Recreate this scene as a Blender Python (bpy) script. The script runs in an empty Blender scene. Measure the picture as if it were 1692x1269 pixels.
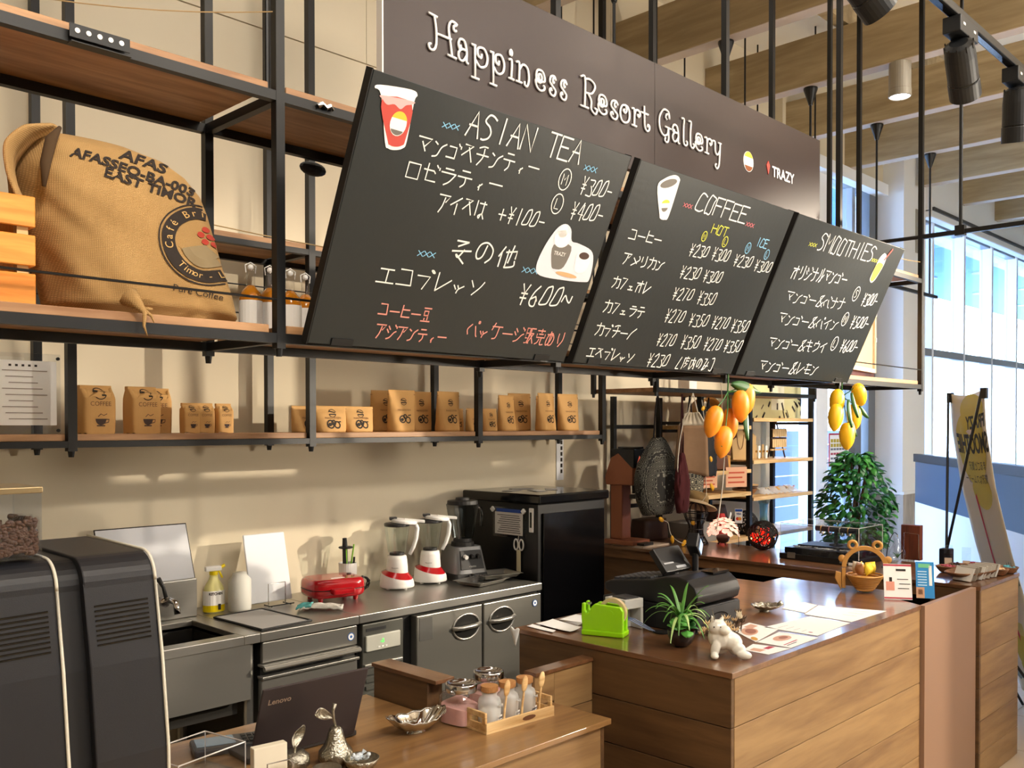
import bpy, bmesh, math, random
from math import pi, sin, cos, radians, sqrt, atan2
from mathutils import Vector, Matrix, noise
from mathutils.bvhtree import BVHTree
random.seed(7)
SC = bpy.context.scene
COL = SC.collection

# ---------------------------------------------------------------- camera
cam = bpy.data.cameras.new('camera'); camo = bpy.data.objects.new('camera', cam); COL.objects.link(camo)
cam.sensor_width = 36.0; cam.lens = 1537.09/1692*36.0
cam.shift_x = (846-839.97)/1692; cam.shift_y = (724.08-634.5)/1692
cam.clip_start = 0.05; cam.clip_end = 200
def cam_axes(yaw, pitch, roll):
    f = Vector((sin(yaw)*cos(pitch), cos(yaw)*cos(pitch), sin(pitch)))
    r = Vector((cos(yaw), -sin(yaw), 0)); u = r.cross(f)
    return r*cos(roll)+u*sin(roll), -r*sin(roll)+u*cos(roll), f
_r, _u, _f = cam_axes(radians(45.52636), radians(-0.77712), radians(-0.0516))
camo.matrix_world = Matrix(((_r.x, _u.x, -_f.x, 0), (_r.y, _u.y, -_f.y, 0), (_r.z, _u.z, -_f.z, 1.6), (0, 0, 0, 1)))
SC.camera = camo

# ---------------------------------------------------------------- world, sun, exposure
SC.view_settings.view_transform = 'Standard'; SC.view_settings.look = 'None'
SC.view_settings.gamma = 1; SC.view_settings.use_curve_mapping = False
SC.view_settings.exposure = 0.0
W = bpy.data.worlds.new('world'); SC.world = W; W.use_nodes = True
nt = W.node_tree; nt.nodes.clear()
wo = nt.nodes.new('ShaderNodeOutputWorld'); bg = nt.nodes.new('ShaderNodeBackground')
tc = nt.nodes.new('ShaderNodeTexCoord'); sx = nt.nodes.new('ShaderNodeSeparateXYZ'); cr = nt.nodes.new('ShaderNodeValToRGB')
nt.links.new(tc.outputs['Generated'], sx.inputs[0]); nt.links.new(sx.outputs['Z'], cr.inputs[0])
cr.color_ramp.elements[0].position = 0.0; cr.color_ramp.elements[0].color = (0.95, 0.975, 1, 1)
cr.color_ramp.elements[1].position = 0.6; cr.color_ramp.elements[1].color = (0.45, 0.68, 1, 1)
nt.links.new(cr.outputs[0], bg.inputs[0]); bg.inputs[1].default_value = 16.0
nt.links.new(bg.outputs[0], wo.inputs[0])

def light(kind, name, loc, energy, color=(1, 1, 1), target=None, **k):
    d = bpy.data.lights.new(name, kind); d.energy = energy; d.color = color
    for a, v in k.items(): setattr(d, a, v)
    o = bpy.data.objects.new(name, d); COL.objects.link(o); o.location = loc
    if target: o.rotation_euler = (Vector(target)-Vector(loc)).to_track_quat('-Z', 'Y').to_euler()
    return o
WARM = (1.0, 0.86, 0.68); WHITE = (1.0, 0.93, 0.84)
light('SUN', 'sun', (0, -5, 10), 5.0, (1, 0.96, 0.9), (2.5, 6, 0), angle=radians(1))
# room's own ceiling luminaires (behind and above the viewer) 
light('AREA', 'ceiling_panel_a', (1.0, -1.2, 4.2), 165, WHITE, (1.6, 1.0, 0), shape='RECTANGLE', size=3.0, size_y=1.2)
light('AREA', 'ceiling_panel_b', (5.0, -1.0, 4.2), 200, WHITE, (5.0, 1.0, 0), shape='RECTANGLE', size=3.0, size_y=1.2)

light('AREA', 'kitchen_fill', (2.0, 2.60, 4.15), 32, WHITE, (2.0, 2.72, 0), shape='RECTANGLE', size=3.5, size_y=.35)  # unseen fill added over the kitchen to brighten the steel counter
light('AREA', 'ceiling_fill', (5.0, -2.2, 2.6), 120, WHITE, (5.0, -1.0, 4.4), shape='RECTANGLE', size=6, size_y=.5)  # unseen uplight added to brighten the ceiling and beams
light('AREA', 'bag_fill', (5.8, -1.6, 1.70), 110, WARM, (1.8, 3.3, 1.6), size=.3)  # low unseen fill added to brighten the kraft bags
# track spots that light the boards, shelves and counters
for i, (p, t, e, a) in enumerate([((.3, -.3, 3.5), (.8, 2.0, 1.95), 150, 26), ((1.6, -.2, 3.5), (1.7, 3.4, 1.6), 75, 45), ((3.0, .1, 3.5), (2.6, 3.4, 1.5), 90, 45), ((3.7, 1.0, 3.4), (3.3, 1.8, 2.3), 30, 50), ((4.4, .2, 3.4), (3.9, 1.9, 1.6), 160, 40), ((5.6, .8, 3.4), (5.2, 3.2, 1.2), 200, 45)]):
    light('SPOT', 'track_lamp', p, e, WARM, t, spot_size=radians(a), spot_blend=.5, shadow_soft_size=.03)

light('SPOT', 'track_lamp', (7.2, -.8, 2.75), 1700, WARM, (2.2, 3.4, 1.35), spot_size=radians(24), spot_blend=.6, shadow_soft_size=.03)
# ---------------------------------------------------------------- materials
def lin(h):
    if not isinstance(h, str): return tuple(h)+((1,) if len(h) == 3 else ())
    h = h.lstrip('#'); c = [int(h[i:i+2], 16)/255 for i in (0, 2, 4)]
    return tuple((x/12.92 if x <= .04045 else ((x+.055)/1.055)**2.4) for x in c)+(1,)
MATS = {}
def mat(name, color='#808080', rough=.5, metal=0, spec=.5, emit=None, es=0, trans=0, ior=1.45, alpha=1, bump=0, bscale=50, var=0, vscale=8, coat=0, stretch=(1, 1, 1), sheen=0):
    if name in MATS: return MATS[name]
    m = bpy.data.materials.new(name); m.use_nodes = True; n = m.node_tree; b = n.nodes['Principled BSDF']
    b.inputs['Base Color'].default_value = lin(color); b.inputs['Roughness'].default_value = rough
    b.inputs['Metallic'].default_value = metal; b.inputs['Specular IOR Level'].default_value = spec
    b.inputs['Transmission Weight'].default_value = trans; b.inputs['IOR'].default_value = ior
    b.inputs['Alpha'].default_value = alpha; b.inputs['Coat Weight'].default_value = coat
    if sheen: b.inputs['Sheen Weight'].default_value = sheen
    if emit: b.inputs['Emission Color'].default_value = lin(emit); b.inputs['Emission Strength'].default_value = es
    if bump or var:
        t = n.nodes.new('ShaderNodeTexCoord'); mp = n.nodes.new('ShaderNodeMapping'); mp.inputs['Scale'].default_value = stretch
        n.links.new(t.outputs['Object'], mp.inputs[0])
    if var:
        ns = n.nodes.new('ShaderNodeTexNoise'); ns.inputs['Scale'].default_value = vscale; ns.inputs['Detail'].default_value = 5
        n.links.new(mp.outputs[0], ns.inputs[0])
        hs = n.nodes.new('ShaderNodeMixRGB'); hs.blend_type = 'MIX'
        c = lin(color); hs.inputs[1].default_value = tuple(x*(1-var) for x in c[:3])+(1,); hs.inputs[2].default_value = tuple(min(1, x*(1+var)) for x in c[:3])+(1,)
        n.links.new(ns.outputs[0], hs.inputs[0]); n.links.new(hs.outputs[0], b.inputs['Base Color'])
    if bump:
        nb = n.nodes.new('ShaderNodeTexNoise'); nb.inputs['Scale'].default_value = bscale; nb.inputs['Detail'].default_value = 4
        bp = n.nodes.new('ShaderNodeBump'); bp.inputs['Strength'].default_value = bump; bp.inputs['Distance'].default_value = .01
        n.links.new(mp.outputs[0], nb.inputs[0]); n.links.new(nb.outputs[0], bp.inputs['Height']); n.links.new(bp.outputs[0], b.inputs['Normal'])
    MATS[name] = m; return m
def wood(name, c1, c2, axis='X', scale=1.0, rough=.4, coat=0, contrast=.5, bump=.05):
    if name in MATS: return MATS[name]
    m = bpy.data.materials.new(name); m.use_nodes = True; n = m.node_tree; b = n.nodes['Principled BSDF']
    t = n.nodes.new('ShaderNodeTexCoord'); mp = n.nodes.new('ShaderNodeMapping'); oi = n.nodes.new('ShaderNodeObjectInfo')
    ad = n.nodes.new('ShaderNodeVectorMath'); ad.operation = 'ADD'
    ml = n.nodes.new('ShaderNodeVectorMath'); ml.operation = 'SCALE'; ml.inputs[3].default_value = 1
    cx = n.nodes.new('ShaderNodeCombineXYZ'); mm = n.nodes.new('ShaderNodeMath'); mm.operation = 'MULTIPLY'; mm.inputs[1].default_value = 37.0
    n.links.new(oi.outputs['Random'], mm.inputs[0])
    for i in range(3): n.links.new(mm.outputs[0], cx.inputs[i])
    n.links.new(t.outputs['Object'], mp.inputs[0])
    s = {'X': (.9, 9, 9), 'Y': (9, .9, 9), 'Z': (9, 9, .9)}[axis]; mp.inputs['Scale'].default_value = tuple(v*scale for v in s)
    n.links.new(mp.outputs[0], ad.inputs[0]); n.links.new(cx.outputs[0], ad.inputs[1])
    n1 = n.nodes.new('ShaderNodeTexNoise'); n1.inputs['Scale'].default_value = 1.3; n1.inputs['Detail'].default_value = 6; n1.inputs['Distortion'].default_value = 1.2
    n2 = n.nodes.new('ShaderNodeTexNoise'); n2.inputs['Scale'].default_value = 7; n2.inputs['Detail'].default_value = 8; n2.inputs['Distortion'].default_value = .4
    n.links.new(ad.outputs[0], n1.inputs[0]); n.links.new(ad.outputs[0], n2.inputs[0])
    mx = n.nodes.new('ShaderNodeMath'); mx.operation = 'ADD'
    m2 = n.nodes.new('ShaderNodeMath'); m2.operation = 'MULTIPLY'; m2.inputs[1].default_value = .45
    n.links.new(n2.outputs[0], m2.inputs[0]); n.links.new(n1.outputs[0], mx.inputs[0]); n.links.new(m2.outputs[0], mx.inputs[1])
    r = n.nodes.new('ShaderNodeValToRGB'); r.color_ramp.elements[0].position = .72-contrast*.3; r.color_ramp.elements[1].position = .72+contrast*.3
    r.color_ramp.elements[0].color = lin(c1); r.color_ramp.elements[1].color = lin(c2)
    n.links.new(mx.outputs[0], r.inputs[0]); n.links.new(r.outputs[0], b.inputs['Base Color'])
    b.inputs['Roughness'].default_value = rough; b.inputs['Coat Weight'].default_value = coat; b.inputs['Coat Roughness'].default_value = .12
    if bump:
        bp = n.nodes.new('ShaderNodeBump'); bp.inputs['Strength'].default_value = bump; bp.inputs['Distance'].default_value = .01
        n.links.new(n2.outputs[0], bp.inputs['Height']); n.links.new(bp.outputs[0], b.inputs['Normal'])
    MATS[name] = m; return m
def weave(name, c1, c2, scale=300, rough=.9, stain=None):
    if name in MATS: return MATS[name]
    m = bpy.data.materials.new(name); m.use_nodes = True; n = m.node_tree; b = n.nodes['Principled BSDF']
    t = n.nodes.new('ShaderNodeTexCoord'); outs = []
    for d in ('X', 'Z'):
        w = n.nodes.new('ShaderNodeTexWave'); w.bands_direction = d; w.inputs['Scale'].default_value = scale/6.28; w.inputs['Distortion'].default_value = 1.5
        w.inputs['Detail'].default_value = 2
        n.links.new(t.outputs['Object'], w.inputs[0]); outs.append(w)
    a = n.nodes.new('ShaderNodeMath'); a.operation = 'MULTIPLY'; n.links.new(outs[0].outputs['Fac'], a.inputs[0]); n.links.new(outs[1].outputs['Fac'], a.inputs[1])
    ns = n.nodes.new('ShaderNodeTexNoise'); ns.inputs['Scale'].default_value = 7; ns.inputs['Detail'].default_value = 6; n.links.new(t.outputs['Object'], ns.inputs[0])
    mx = n.nodes.new('ShaderNodeMixRGB'); mx.inputs[1].default_value = lin(c1); mx.inputs[2].default_value = lin(c2); n.links.new(ns.outputs[0], mx.inputs[0])
    m2 = n.nodes.new('ShaderNodeMixRGB'); m2.blend_type = 'MULTIPLY'; m2.inputs[0].default_value = .35; n.links.new(mx.outputs[0], m2.inputs[1]); n.links.new(a.outputs[0], m2.inputs[2])
    n.links.new(m2.outputs[0], b.inputs['Base Color']); b.inputs['Roughness'].default_value = rough
    bp = n.nodes.new('ShaderNodeBump'); bp.inputs['Strength'].default_value = .4; bp.inputs['Distance'].default_value = .002
    n.links.new(a.outputs[0], bp.inputs['Height']); n.links.new(bp.outputs[0], b.inputs['Normal'])
    MATS[name] = m; return m
def glass(name, color='#ffffff', rough=0.0, alpha=.12):
    """thin clear pane or wall: see-through with a reflection"""
    if name in MATS: return MATS[name]
    m = bpy.data.materials.new(name); m.use_nodes = True; n = m.node_tree; n.nodes.clear()
    o = n.nodes.new('ShaderNodeOutputMaterial'); t = n.nodes.new('ShaderNodeBsdfTransparent'); g = n.nodes.new('ShaderNodeBsdfGlossy')
    lw = n.nodes.new('ShaderNodeLayerWeight'); lw.inputs[0].default_value = .5; f = n.nodes.new('ShaderNodeMath'); f.operation = 'POWER'; f.inputs[1].default_value = 4; n.links.new(lw.outputs['Facing'], f.inputs[0])
    a = n.nodes.new('ShaderNodeMath'); a.operation = 'MULTIPLY_ADD'; a.inputs[1].default_value = .7; a.inputs[2].default_value = .03+alpha*.5; a.use_clamp = True
    x = n.nodes.new('ShaderNodeMixShader'); t.inputs[0].default_value = lin(color); g.inputs['Roughness'].default_value = rough+.02
    n.links.new(f.outputs[0], a.inputs[0]); n.links.new(a.outputs[0], x.inputs[0]); n.links.new(t.outputs[0], x.inputs[1]); n.links.new(g.outputs[0], x.inputs[2]); n.links.new(x.outputs[0], o.inputs[0])
    MATS[name] = m; return m

BLK = mat('black_metal', '#111214', .42, .0, .5)
BLKM = mat('black_matte_plastic', '#232324', .5, bump=.15, bscale=900)
BLKG = mat('black_gloss', '#08080a', .12, spec=.6)
WALL = mat('wall_paint', '#d5cab2', .9, var=.03, vscale=2)
WALNUT_X = wood('walnut_laminate_x', '#6b4526', '#a3754a', 'X', 1.0, .42, 0.0, .62)
WALNUT_Y = wood('walnut_laminate_y', '#5d3c22', '#8d6440', 'Y', 1.0, .45, 0.0, .62)
TOPW = wood('walnut_counter_top', '#5e3d26', '#80583a', 'Y', 1.0, .28, .8, .6, .02)
TOPX = wood('oak_counter_top', '#73502f', '#a17a4c', 'X', .8, .33, .4, .6, .02)
PINE = wood('pine', '#c89b62', '#ecca92', 'X', 1.4, .55)
SHELFW = wood('shelf_board_wood', '#8d6442', '#b68b62', 'X', 1.2, .5)
BEAMW = wood('oak_beam', '#968464', '#b8a684', 'Y', .7, .7, 0, .7)
STEEL = mat('brushed_steel', '#aaa8a2', .30, .8, bump=.05, bscale=30, stretch=(1, 40, 40), var=.06, vscale=3)
STEELD = mat('stainless_panel', '#9c9a94', .34, .8, bump=.04, bscale=30, stretch=(1, 40, 40))
CHROME = mat('chrome', '#d9d9dc', .12, 1)
WHITEP = mat('white_plastic', '#eeeeec', .35)
PAPER = mat('white_paper', '#f4f3f0', .8)
KRAFT = mat('kraft_paper', '#d3a566', .7, var=.08, vscale=6, bump=.25, bscale=18)
GLASS = glass('clear_glass'); ACRYL = glass('clear_acrylic', '#fafcff', .0, .06)
RED = mat('glossy_red', '#b3101c', .2, coat=.5)
INK = mat('dark_ink', '#2b2622', .8)
LEAF = mat('leaf_green', '#2f6a2c', .45, var=.3, vscale=20)

# ---------------------------------------------------------------- mesh builder
class MB:
    def __init__(s, M=None): s.v = []; s.f = []; s.mi = []; s.M = M or Matrix(); s.cur = 0
    def vs(s, pts):
        n = len(s.v); s.v += [tuple(s.M @ Vector(p)) for p in pts]; return n
    def fs(s, faces, off=0):
        for f in faces: s.f.append(tuple(i+off for i in f)); s.mi.append(s.cur)
    def box(s, x0, y0, z0, x1, y1, z1, tx=1, ty=1):
        cx, cy = (x0+x1)/2, (y0+y1)/2; X, Y = (x1-x0)/2, (y1-y0)/2
        n = s.vs([(cx-X, cy-Y, z0), (cx+X, cy-Y, z0), (cx+X, cy+Y, z0), (cx-X, cy+Y, z0), (cx-X*tx, cy-Y*ty, z1), (cx+X*tx, cy-Y*ty, z1), (cx+X*tx, cy+Y*ty, z1), (cx-X*tx, cy+Y*ty, z1)])
        s.fs([(0, 3, 2, 1), (4, 5, 6, 7), (0, 1, 5, 4), (1, 2, 6, 5), (2, 3, 7, 6), (3, 0, 4, 7)], n); return s
    def tube(s, pts, r, n=8, caps=True, closed=False):
        pts = [Vector(p) for p in pts]; R = r if isinstance(r, (list, tuple)) else [r]*len(pts); base = []
        up = None
        for i, p in enumerate(pts):
            if closed: t = pts[(i+1) % len(pts)]-pts[i-1]
            else: t = pts[min(i+1, len(pts)-1)]-pts[max(i-1, 0)]
            if t.length < 1e-9: t = Vector((0, 0, 1))
            t.normalize()
            if up is None: up = t.orthogonal().normalized()
            up = (up-t*up.dot(t)); up = up.normalized() if up.length > 1e-6 else t.orthogonal().normalized()
            w = t.cross(up)
            base.append(s.vs([p+(up*cos(2*pi*k/n)+w*sin(2*pi*k/n))*R[i] for k in range(n)]))
        m = len(pts)
        for i in range(m if closed else m-1):
            a, b = base[i], base[(i+1) % m]
            for k in range(n): s.fs([(a+k, a+(k+1) % n, b+(k+1) % n, b+k)])
        if caps and not closed:
            s.fs([tuple(base[0]+k for k in reversed(range(n))), tuple(base[-1]+k for k in range(n))])
        return s
    def lathe(s, prof, n=24, c=(0, 0, 0), sx=1, sy=1, caps=True):
        b = [s.vs([(c[0]+r*sx*cos(2*pi*k/n), c[1]+r*sy*sin(2*pi*k/n), c[2]+z) for k in range(n)]) for r, z in prof]
        for i in range(len(prof)-1):
            for k in range(n): s.fs([(b[i]+k, b[i]+(k+1) % n, b[i+1]+(k+1) % n, b[i+1]+k)])
        if caps: s.fs([tuple(b[0]+k for k in reversed(range(n))), tuple(b[-1]+k for k in range(n))])
        return s
    def ball(s, c, r, n=12, m=8, sq=(1, 1, 1)):
        prof = []
        b = []
        for j in range(1, m):
            a = pi*j/m; b.append(s.vs([(c[0]+r*sq[0]*sin(a)*cos(2*pi*k/n), c[1]+r*sq[1]*sin(a)*sin(2*pi*k/n), c[2]-r*sq[2]*cos(a)) for k in range(n)]))
        lo = s.vs([(c[0], c[1], c[2]-r*sq[2])]); hi = s.vs([(c[0], c[1], c[2]+r*sq[2])])
        for i in range(m-2):
            for k in range(n): s.fs([(b[i]+k, b[i]+(k+1) % n, b[i+1]+(k+1) % n, b[i+1]+k)])
        for k in range(n): s.fs([(lo, b[0]+(k+1) % n, b[0]+k), (hi, b[-1]+k, b[-1]+(k+1) % n)])
        return s
    def prism(s, poly, a, b, axis='z'):
        def P(u, v, w): return {'z': (u, v, w), 'y': (u, w, v), 'x': (w, u, v)}[axis]
        n = len(poly); i = s.vs([P(u, v, a) for u, v in poly]); j = s.vs([P(u, v, b) for u, v in poly])
        s.fs([tuple(i+k for k in reversed(range(n))), tuple(j+k for k in range(n))])
        for k in range(n): s.fs([(i+k, i+(k+1) % n, j+(k+1) % n, j+k)])
        return s
    def grid(s, fn, nu, nv, closeu=False):
        b = s.vs([fn(i/nu, j/nv) for j in range(nv+1) for i in range(nu+(0 if closeu else 1))])
        w = nu+(0 if closeu else 1)
        for j in range(nv):
            for i in range(nu): s.fs([(b+j*w+i, b+j*w+(i+1) % w, b+(j+1)*w+(i+1) % w, b+(j+1)*w+i)])
        return s
    def ribbon(s, pts, w, fn=lambda u, v: (u, 0, v)):
        """flat stroke of width w along 2-D points, mapped by fn"""
        P = [Vector(p) for p in pts]; L = []; Rr = []
        for i, p in enumerate(P):
            t = P[min(i+1, len(P)-1)]-P[max(i-1, 0)]
            if t.length < 1e-9: t = Vector((1, 0))
            t.normalize(); nn = Vector((-t.y, t.x))*w/2
            q = p.copy()
            if i == 0: q -= t*w*.3
            if i == len(P)-1: q += t*w*.3
            L.append(q+nn); Rr.append(q-nn)
        a = s.vs([fn(*p) for p in L]); b = s.vs([fn(*p) for p in Rr])
        for i in range(len(P)-1): s.fs([(a+i, b+i, b+i+1, a+i+1)])
        return s
    def build(s, name, m, parent=None, smooth=False, bevel=0, origin=None, sub=0, solid=0, segs=2, recalc=True):
        me = bpy.data.meshes.new(name); o0 = Vector(origin) if origin is not None else Vector()
        me.from_pydata([tuple(Vector(v)-o0) for v in s.v], [], s.f)
        for x in (m if isinstance(m, (list, tuple)) else [m]): me.materials.append(x)
        me.polygons.foreach_set('material_index', s.mi)
        if recalc:
            bm = bmesh.new(); bm.from_mesh(me); bmesh.ops.recalc_face_normals(bm, faces=bm.faces); bm.to_mesh(me); bm.free()
        if smooth: me.shade_smooth()
        o = bpy.data.objects.new(name, me); COL.objects.link(o); o.location = o0
        if parent: o.parent = parent
        if solid: d = o.modifiers.new('solid', 'SOLIDIFY'); d.thickness = solid; d.offset = 0
        if bevel: d = o.modifiers.new('bevel', 'BEVEL'); d.width = bevel; d.segments = segs; d.limit_method = 'ANGLE'
        if sub: d = o.modifiers.new('sub', 'SUBSURF'); d.levels = sub; d.render_levels = sub
        if smooth == 'auto': 
            try: me.shade_flat(); 
            except Exception: pass
        return o
def tag(o, label, cat, group=None, kind=None):
    if label: o['label'] = label
    if cat: o['category'] = cat
    if group: o['group'] = group
    if kind: o['kind'] = kind
    return o
def thing(name, label, cat, loc=(0, 0, 0), rz=0, group=None):
    o = bpy.data.objects.new(name, None); COL.objects.link(o); o.location = loc; o.rotation_euler = (0, 0, rz); o.empty_display_size = .05
    return tag(o, label, cat, group)
def struct(o): o['kind'] = 'structure'; return o
def dup(root, loc, rz=None, label=None, group=None, scale=None):
    r = root.copy(); COL.objects.link(r); r.location = loc
    if rz is not None: r.rotation_euler = (0, 0, rz)
    if scale: r.scale = (scale,)*3
    if label: r['label'] = label
    if group: r['group'] = group
    for ch in list(root.children):
        c = ch.copy(); COL.objects.link(c); c.parent = r
        for g in list(ch.children):
            d = g.copy(); COL.objects.link(d); d.parent = c
    return r
def bx(name, m, parent, b, bevel=0, origin=None, **k):
    return MB().box(*b).build(name, m, parent, bevel=bevel, origin=origin, **k)
def RZ(a): return Matrix.Rotation(a, 4, 'Z')
def TR(*p): return Matrix.Translation(p)
def cr_smooth(pts, sub=5, closed=False):
    """Catmull-Rom through 2-D or 3-D points"""
    P = [Vector(p) for p in pts]; n = len(P); out = []
    if n < 3: return P
    for i in range(n if closed else n-1):
        p0 = P[(i-1) % n] if closed or i > 0 else P[0]*2-P[1]
        p1, p2 = P[i], P[(i+1) % n]
        p3 = P[(i+2) % n] if closed or i+2 < n else P[-1]*2-P[-2]
        for k in range(sub):
            t = k/sub; out.append(.5*((2*p1)+(p2-p0)*t+(2*p0-5*p1+4*p2-p3)*t*t+(3*p1-p0-3*p2+p3)*t**3))
    if not closed: out.append(P[-1])
    return out
def text_mb(body, size, m=None, mb=None, align='LEFT', bold=0, sx=1.0, fn=lambda u, v: (u, 0, v)):
    """font outline as flat faces added to a builder (printed lettering)"""
    cu = bpy.data.curves.new('t', 'FONT'); cu.body = body; cu.size = size; cu.align_x = align; cu.offset = bold; cu.resolution_u = 3
    o = bpy.data.objects.new('t', cu); COL.objects.link(o)
    dg = bpy.context.evaluated_depsgraph_get(); me = bpy.data.meshes.new_from_object(o.evaluated_get(dg))
    mb = mb or MB(); b = mb.vs([fn(v.co.x*sx, v.co.y) for v in me.vertices]); mb.fs([tuple(p.vertices) for p in me.polygons], b)
    bpy.data.objects.remove(o); bpy.data.curves.remove(cu); bpy.data.meshes.remove(me)
    return mb
def project(mb, target, direction, off=.0015, back=.3):
    """lay flat print onto a curved surface along a direction"""
    bpy.context.view_layer.update(); dg = bpy.context.evaluated_depsgraph_get(); ob = target.evaluated_get(dg); me = ob.to_mesh()
    bvh = BVHTree.FromPolygons([v.co.copy() for v in me.vertices], [tuple(p.vertices) for p in me.polygons]); d = Vector(direction).normalized()
    keep = []
    for i, v in enumerate(mb.v):
        h = bvh.ray_cast(Vector(v)-d*back, d)
        if h[0] is not None: mb.v[i] = tuple(h[0]+h[1]*off if h[1].dot(d) < 0 else h[0]-d*off); keep.append(True)
        else: keep.append(False)
    fi = [k for k, f in enumerate(mb.f) if all(keep[j] for j in f)]
    mb.f = [mb.f[k] for k in fi]; mb.mi = [mb.mi[k] for k in fi]
    ob.to_mesh_clear(); return mb
# ================================================================ SETTING
FLOORM = mat('floor_tile', '#c9b79c', .35, var=.06, vscale=3)
CEILM = mat('ceiling_paint', '#e9e0cc', .9)
WCOOL = mat('white_wall', '#eceef0', .8)
struct(bx('floor', FLOORM, None, (-4, -7, -.1, 16, 3.62, 0)))
fl = bpy.data.objects['floor']
# floor tiles near the visible corner
g0 = MB().box(-.297, -.297, 0, .297, .297, .004).build('tile', FLOORM, fl, bevel=.002)
tl = [g0]
for i in range(10):
    for j in range(10):
        if i == 0 and j == 0: o = g0
        else: o = g0.copy(); COL.objects.link(o)
        o.location = (4.7+i*.6, -2.9+j*.6, 0)
struct(bx('ceiling', CEILM, None, (-4, -7, 4.4, 16, 3.9, 4.5)))
wb = struct(bx('wall_back', WALL, None, (-4, 3.635, 0, 6.65, 3.9, 4.4)))
for z0, z1 in ((0, 3.327), (3.333, 3.657), (3.663, 4.4)):
    xs = [-4, -1.4, .9, 2.72, 4.6, 6.65] if z0 else [-4, 6.65]
    for a, b in zip(xs, xs[1:]): bx('panel', WALL, wb, (a+.0015, 3.62, z0, b-.0015, 3.64, z1))
struct(bx('wall_left', WALL, None, (-4.1, -7, 0, -4, 3.9, 4.4)))
struct(bx('wall_front', WALL, None, (-4, -7.1, 0, 16, -7, 4.4)))
struct(bx('wall_right', WALL, None, (16, -7, 0, 16.1, 3.5, 4.4)))
# column between the two window runs, with wood-clad base
cl = struct(bx('trim_1', WCOOL, None, (8.53, 3.36, .98, 9.05, 3.9, 4.4)))
bx('cladding', wood('grey_cladding', '#8f8983', '#b9b3ac', 'Z', 1, .7), cl, (8.52, 3.35, 0, 9.06, 3.9, .98))
bx('ledge', WCOOL, cl, (8.51, 3.34, .97, 9.06, 3.9, .995))
bx('vent_grille', mat('vent', '#9b988f', .6), cl, (8.80, 3.352, 3.2, 8.86, 3.36, 3.6))
struct(bx('trim_2', WALL, None, (6.65, 3.55, 3.79, 8.53, 3.9, 4.4)))
struct(bx('trim_3', WCOOL, None, (9.05, 3.3, 3.62, 16, 3.9, 4.4)))
FR = mat('window_frame', '#9a9ea3', .4, .3); FRW = mat('window_frame_white', '#f2f4f6', .4)
WGL = glass('window_glass', '#e4f0fd', 0, .0)
# window run 1 behind the retail shelf
w1 = MB()
for x in (6.67, 7.44, 8.12, 8.50):
    w1.box(x-.03, 3.64, 0, x+.03, 3.74, 3.79)
w1.box(6.65, 3.64, 3.72, 8.53, 3.76, 3.79); w1.box(6.65, 3.64, 0, 8.53, 3.76, .08)
W1 = struct(w1.build('window_1', FR, None, bevel=.004))
bx('mullion', FRW, W1, (7.29, 3.58, 0, 7.50, 3.74, 3.79), bevel=.004)
bx('door_jamb', mat('jamb', '#777b80', .4, .4), W1, (8.08, 3.60, 0, 8.20, 3.72, 3.0), bevel=.004)
bx('door_jamb', MATS['jamb'], W1, (8.36, 3.60, 0, 8.50, 3.72, 3.79), bevel=.004)
bx('blind_rail', WCOOL, W1, (6.65, 3.50, 3.70, 8.53, 3.60, 3.80))
for a, b in ((6.70, 7.29), (7.50, 8.08), (8.2, 8.36)): bx('pane', WGL, W1, (a, 3.69, .08, b, 3.70, 3.72))
# window run 2
w2 = MB(); w2.box(9.05, 3.42, 3.55, 16, 3.56, 3.62); w2.box(9.05, 3.42, 0, 16, 3.56, .08)
W2 = struct(w2.build('window_2', FR, None, bevel=.004))
for k in range(8):
    x = 9.36+k*.875
    bx('fin', FRW, W2, (x-.025, 3.40, 0, x+.025, 3.53, 3.6), bevel=.004)
    bx('pane', WGL, W2, (x+.025, 3.50, .08, x+.85, 3.51, 3.55))
    bx('transom', mat('transom_metal', '#8e9096', .4, .5), W2, (x+.03, 3.40, 2.27, x+.845, 3.46, 2.34))
bx('pane', WGL, W2, (9.05, 3.50, .08, 9.33, 3.51, 3.55)); bx('transom', MATS['transom_metal'], W2, (9.05, 3.40, 2.27, 9.33, 3.46, 2.34))
bx('blind_rail', WCOOL, W2, (9.05, 3.30, 3.56, 16, 3.40, 3.64), bevel=.01)
bx('track', mat('dark_track', '#3d4043', .5), W2, (9.05, 3.28, 3.62, 16, 3.30, 3.65))
# ceiling beams: each one a piece of the ceiling
ce = bpy.data.objects['ceiling']
for k in range(-2, 11):
    x = 3.60+1.033*k
    bx('beam', BEAMW, ce, (x, -7, 3.80, x+.10, 3.62 if k < 5 else 3.3, 4.11), bevel=.004)
    bx('beam_soffit', mat('beam_edge', '#c3b4a6', .8), ce, (x+.002, -7, 3.797, x+.098, 3.6 if k < 5 else 3.28, 3.801))
for y in (-2.0, .6, 2.6):
    bx('cross_member', BEAMW, ce, (-4, y, 4.13, 12, y+.08, 4.36))
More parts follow.
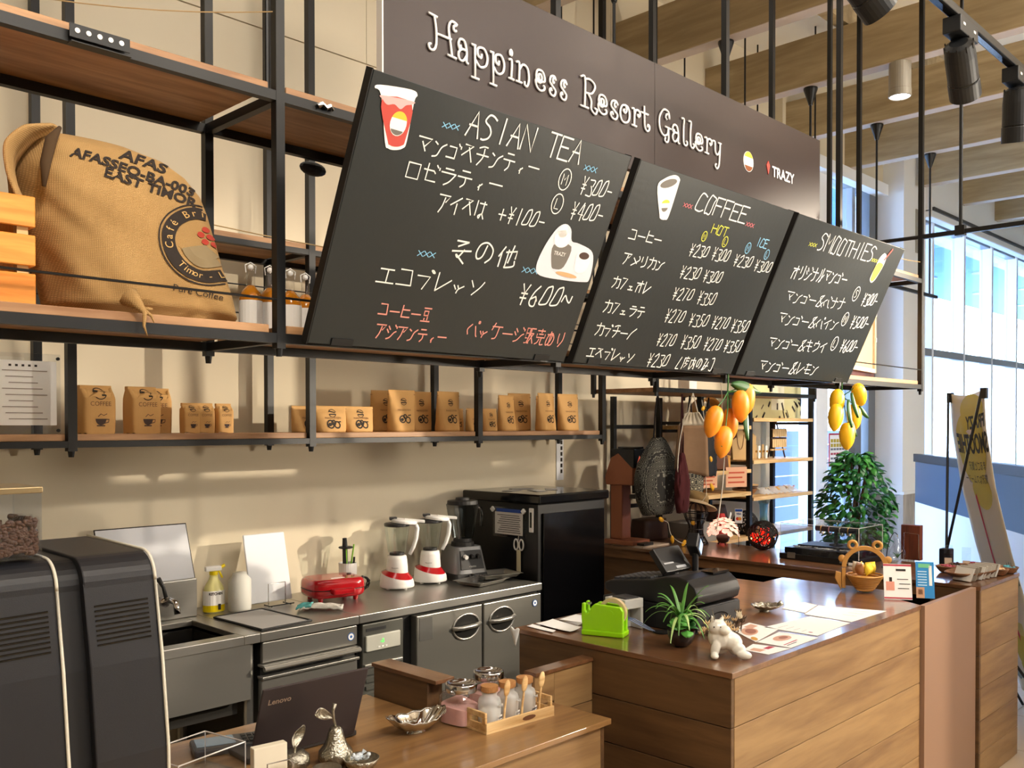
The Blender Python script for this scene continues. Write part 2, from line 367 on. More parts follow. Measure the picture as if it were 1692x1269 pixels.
# ---------------------------------------------------------------- outdoors
GR = mat('outdoor_paving', '#d8d8d6', .9, var=.05)
struct(bx('trim_4', GR, None, (-10, 3.9, -.12, 60, 60, -.02)))
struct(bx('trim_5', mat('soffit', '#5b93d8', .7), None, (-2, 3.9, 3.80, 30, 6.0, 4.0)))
sf = bpy.data.objects['trim_5']
for i in range(5):
    for j in range(2):
        MB().lathe([(.11, 0), (.11, .02), (.09, .02)], 16, (9.9+i*2.2, 4.55+j*.7, 3.78)).build('downlight', mat('dl', '#8fa5bd', .5), sf)
def ext(name, label, cat, m, b, group=None, bevel=0): 
    o = bx(name, m, None, b, bevel=bevel); return tag(o, label, cat, group)
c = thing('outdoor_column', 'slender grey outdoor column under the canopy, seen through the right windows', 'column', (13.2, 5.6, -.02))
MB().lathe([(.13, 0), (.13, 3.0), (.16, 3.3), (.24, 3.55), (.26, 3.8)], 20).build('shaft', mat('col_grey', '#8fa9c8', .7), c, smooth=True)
fe = thing('plank_fence', 'grey horizontal plank fence outside behind the retail shelf window', 'fence', (7.5, 7.5, 0))
for k in range(6): bx('plank', mat('fence_plank', '#6f7683', .8, var=.1), fe, (-3.5, 0, .02+k*.25, 9.5, .03, .255+k*.25))
for x in (-3, 0, 3, 6, 9): bx('post', mat('fence_post', '#565c66', .8), fe, (x-.04, .03, -.02, x+.04, .1, 1.55))
def tent(loc, lab, s):
    t = thing('market_tent', lab, 'tent', loc, 0, None)
    z = 2.1*s; w = 1.4*s
    m = MB(); n = m.vs([(-w, -w, z), (w, -w, z), (w, w, z), (-w, w, z), (0, 0, z+.9*s)]); m.fs([(0, 1, 4), (1, 2, 4), (2, 3, 4), (3, 0, 4)], n); m.build('canopy', mat('tent_white', '#e3edf6', .8), t, solid=.02)
    for a, b in ((-1, -1), (1, -1), (1, 1), (-1, 1)): MB().tube([(a*w, b*w, 0), (a*w, b*w, z)], .03).build('leg', CHROME, t)
    bx('valance', mat('tent_blue', '#4a5f7e', .8), t, (-w, -w-.02, .95, w, -w, 1.25))
tent((11.6, 8.6, -.02), 'white market tent outside with a blue skirt, left of the outdoor column', 1.0)
tent((17.6, 10.8, -.02), 'white market tent further outside, behind the slender outdoor column', 1.1)
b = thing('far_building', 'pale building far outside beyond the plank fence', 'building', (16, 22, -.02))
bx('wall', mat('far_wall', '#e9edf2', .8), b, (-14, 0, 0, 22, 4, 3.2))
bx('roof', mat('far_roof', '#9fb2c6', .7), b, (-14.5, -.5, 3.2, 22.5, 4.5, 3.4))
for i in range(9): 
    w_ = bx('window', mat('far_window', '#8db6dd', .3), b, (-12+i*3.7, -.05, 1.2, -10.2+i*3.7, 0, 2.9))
# ================================================================ PARTITION BEHIND THE BANNER
pt = thing('low_partition', 'low office partition with white base, dark blue panel and black top rail', 'partition', (8.33, 3.15, 0), atan2(1.72-3.19, 6.22-8.33))
L_ = 4.6
bx('base_panel', mat('partition_white', '#f1f2f4', .5), pt, (0, -.02, .0, L_, .02, .93))
bx('upper_panel', mat('partition_blue', '#4a586c', .3), pt, (0, -.02, .93, L_, .02, 1.28))
bx('top_rail', mat('rail_dark', '#2a2523', .4), pt, (-.03, -.03, 1.28, L_, .03, 1.35), bevel=.004)
# ================================================================ FRONT HANGING SHELF (over the register counter)
def bar(mb, x0, y0, z0, x1, y1, z1): mb.box(min(x0, x1), min(y0, y1), min(z0, z1), max(x0, x1), max(y0, y1), max(z0, z1))
FX = [-.747+.945*k for k in range(7)]      # posts
F0, F1, B0, B1 = 1.84, 1.862, 2.168, 2.19
fs = thing('hanging_shelf', 'black steel hanging shelf over the front counter carrying the menu boards', 'shelf', (0, 0, 0))
for k, x in enumerate(FX):
    for y in (F0, B0):
        m = MB().box(x-.011, y, 1.775, x+.011, y+.022, 4.4); m.tube([(x, y+.011, 1.775), (x, y+.011, 1.757)], [.009, .007], 8)
        m.build('post', BLK, fs)
for zi in (1.787, 2.331):
    for k in range(len(FX)-1):
        a, b_ = FX[k]+.011, FX[k+1]-.011
        MB().box(a, F0+.001, zi, b_, F1-.001, zi+.022).build('front_rail', BLK, fs)
        MB().box(a, B0+.001, zi, b_, B1-.001, zi+.022).build('rear_rail', BLK, fs)
        MB().box(a+.012, F0+.014, zi+.0225, b_-.012, B1-.012, zi+.0415).build('shelf_board', SHELFW, fs, bevel=.002)
    for x in FX: MB().box(x-.010, F1, zi, x+.010, B0, zi+.021).build('cross_bar', BLK, fs)
for k in range(len(FX)-1):
    a, b_ = FX[k]+.011, FX[k+1]-.011
    MB().tube([(a, F0+.004, 1.89), (b_, F0+.004, 1.885)], .0028, 6).build('rod', BLK, fs)
    MB().tube([(a, B0+.01, 1.892), (b_, B0+.01, 1.892)], .002, 6).build('rod', BLK, fs)
    MB().tube([(a, B0+.01, 1.965), (b_, B0+.01, 1.962)], .0018, 6).build('rod', BLK, fs)
MB().tube([(FX[-1]+.011, 1.85, 2.57), (FX[-1], 1.85, 2.57), (FX[-1], 2.18, 2.575)], .010, 8).build('side_rail', BLK, fs)
MB().box(FX[-1]-.01, .9, 2.558, FX[-1]+.01, F0, 2.58).build('outrigger_rail', BLK, fs)
MB().box(4.56, B0, 2.35, 4.58, B0+.02, 4.4).build('post', BLK, fs)
MB().tube([(1.32, 2.19, 2.38), (1.32, 2.19, 4.4)], .007, 8).build('rod', BLK, fs)
m = MB().tube([(FX[-1], 1.657, 2.58), (FX[-1], 1.657, 3.9)], .009, 8); m.box(FX[-1]-.018, 1.635, 2.55, FX[-1]+.018, 1.68, 2.60); m.build('hanger', BLK, fs)
# twine between the posts
TW = mat('twine', '#b79a6c', .9)
def sag(a, b, d, n=8): a, b = Vector(a), Vector(b); return [a.lerp(b, i/n)-Vector((0, 0, 4*d*(i/n)*(1-i/n))) for i in range(n+1)]
tag(MB().tube(sag((1.15, 2.17, 2.105), (2.09, 2.17, 2.10), .01), .0016, 5).tube(sag((.2, 2.17, 2.10), (1.13, 2.17, 2.105), .012), .0016, 5).build('twine', TW), 'thin twine strung between shelf posts behind the coffee sack', 'twine')
tag(MB().tube(sag((.6, 2.2, 2.53), (1.13, 1.85, 2.53), .02), .0014, 5).build('twine', TW), 'thin twine strung above the top shelf over the coffee sack', 'twine')
tag(MB().tube(sag((3.80, 1.85, 2.47), (4.91, 1.85, 2.44), .03), .0018, 5).build('twine', TW), 'loose twine tied between posts to the right of the brown sign', 'twine')
# ================================================================ REAR HANGING SHELF (along the wall)
GX = [.255+.945*k for k in range(5)]
g0_, g1_ = 3.22, 3.57
rs = thing('hanging_shelf', 'black steel wall shelf holding the kraft coffee bags', 'shelf', (0, 0, 0))
for x in GX:
    for y in (g0_, g1_-.03):
        m = MB().box(x-.015, y, 1.515, x+.015, y+.03, 4.4); m.tube([(x, y+.015, 1.515), (x, y+.015, 1.495)], [.012, .009], 8); m.build('post', BLK, rs)
for zi in (1.527, 2.292):
    for a, b_ in zip(GX, GX[1:]):
        MB().box(a+.015, g0_+.001, zi, b_-.015, g0_+.029, zi+.022).build('front_rail', BLK, rs)
        MB().box(a+.015, g1_-.029, zi, b_-.015, g1_-.001, zi+.022).build('rear_rail', BLK, rs)
        MB().box(a+.02, g0_+.015, zi+.0225, b_-.02, g1_-.005, zi+.045).build('shelf_board', SHELFW, rs, bevel=.002)
    for x in GX: MB().box(x-.013, g0_+.03, zi, x+.013, g1_-.03, zi+.021).build('cross_bar', BLK, rs)
# third hanging unit further right along the wall
u3 = thing('hanging_shelf', 'black steel hanging shelf above the retail goods, behind the menu boards', 'shelf', (0, 0, 0))
for x in (4.30, 5.25, 6.20):
    for y in (3.05, 3.50):
        m = MB().box(x-.012, y, 1.785, x+.012, y+.024, 2.35); m.tube([(x, y+.012, 1.785), (x, y+.012, 1.765)], [.010, .008], 8); m.build('post', BLK, u3)
for zi in (1.79, 2.32):
    for a, b_ in ((4.312, 5.238), (5.262, 6.188)):
        for y in (3.051, 3.501): MB().box(a, y, zi, b_, y+.022, zi+.024).build('rail', BLK, u3)
        MB().box(a, 3.075, zi+.001, b_, 3.50, zi+.024).build('shelf_board', SHELFW, u3)
for x in (4.30, 5.25, 6.20): 
    for y in (3.05, 3.50): MB().tube([(x, y+.012, 2.344), (x, y+.012, 4.4)], .006, 6).build('hanger_rod', BLK, u3)
# lighting rail on pendant rods
lr = thing('pendant_rail', 'long black pendant rail on cone-capped rods above the retail shelf', 'rail', (0, 0, 0))
for k in range(5):
    x = 3.66+1.033*k; y = 2.86
    MB().tube([(x, y, 2.66), (x, y, 3.74)], .008, 8).build('rod', BLK, lr)
    MB().lathe([(.012, -.11), (.045, -.01), (.045, 0)], 16, (x, y, 3.795)).build('cone_cap', BLK, lr, smooth=False)
MB().box(3.5, 2.85, 2.64, 7.95, 2.87, 2.665).build('rail', BLK, lr)
# ================================================================ STEEL KITCHEN COUNTER
def lip_slab(name, x0, x1, parent, hole=None):
    m = MB()
    if hole:
        hx0, hy0, hx1, hy1 = hole
        m.box(x0, 2.99, .816, hx0, 3.60, .85); m.box(hx1, 2.99, .816, x1, 3.60, .85); m.box(hx0, 2.99, .816, hx1, hy0, .85); m.box(hx0, hy1, .816, hx1, 3.60, .85)
    else: m.box(x0, 2.99, .816, x1, 3.60, .85)
    return m.build(name, STEEL, parent, bevel=.003)
sk = thing('kitchen_sink', 'stainless steel sink unit with a deep basin behind the coffee machine', 'sink', (0, 0, 0))
lip_slab('rim', .55, 1.765, sk, (.75, 3.05, 1.70, 3.38))
m = MB(); m.box(.75, 3.05, .56, 1.70, 3.38, .565); m.box(.745, 3.05, .56, .75, 3.38, .83); m.box(1.70, 3.05, .56, 1.705, 3.38, .83); m.box(.75, 3.38, .56, 1.70, 3.385, .83); m.box(.75, 3.045, .56, 1.70, 3.05, .83)
m.build('basin', mat('basin_steel', '#55534f', .4, .85), sk)
bx('apron', STEELD, sk, (.56, 2.995, .617, 1.728, 3.005, .816))
bx('backsplash', STEEL, sk, (.55, 3.44, .85, 1.752, 3.47, 1.0), bevel=.004)
for x in (.6, 1.738): MB().tube([(x, 3.03, .012), (x, 3.03, .816)], .018, 10).build('leg', STEEL, sk)
for x in (.6, 1.738): MB().tube([(x, 3.55, .012), (x, 3.55, .816)], .018, 10).build('leg', STEEL, sk)
MB().tube([(.6, 3.03, .2), (1.738, 3.03, .2)], .012, 8).build('stretcher', STEEL, sk)
f = thing('kitchen_faucet', 'chrome tap with a black lever on the sink backsplash', 'faucet', (1.60, 3.41, .90))
MB().tube([(0, .03, .03), (0, -.02, .03)], .017, 12).build('body', CHROME, f, smooth=True)
MB().tube([(0, -.02, .03), (0, -.06, .045), (0, -.10, .04), (0, -.115, .0)], [.012, .011, .011, .012], 12).build('spout', CHROME, f, smooth=True)
MB().tube([(0, -.02, .05), (-.01, -.02, .09), (-.03, -.02, .125)], [.008, .007, .010], 8).build('lever', BLKM, f, smooth=True)
# dishwasher / ice maker
dw = thing('dishwasher', 'undercounter stainless machine with two horizontal grip rails, left of the fridge', 'dishwasher', (0, 0, 0))
lip_slab('top', 1.767, 2.203, dw)
bx('body', mat('dark_steel', '#3a3a39', .4, .6), dw, (1.775, 3.01, .1, 2.195, 3.58, .816))
bx('control_panel', STEELD, dw, (1.775, 2.993, .737, 2.195, 3.01, .812), bevel=.003)
m = MB(); m.tube([(1.765, 2.965, .722), (2.19, 2.965, .722)], .009, 10); m.box(1.765, 2.965, .726, 2.19, 3.01, .734); m.build('grip_rail', STEEL, dw)
bx('door', STEELD, dw, (1.765, 2.985, .12, 2.19, 3.01, .690), bevel=.004)
bx('door_lip', STEEL, dw, (1.763, 2.972, .682, 2.192, 3.01, .692), bevel=.002)
for x in (1.8, 2.17): 
    for y in (3.05, 3.54): MB().tube([(x, y, 0.004), (x, y, .1)], .015, 8).build('foot', BLK, dw)
STK = mat('sticker_blue', '#2f66b5', .5)
def sticker(parent, x, z, y=2.9925, r=.016):
    m = MB(); m.lathe([(r, 0), (r, .0008)], 24); 
    m.M = Matrix(); o = m.build('sticker', STK, parent); o.location = (x, y, z); o.rotation_euler = (pi/2, 0, 0)
    m = MB().lathe([(r*.8, 0), (r*.8, .0012)], 24); o = m.build('sticker_print', PAPER, parent); o.location = (x, y, z); o.rotation_euler = (pi/2, 0, 0)
    m = MB().lathe([(r*.4, 0), (r*.4, .0016)], 5); o = m.build('sticker_print', STK, parent); o.location = (x, y, z); o.rotation_euler = (pi/2, 0, 0)
sticker(dw, 2.165, .772)
# undercounter fridge
fr = thing('undercounter_fridge', 'stainless undercounter fridge with two doors and recessed oval handles', 'fridge', (0, 0, 0))
lip_slab('top', 2.206, 3.275, fr)
bx('body', mat('dark_steel2', '#2a2a2a', .5, .5), fr, (2.21, 3.02, .1, 3.27, 3.58, .816))
bx('machine_panel', mat('grey_panel', '#55554f', .45, .4), fr, (2.222, 2.995, .12, 2.430, 3.02, .808), bevel=.004)
bx('vent_slot', BLKM, fr, (2.24, 2.993, .778, 2.34, 2.997, .79))
cp = bx('control_box', mat('control_beige', '#b9b9ae', .5), fr, (2.235, 2.985, .698, 2.408, 2.996, .762), bevel=.004)
m = MB(); text_mb('-5', .022, mb=m, fn=lambda u, v: (2.305+u, 2.9835, .727+v)); m.build('display', mat('led', '#00ff33', .5, emit='#1cff3a', es=3), cp)
for k in range(3): bx('button', PAPER, cp, (2.292+k*.018, 2.983, .709, 2.302+k*.018, 2.986, .714))
bx('grille_cap', STEEL, fr, (2.228, 2.985, .635, 2.42, 2.997, .648), bevel=.002)
for k in range(12): bx('grille_slat', MATS['grey_panel'], fr, (2.235, 2.988, .605-k*.03, 2.415, 2.996, .620-k*.03))
DOORM = mat('door_steel', '#8a8881', .36, .75, bump=.04, bscale=30, stretch=(1, 40, 40))
for i, (a, b_) in enumerate(((2.486, 2.862), (2.874, 3.25))):
    d = bx('door', DOORM, fr, (a, 2.975, .13, b_, 3.018, .806), bevel=.004)
    hx = 2.765 if i == 0 else 2.985
    ring = [(hx+.078*cos(t*pi/12), 2.973, .722+.055*sin(t*pi/12)) for t in range(24)]
    MB().tube(ring, .005, 6, closed=True).build('handle_rim', STEEL, d, smooth=True)
    m = MB(); m.prism([(.074*cos(t*pi/12), .052*sin(t*pi/12)) for t in range(24)], -.001, .0, 'y'); o = m.build('handle_cup', mat('cup_dark', '#3b3a37', .35, .8), d); o.location = (hx, 2.9745, .722)
    MB().tube([(hx-.082, 2.972, .722), (hx-.04, 2.955, .722), (hx+.04, 2.955, .724), (hx+.082, 2.972, .726)], .010, 8).build('grip', STEEL, d, smooth=True)
bx('door_label', mat('grey_label', '#4d4c48', .6), fr, (2.50, 2.9735, .70, 2.57, 2.9752, .795))
sticker(fr, 3.205, .765, 2.9725)
for x in (2.26, 3.22):
    for y in (3.06, 3.54): MB().tube([(x, y, 0.004), (x, y, .1)], .015, 8).build('foot', BLK, fr)
# ================================================================ COUNTERS IN WALNUT
def planked(parent, face, x0, x1, y, z0, z1, m, h=.146, t=.016, gap=.0025):
    """stack of horizontal facing planks; face 'y' = in plane y, face 'x' = in plane x (x0,x1 are then y limits)"""
    z = z1
    while z > z0+.001:
        zb = max(z-h, z0)
        b = (x0, y, zb+gap, x1, y+t, z) if face == 'y' else (y, x0, zb+gap, y+t, x1, z)
        o = bx('plank', m, parent, b, bevel=.0012, segs=1); z = zb
rc = thing('service_counter', 'long walnut-plank counter with the cash register and menus on it', 'counter', (0, 0, 0))
bx('carcass', mat('carcass_dark', '#1d130c', .8), rc, (2.378, 1.433, .004, 3.80, 2.265, .868))
bx('carcass', MATS['carcass_dark'], rc, (3.80, 1.60, .004, 4.015, 2.10, .868))
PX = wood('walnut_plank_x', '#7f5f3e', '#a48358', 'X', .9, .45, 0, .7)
PY = wood('walnut_plank_shaded', '#4b3420', '#6b4e31', 'Y', .9, .45, 0, .7)  # same walnut as the fronts, shade of the side faces put into the colour
planked(rc, 'y', 2.377, 3.775, 1.415, .004, .867, PX); planked(rc, 'x', 1.416, 2.264, 2.360, .004, .867, PY)
m = MB(); m.prism([(2.357, 1.411), (3.778, 1.411), (3.84, 1.52), (4.02, 1.62), (4.02, 2.14), (3.84, 2.14), (3.84, 2.285), (2.357, 2.285)], .868, .885)
m.build('top', TOPW, rc, bevel=.0015)
ep = tag(bx('filler_panel', mat('panel_laminate', '#93745f', .45), None, (3.779, 1.398, .004, 4.372, 1.420, .884), bevel=.001), 'flat reddish-brown panel bridging the two walnut counters', 'panel')
dc = thing('display_counter', 'walnut display counter running back to the wall with crafts on it', 'counter', (0, 0, 0))
planked(dc, 'y', 4.404, 4.937, 1.387, .004, .867, PX)
planked(dc, 'x', 1.388, 1.60, 4.388, .004, .867, PY)
planked(dc, 'x', 1.404, 3.55, 4.921, .004, .867, PY)
bx('side_panel', PY, dc, (4.42, 2.9, .004, 4.44, 3.56, .84))
bx('rear_panel', MATS['carcass_dark'], dc, (4.86, 1.42, .004, 4.88, 3.55, .83))
bx('inner_shelf', MATS['carcass_dark'], dc, (4.46, 1.42, .42, 4.86, 3.55, .44))
m = MB(); m.box(4.384, 1.383, .868, 4.94, 3.545, .885); m.build('top', TOPW, dc, bevel=.0015)
bx('edge_apron', WALNUT_Y, dc, (4.40, 1.605, .815, 4.42, 3.56, .867))
sm = thing('prep_counter', 'low walnut prep counter in the foreground with jars and laptop on it', 'counter', (0, 0, 0))
m = MB(); m.prism([(-.6, 1.70), (2.165, 1.70), (2.165, 2.11), (1.81, 2.11), (1.81, 2.42), (-.6, 2.42)], .718, .735); m.build('top', TOPX, sm, bevel=.0015)
planked(sm, 'y', -.58, 2.13, 1.712, .004, .717, PX)
bx('carcass', MATS['carcass_dark'], sm, (-.58, 1.73, .004, 2.12, 2.09, .717)); bx('carcass', MATS['carcass_dark'], sm, (-.58, 2.09, .004, 1.79, 2.40, .717))
bx('end_panel', PY, sm, (2.13, 1.712, .004, 2.145, 2.10, .717))
lw = thing('divider_wall', 'low walnut divider with a capped top behind the pink jars', 'divider', (0, 0, 0))
bx('body', PY, lw, (1.815, 2.125, .004, 1.875, 2.385, .83)); bx('cap', TOPW, lw, (1.81, 2.08, .83, 1.885, 2.392, .842), bevel=.001)
lw2 = thing('divider_wall', 'low walnut divider joining the service counter, behind the wooden bottle tray', 'divider', (0, 0, 0))
planked(lw2, 'y', 2.17, 2.357, 1.93, .12, .83, PX, h=.13, t=.012); planked(lw2, 'y', 2.08, 2.17, 1.93, .737, .83, PX, h=.13, t=.012)
bx('core', MATS['carcass_dark'], lw2, (2.17, 1.943, .12, 2.355, 1.97, .83)); bx('cap', TOPW, lw2, (2.08, 1.925, .83, 2.357, 1.975, .842), bevel=.001)
# ================================================================ MENU BOARDS
RUNS = [(1, 'ASIAN TEA', 'w', 0.282, 0.528, 0.684, 0.541, 0.059), (1, 'xxx', 'b', 0.211, 0.53, 0.261, 0.535, 0.017), (1, 'xxx', 'b', 0.704, 0.531, 0.756, 0.532, 0.02), (1, 'マンゴスチンティー', 'w', 0.156, 0.461, 0.551, 0.483, 0.044), (1, 'ロゼラティー', 'w', 0.142, 0.401, 0.447, 0.423, 0.044), (1, 'アイスは', 'w', 0.257, 0.345, 0.413, 0.353, 0.046), (1, '+¥100-', 'w', 0.455, 0.353, 0.627, 0.357, 0.044), (1, '¥300-', 'w', 0.711, 0.469, 0.847, 0.475, 0.047), (1, '¥400-', 'w', 0.704, 0.4, 0.842, 0.408, 0.048), (1, 'その他', 'w', 0.333, 0.235, 0.567, 0.247, 0.062), (1, 'xxx', 'b', 0.239, 0.236, 0.294, 0.238, 0.019), (1, 'xxx', 'b', 0.594, 0.239, 0.655, 0.241, 0.021), (1, 'エコプレッソ', 'w', 0.14, 0.156, 0.489, 0.161, 0.047), (1, '¥600~', 'w', 0.607, 0.152, 0.825, 0.158, 0.057), (1, 'コーヒー豆', 'p', 0.17, 0.082, 0.335, 0.078, 0.032), (1, 'アジアンティー', 'p', 0.176, 0.026, 0.405, 0.026, 0.037), (1, 'パッケージ販売あり', 'p', 0.464, 0.052, 0.852, 0.044, 0.043), (2, 'COFFEE', 'w', 0.314, 0.513, 0.61, 0.516, 0.053), (2, 'xxx', 'r', 0.253, 0.513, 0.3, 0.513, 0.017), (2, 'xxx', 'r', 0.614, 0.511, 0.665, 0.511, 0.019), (2, 'HOT', 'y', 0.44, 0.461, 0.532, 0.46, 0.029), (2, 'ICE', 'b', 0.716, 0.458, 0.791, 0.457, 0.03), (2, 'コーヒー', 'w', 0.053, 0.383, 0.213, 0.387, 0.034), (2, '¥230', 'w', 0.361, 0.376, 0.468, 0.382, 0.039), (2, '¥300', 'w', 0.488, 0.38, 0.591, 0.382, 0.04), (2, '¥230', 'w', 0.622, 0.377, 0.738, 0.382, 0.04), (2, '¥300', 'w', 0.756, 0.376, 0.87, 0.379, 0.041), (2, 'アメリカン', 'w', 0.06, 0.312, 0.266, 0.314, 0.036), (2, '¥230', 'w', 0.354, 0.304, 0.466, 0.309, 0.04), (2, '¥300', 'w', 0.485, 0.306, 0.593, 0.31, 0.041), (2, 'カフェオレ', 'w', 0.05, 0.239, 0.241, 0.236, 0.036), (2, '¥270', 'w', 0.356, 0.233, 0.47, 0.238, 0.041), (2, '¥350', 'w', 0.497, 0.232, 0.603, 0.234, 0.043), (2, 'カフェラテ', 'w', 0.048, 0.163, 0.253, 0.159, 0.038), (2, '¥270', 'w', 0.358, 0.158, 0.467, 0.162, 0.042), (2, '¥350', 'w', 0.495, 0.156, 0.609, 0.159, 0.043), (2, '¥270', 'w', 0.632, 0.158, 0.737, 0.161, 0.043), (2, '¥350', 'w', 0.756, 0.155, 0.871, 0.158, 0.044), (2, 'カプチーノ', 'w', 0.046, 0.091, 0.248, 0.088, 0.038), (2, '¥270', 'w', 0.361, 0.078, 0.463, 0.079, 0.043), (2, '¥350', 'w', 0.497, 0.077, 0.604, 0.08, 0.045), (2, '¥270', 'w', 0.633, 0.08, 0.742, 0.082, 0.044), (2, '¥350', 'w', 0.76, 0.08, 0.876, 0.083, 0.045), (2, 'エスプレッソ', 'w', 0.044, 0.02, 0.282, 0.013, 0.036), (2, '¥230', 'w', 0.348, 0.005, 0.468, 0.009, 0.044), (2, '(店内のみ)', 'w', 0.51, 0.006, 0.75, 0.01, 0.043), (3, 'SMOOTHIES', 'w', 0.192, 0.501, 0.66, 0.514, 0.063), (3, 'xxx', 'y', 0.125, 0.506, 0.184, 0.509, 0.018), (3, 'xxx', 'y', 0.65, 0.516, 0.705, 0.517, 0.019), (3, 'オリジナルマンゴー', 'w', 0.088, 0.38, 0.522, 0.402, 0.051), (3, 'マンゴー&バナナ', 'w', 0.111, 0.293, 0.586, 0.306, 0.046), (3, '¥300-', 'w', 0.714, 0.337, 0.86, 0.345, 0.053), (3, 'マンゴー&パイン', 'w', 0.118, 0.207, 0.6, 0.22, 0.047), (3, '¥500-', 'w', 0.699, 0.237, 0.87, 0.245, 0.052), (3, 'マンゴー&キウイ', 'w', 0.117, 0.112, 0.584, 0.122, 0.047), (3, '¥600-', 'w', 0.696, 0.132, 0.862, 0.137, 0.053), (3, 'マンゴー&レモン', 'w', 0.116, 0.019, 0.589, 0.022, 0.048)]
CIRC = [(1, 'M', 'w', 0.647, 0.494, 0.021), (1, 'L', 'w', 0.647, 0.43, 0.02), (2, 'M', 'y', 0.413, 0.445, 0.012), (2, 'L', 'y', 0.534, 0.445, 0.013), (2, 'M', 'b', 0.678, 0.444, 0.014), (2, 'L', 'b', 0.806, 0.439, 0.013), (3, 'S', 'w', 0.641, 0.378, 0.023), (3, 'M', 'w', 0.637, 0.27, 0.022), (3, 'L', 'w', 0.635, 0.164, 0.023)]
# hand strokes: '/' splits strokes, each a run of xy digit pairs on a 10 x 10 grid, '~' marks a curved stroke
GL = dict(l.split(' ', 1) for l in """マ 089854/3662
ン 1736/~10416597
ゴ 166661/0161/7887/9796
ー 0494
ス 187803/4781
チ ~794918/0595/~585420
テ 2878/0595/~555230
ィ ~8552/6460
ロ 1811818818
ゼ 066675/29217181/7988/9897
ラ 2878/0696/~966230
ア 089865/~574320
イ ~8804/5550
は ~181411/3797/7872/~72625041627290
+ 0494/4741
¥ 195589/5550/2585/2383
0 ~693814015182968969
1 5950
2 ~1769798610/1090
3 ~189885/~55839010
4 691393/7870
5 ~39353555/~5584714010/3989
6 ~79361230707382645423
7 198930
- 1484
~ ~0326548396
そ 2878/7836/1495/~65423370
の ~574322142758868361
他 3814/2620/469794/7962/~5751509193
エ 1787/5751/0191
コ 187881/0181
プ 067640/~8898897988
レ 1910/~105396
ッ 1633/4654/~965340
ソ 0724/~876420
ヒ 1911/1191/1686
豆 1989/2727/2767642427/2464/3231/6361/0090
ジ 1836/0624/~10417495/7988/9897
パ ~370411/~668190/~8999988889
ケ ~2905/0797/~675120
販 191319/19494313/1636/2010/4050/5999/~595630/6686/8640/5690
売 5957/1888/3676/16149496/~433110/~646090
あ 1777/~494140/~685320122658857150
り ~282532/~797440
メ ~889510/2672
リ 2824/~797230
カ 0797/~979170/~494410
フ 187820
ノ ~893500
ェ 2575/5551/1191
オ 0797/6960/~662510
ナ 0696/~595220
ル ~383400/6961/~614095
バ ~360411/~567190/7988/9897
キ 0777/0484/395070
ウ 5957/1715/1787/~877320
モ 1888/0494/39314191
店 5958/1888/~181300/4744/5686/34743174
内 1710/1787/878071/5953/~5320/5682
み 1858/~58221020334393/~866230
( ~69212060
) ~29696020
& ~903779794522103050946
A 005990/1474
S ~98693917265573613010
I 5950
N 00099099
T 0999/5950
E 9909/0090/0009/0575
C ~9869391601306091
O ~593915103070869859
F 9909/0900/0575
M 0009449990
H 0900/9990/0595
L 190080
x 0690/9600""".split('\n'))
def strokes(ch):
    out = []
    for s in GL[ch].split('/'):
        cv = s[0] == '~'; d = s.lstrip('~'); d = d[:len(d)//2*2]
        P = [(int(d[i])/9, int(d[i+1])/9) for i in range(0, len(d), 2)]
        out.append([tuple(p) for p in cr_smooth(P, 5)] if cv and len(P) > 2 else P)
    return out
CHALK = {'w': mat('chalk_white', '#f4f4ee', .9), 'p': mat('chalk_pink', '#e79a8c', .9), 'b': mat('chalk_blue', '#8fc9ea', .9), 'y': mat('chalk_yellow', '#d9dc5a', .9), 'r': mat('chalk_rose', '#dd7f86', .9)}
BOARDM = mat('chalkboard', '#1a2022', .42, var=.12, vscale=5, bump=.03, bscale=60)
BOARDE = mat('board_edge', '#0d0d0e', .6)
VV = Vector((0, -.245, .546)).normalized(); NN = Vector((0, -VV.z, VV.y))
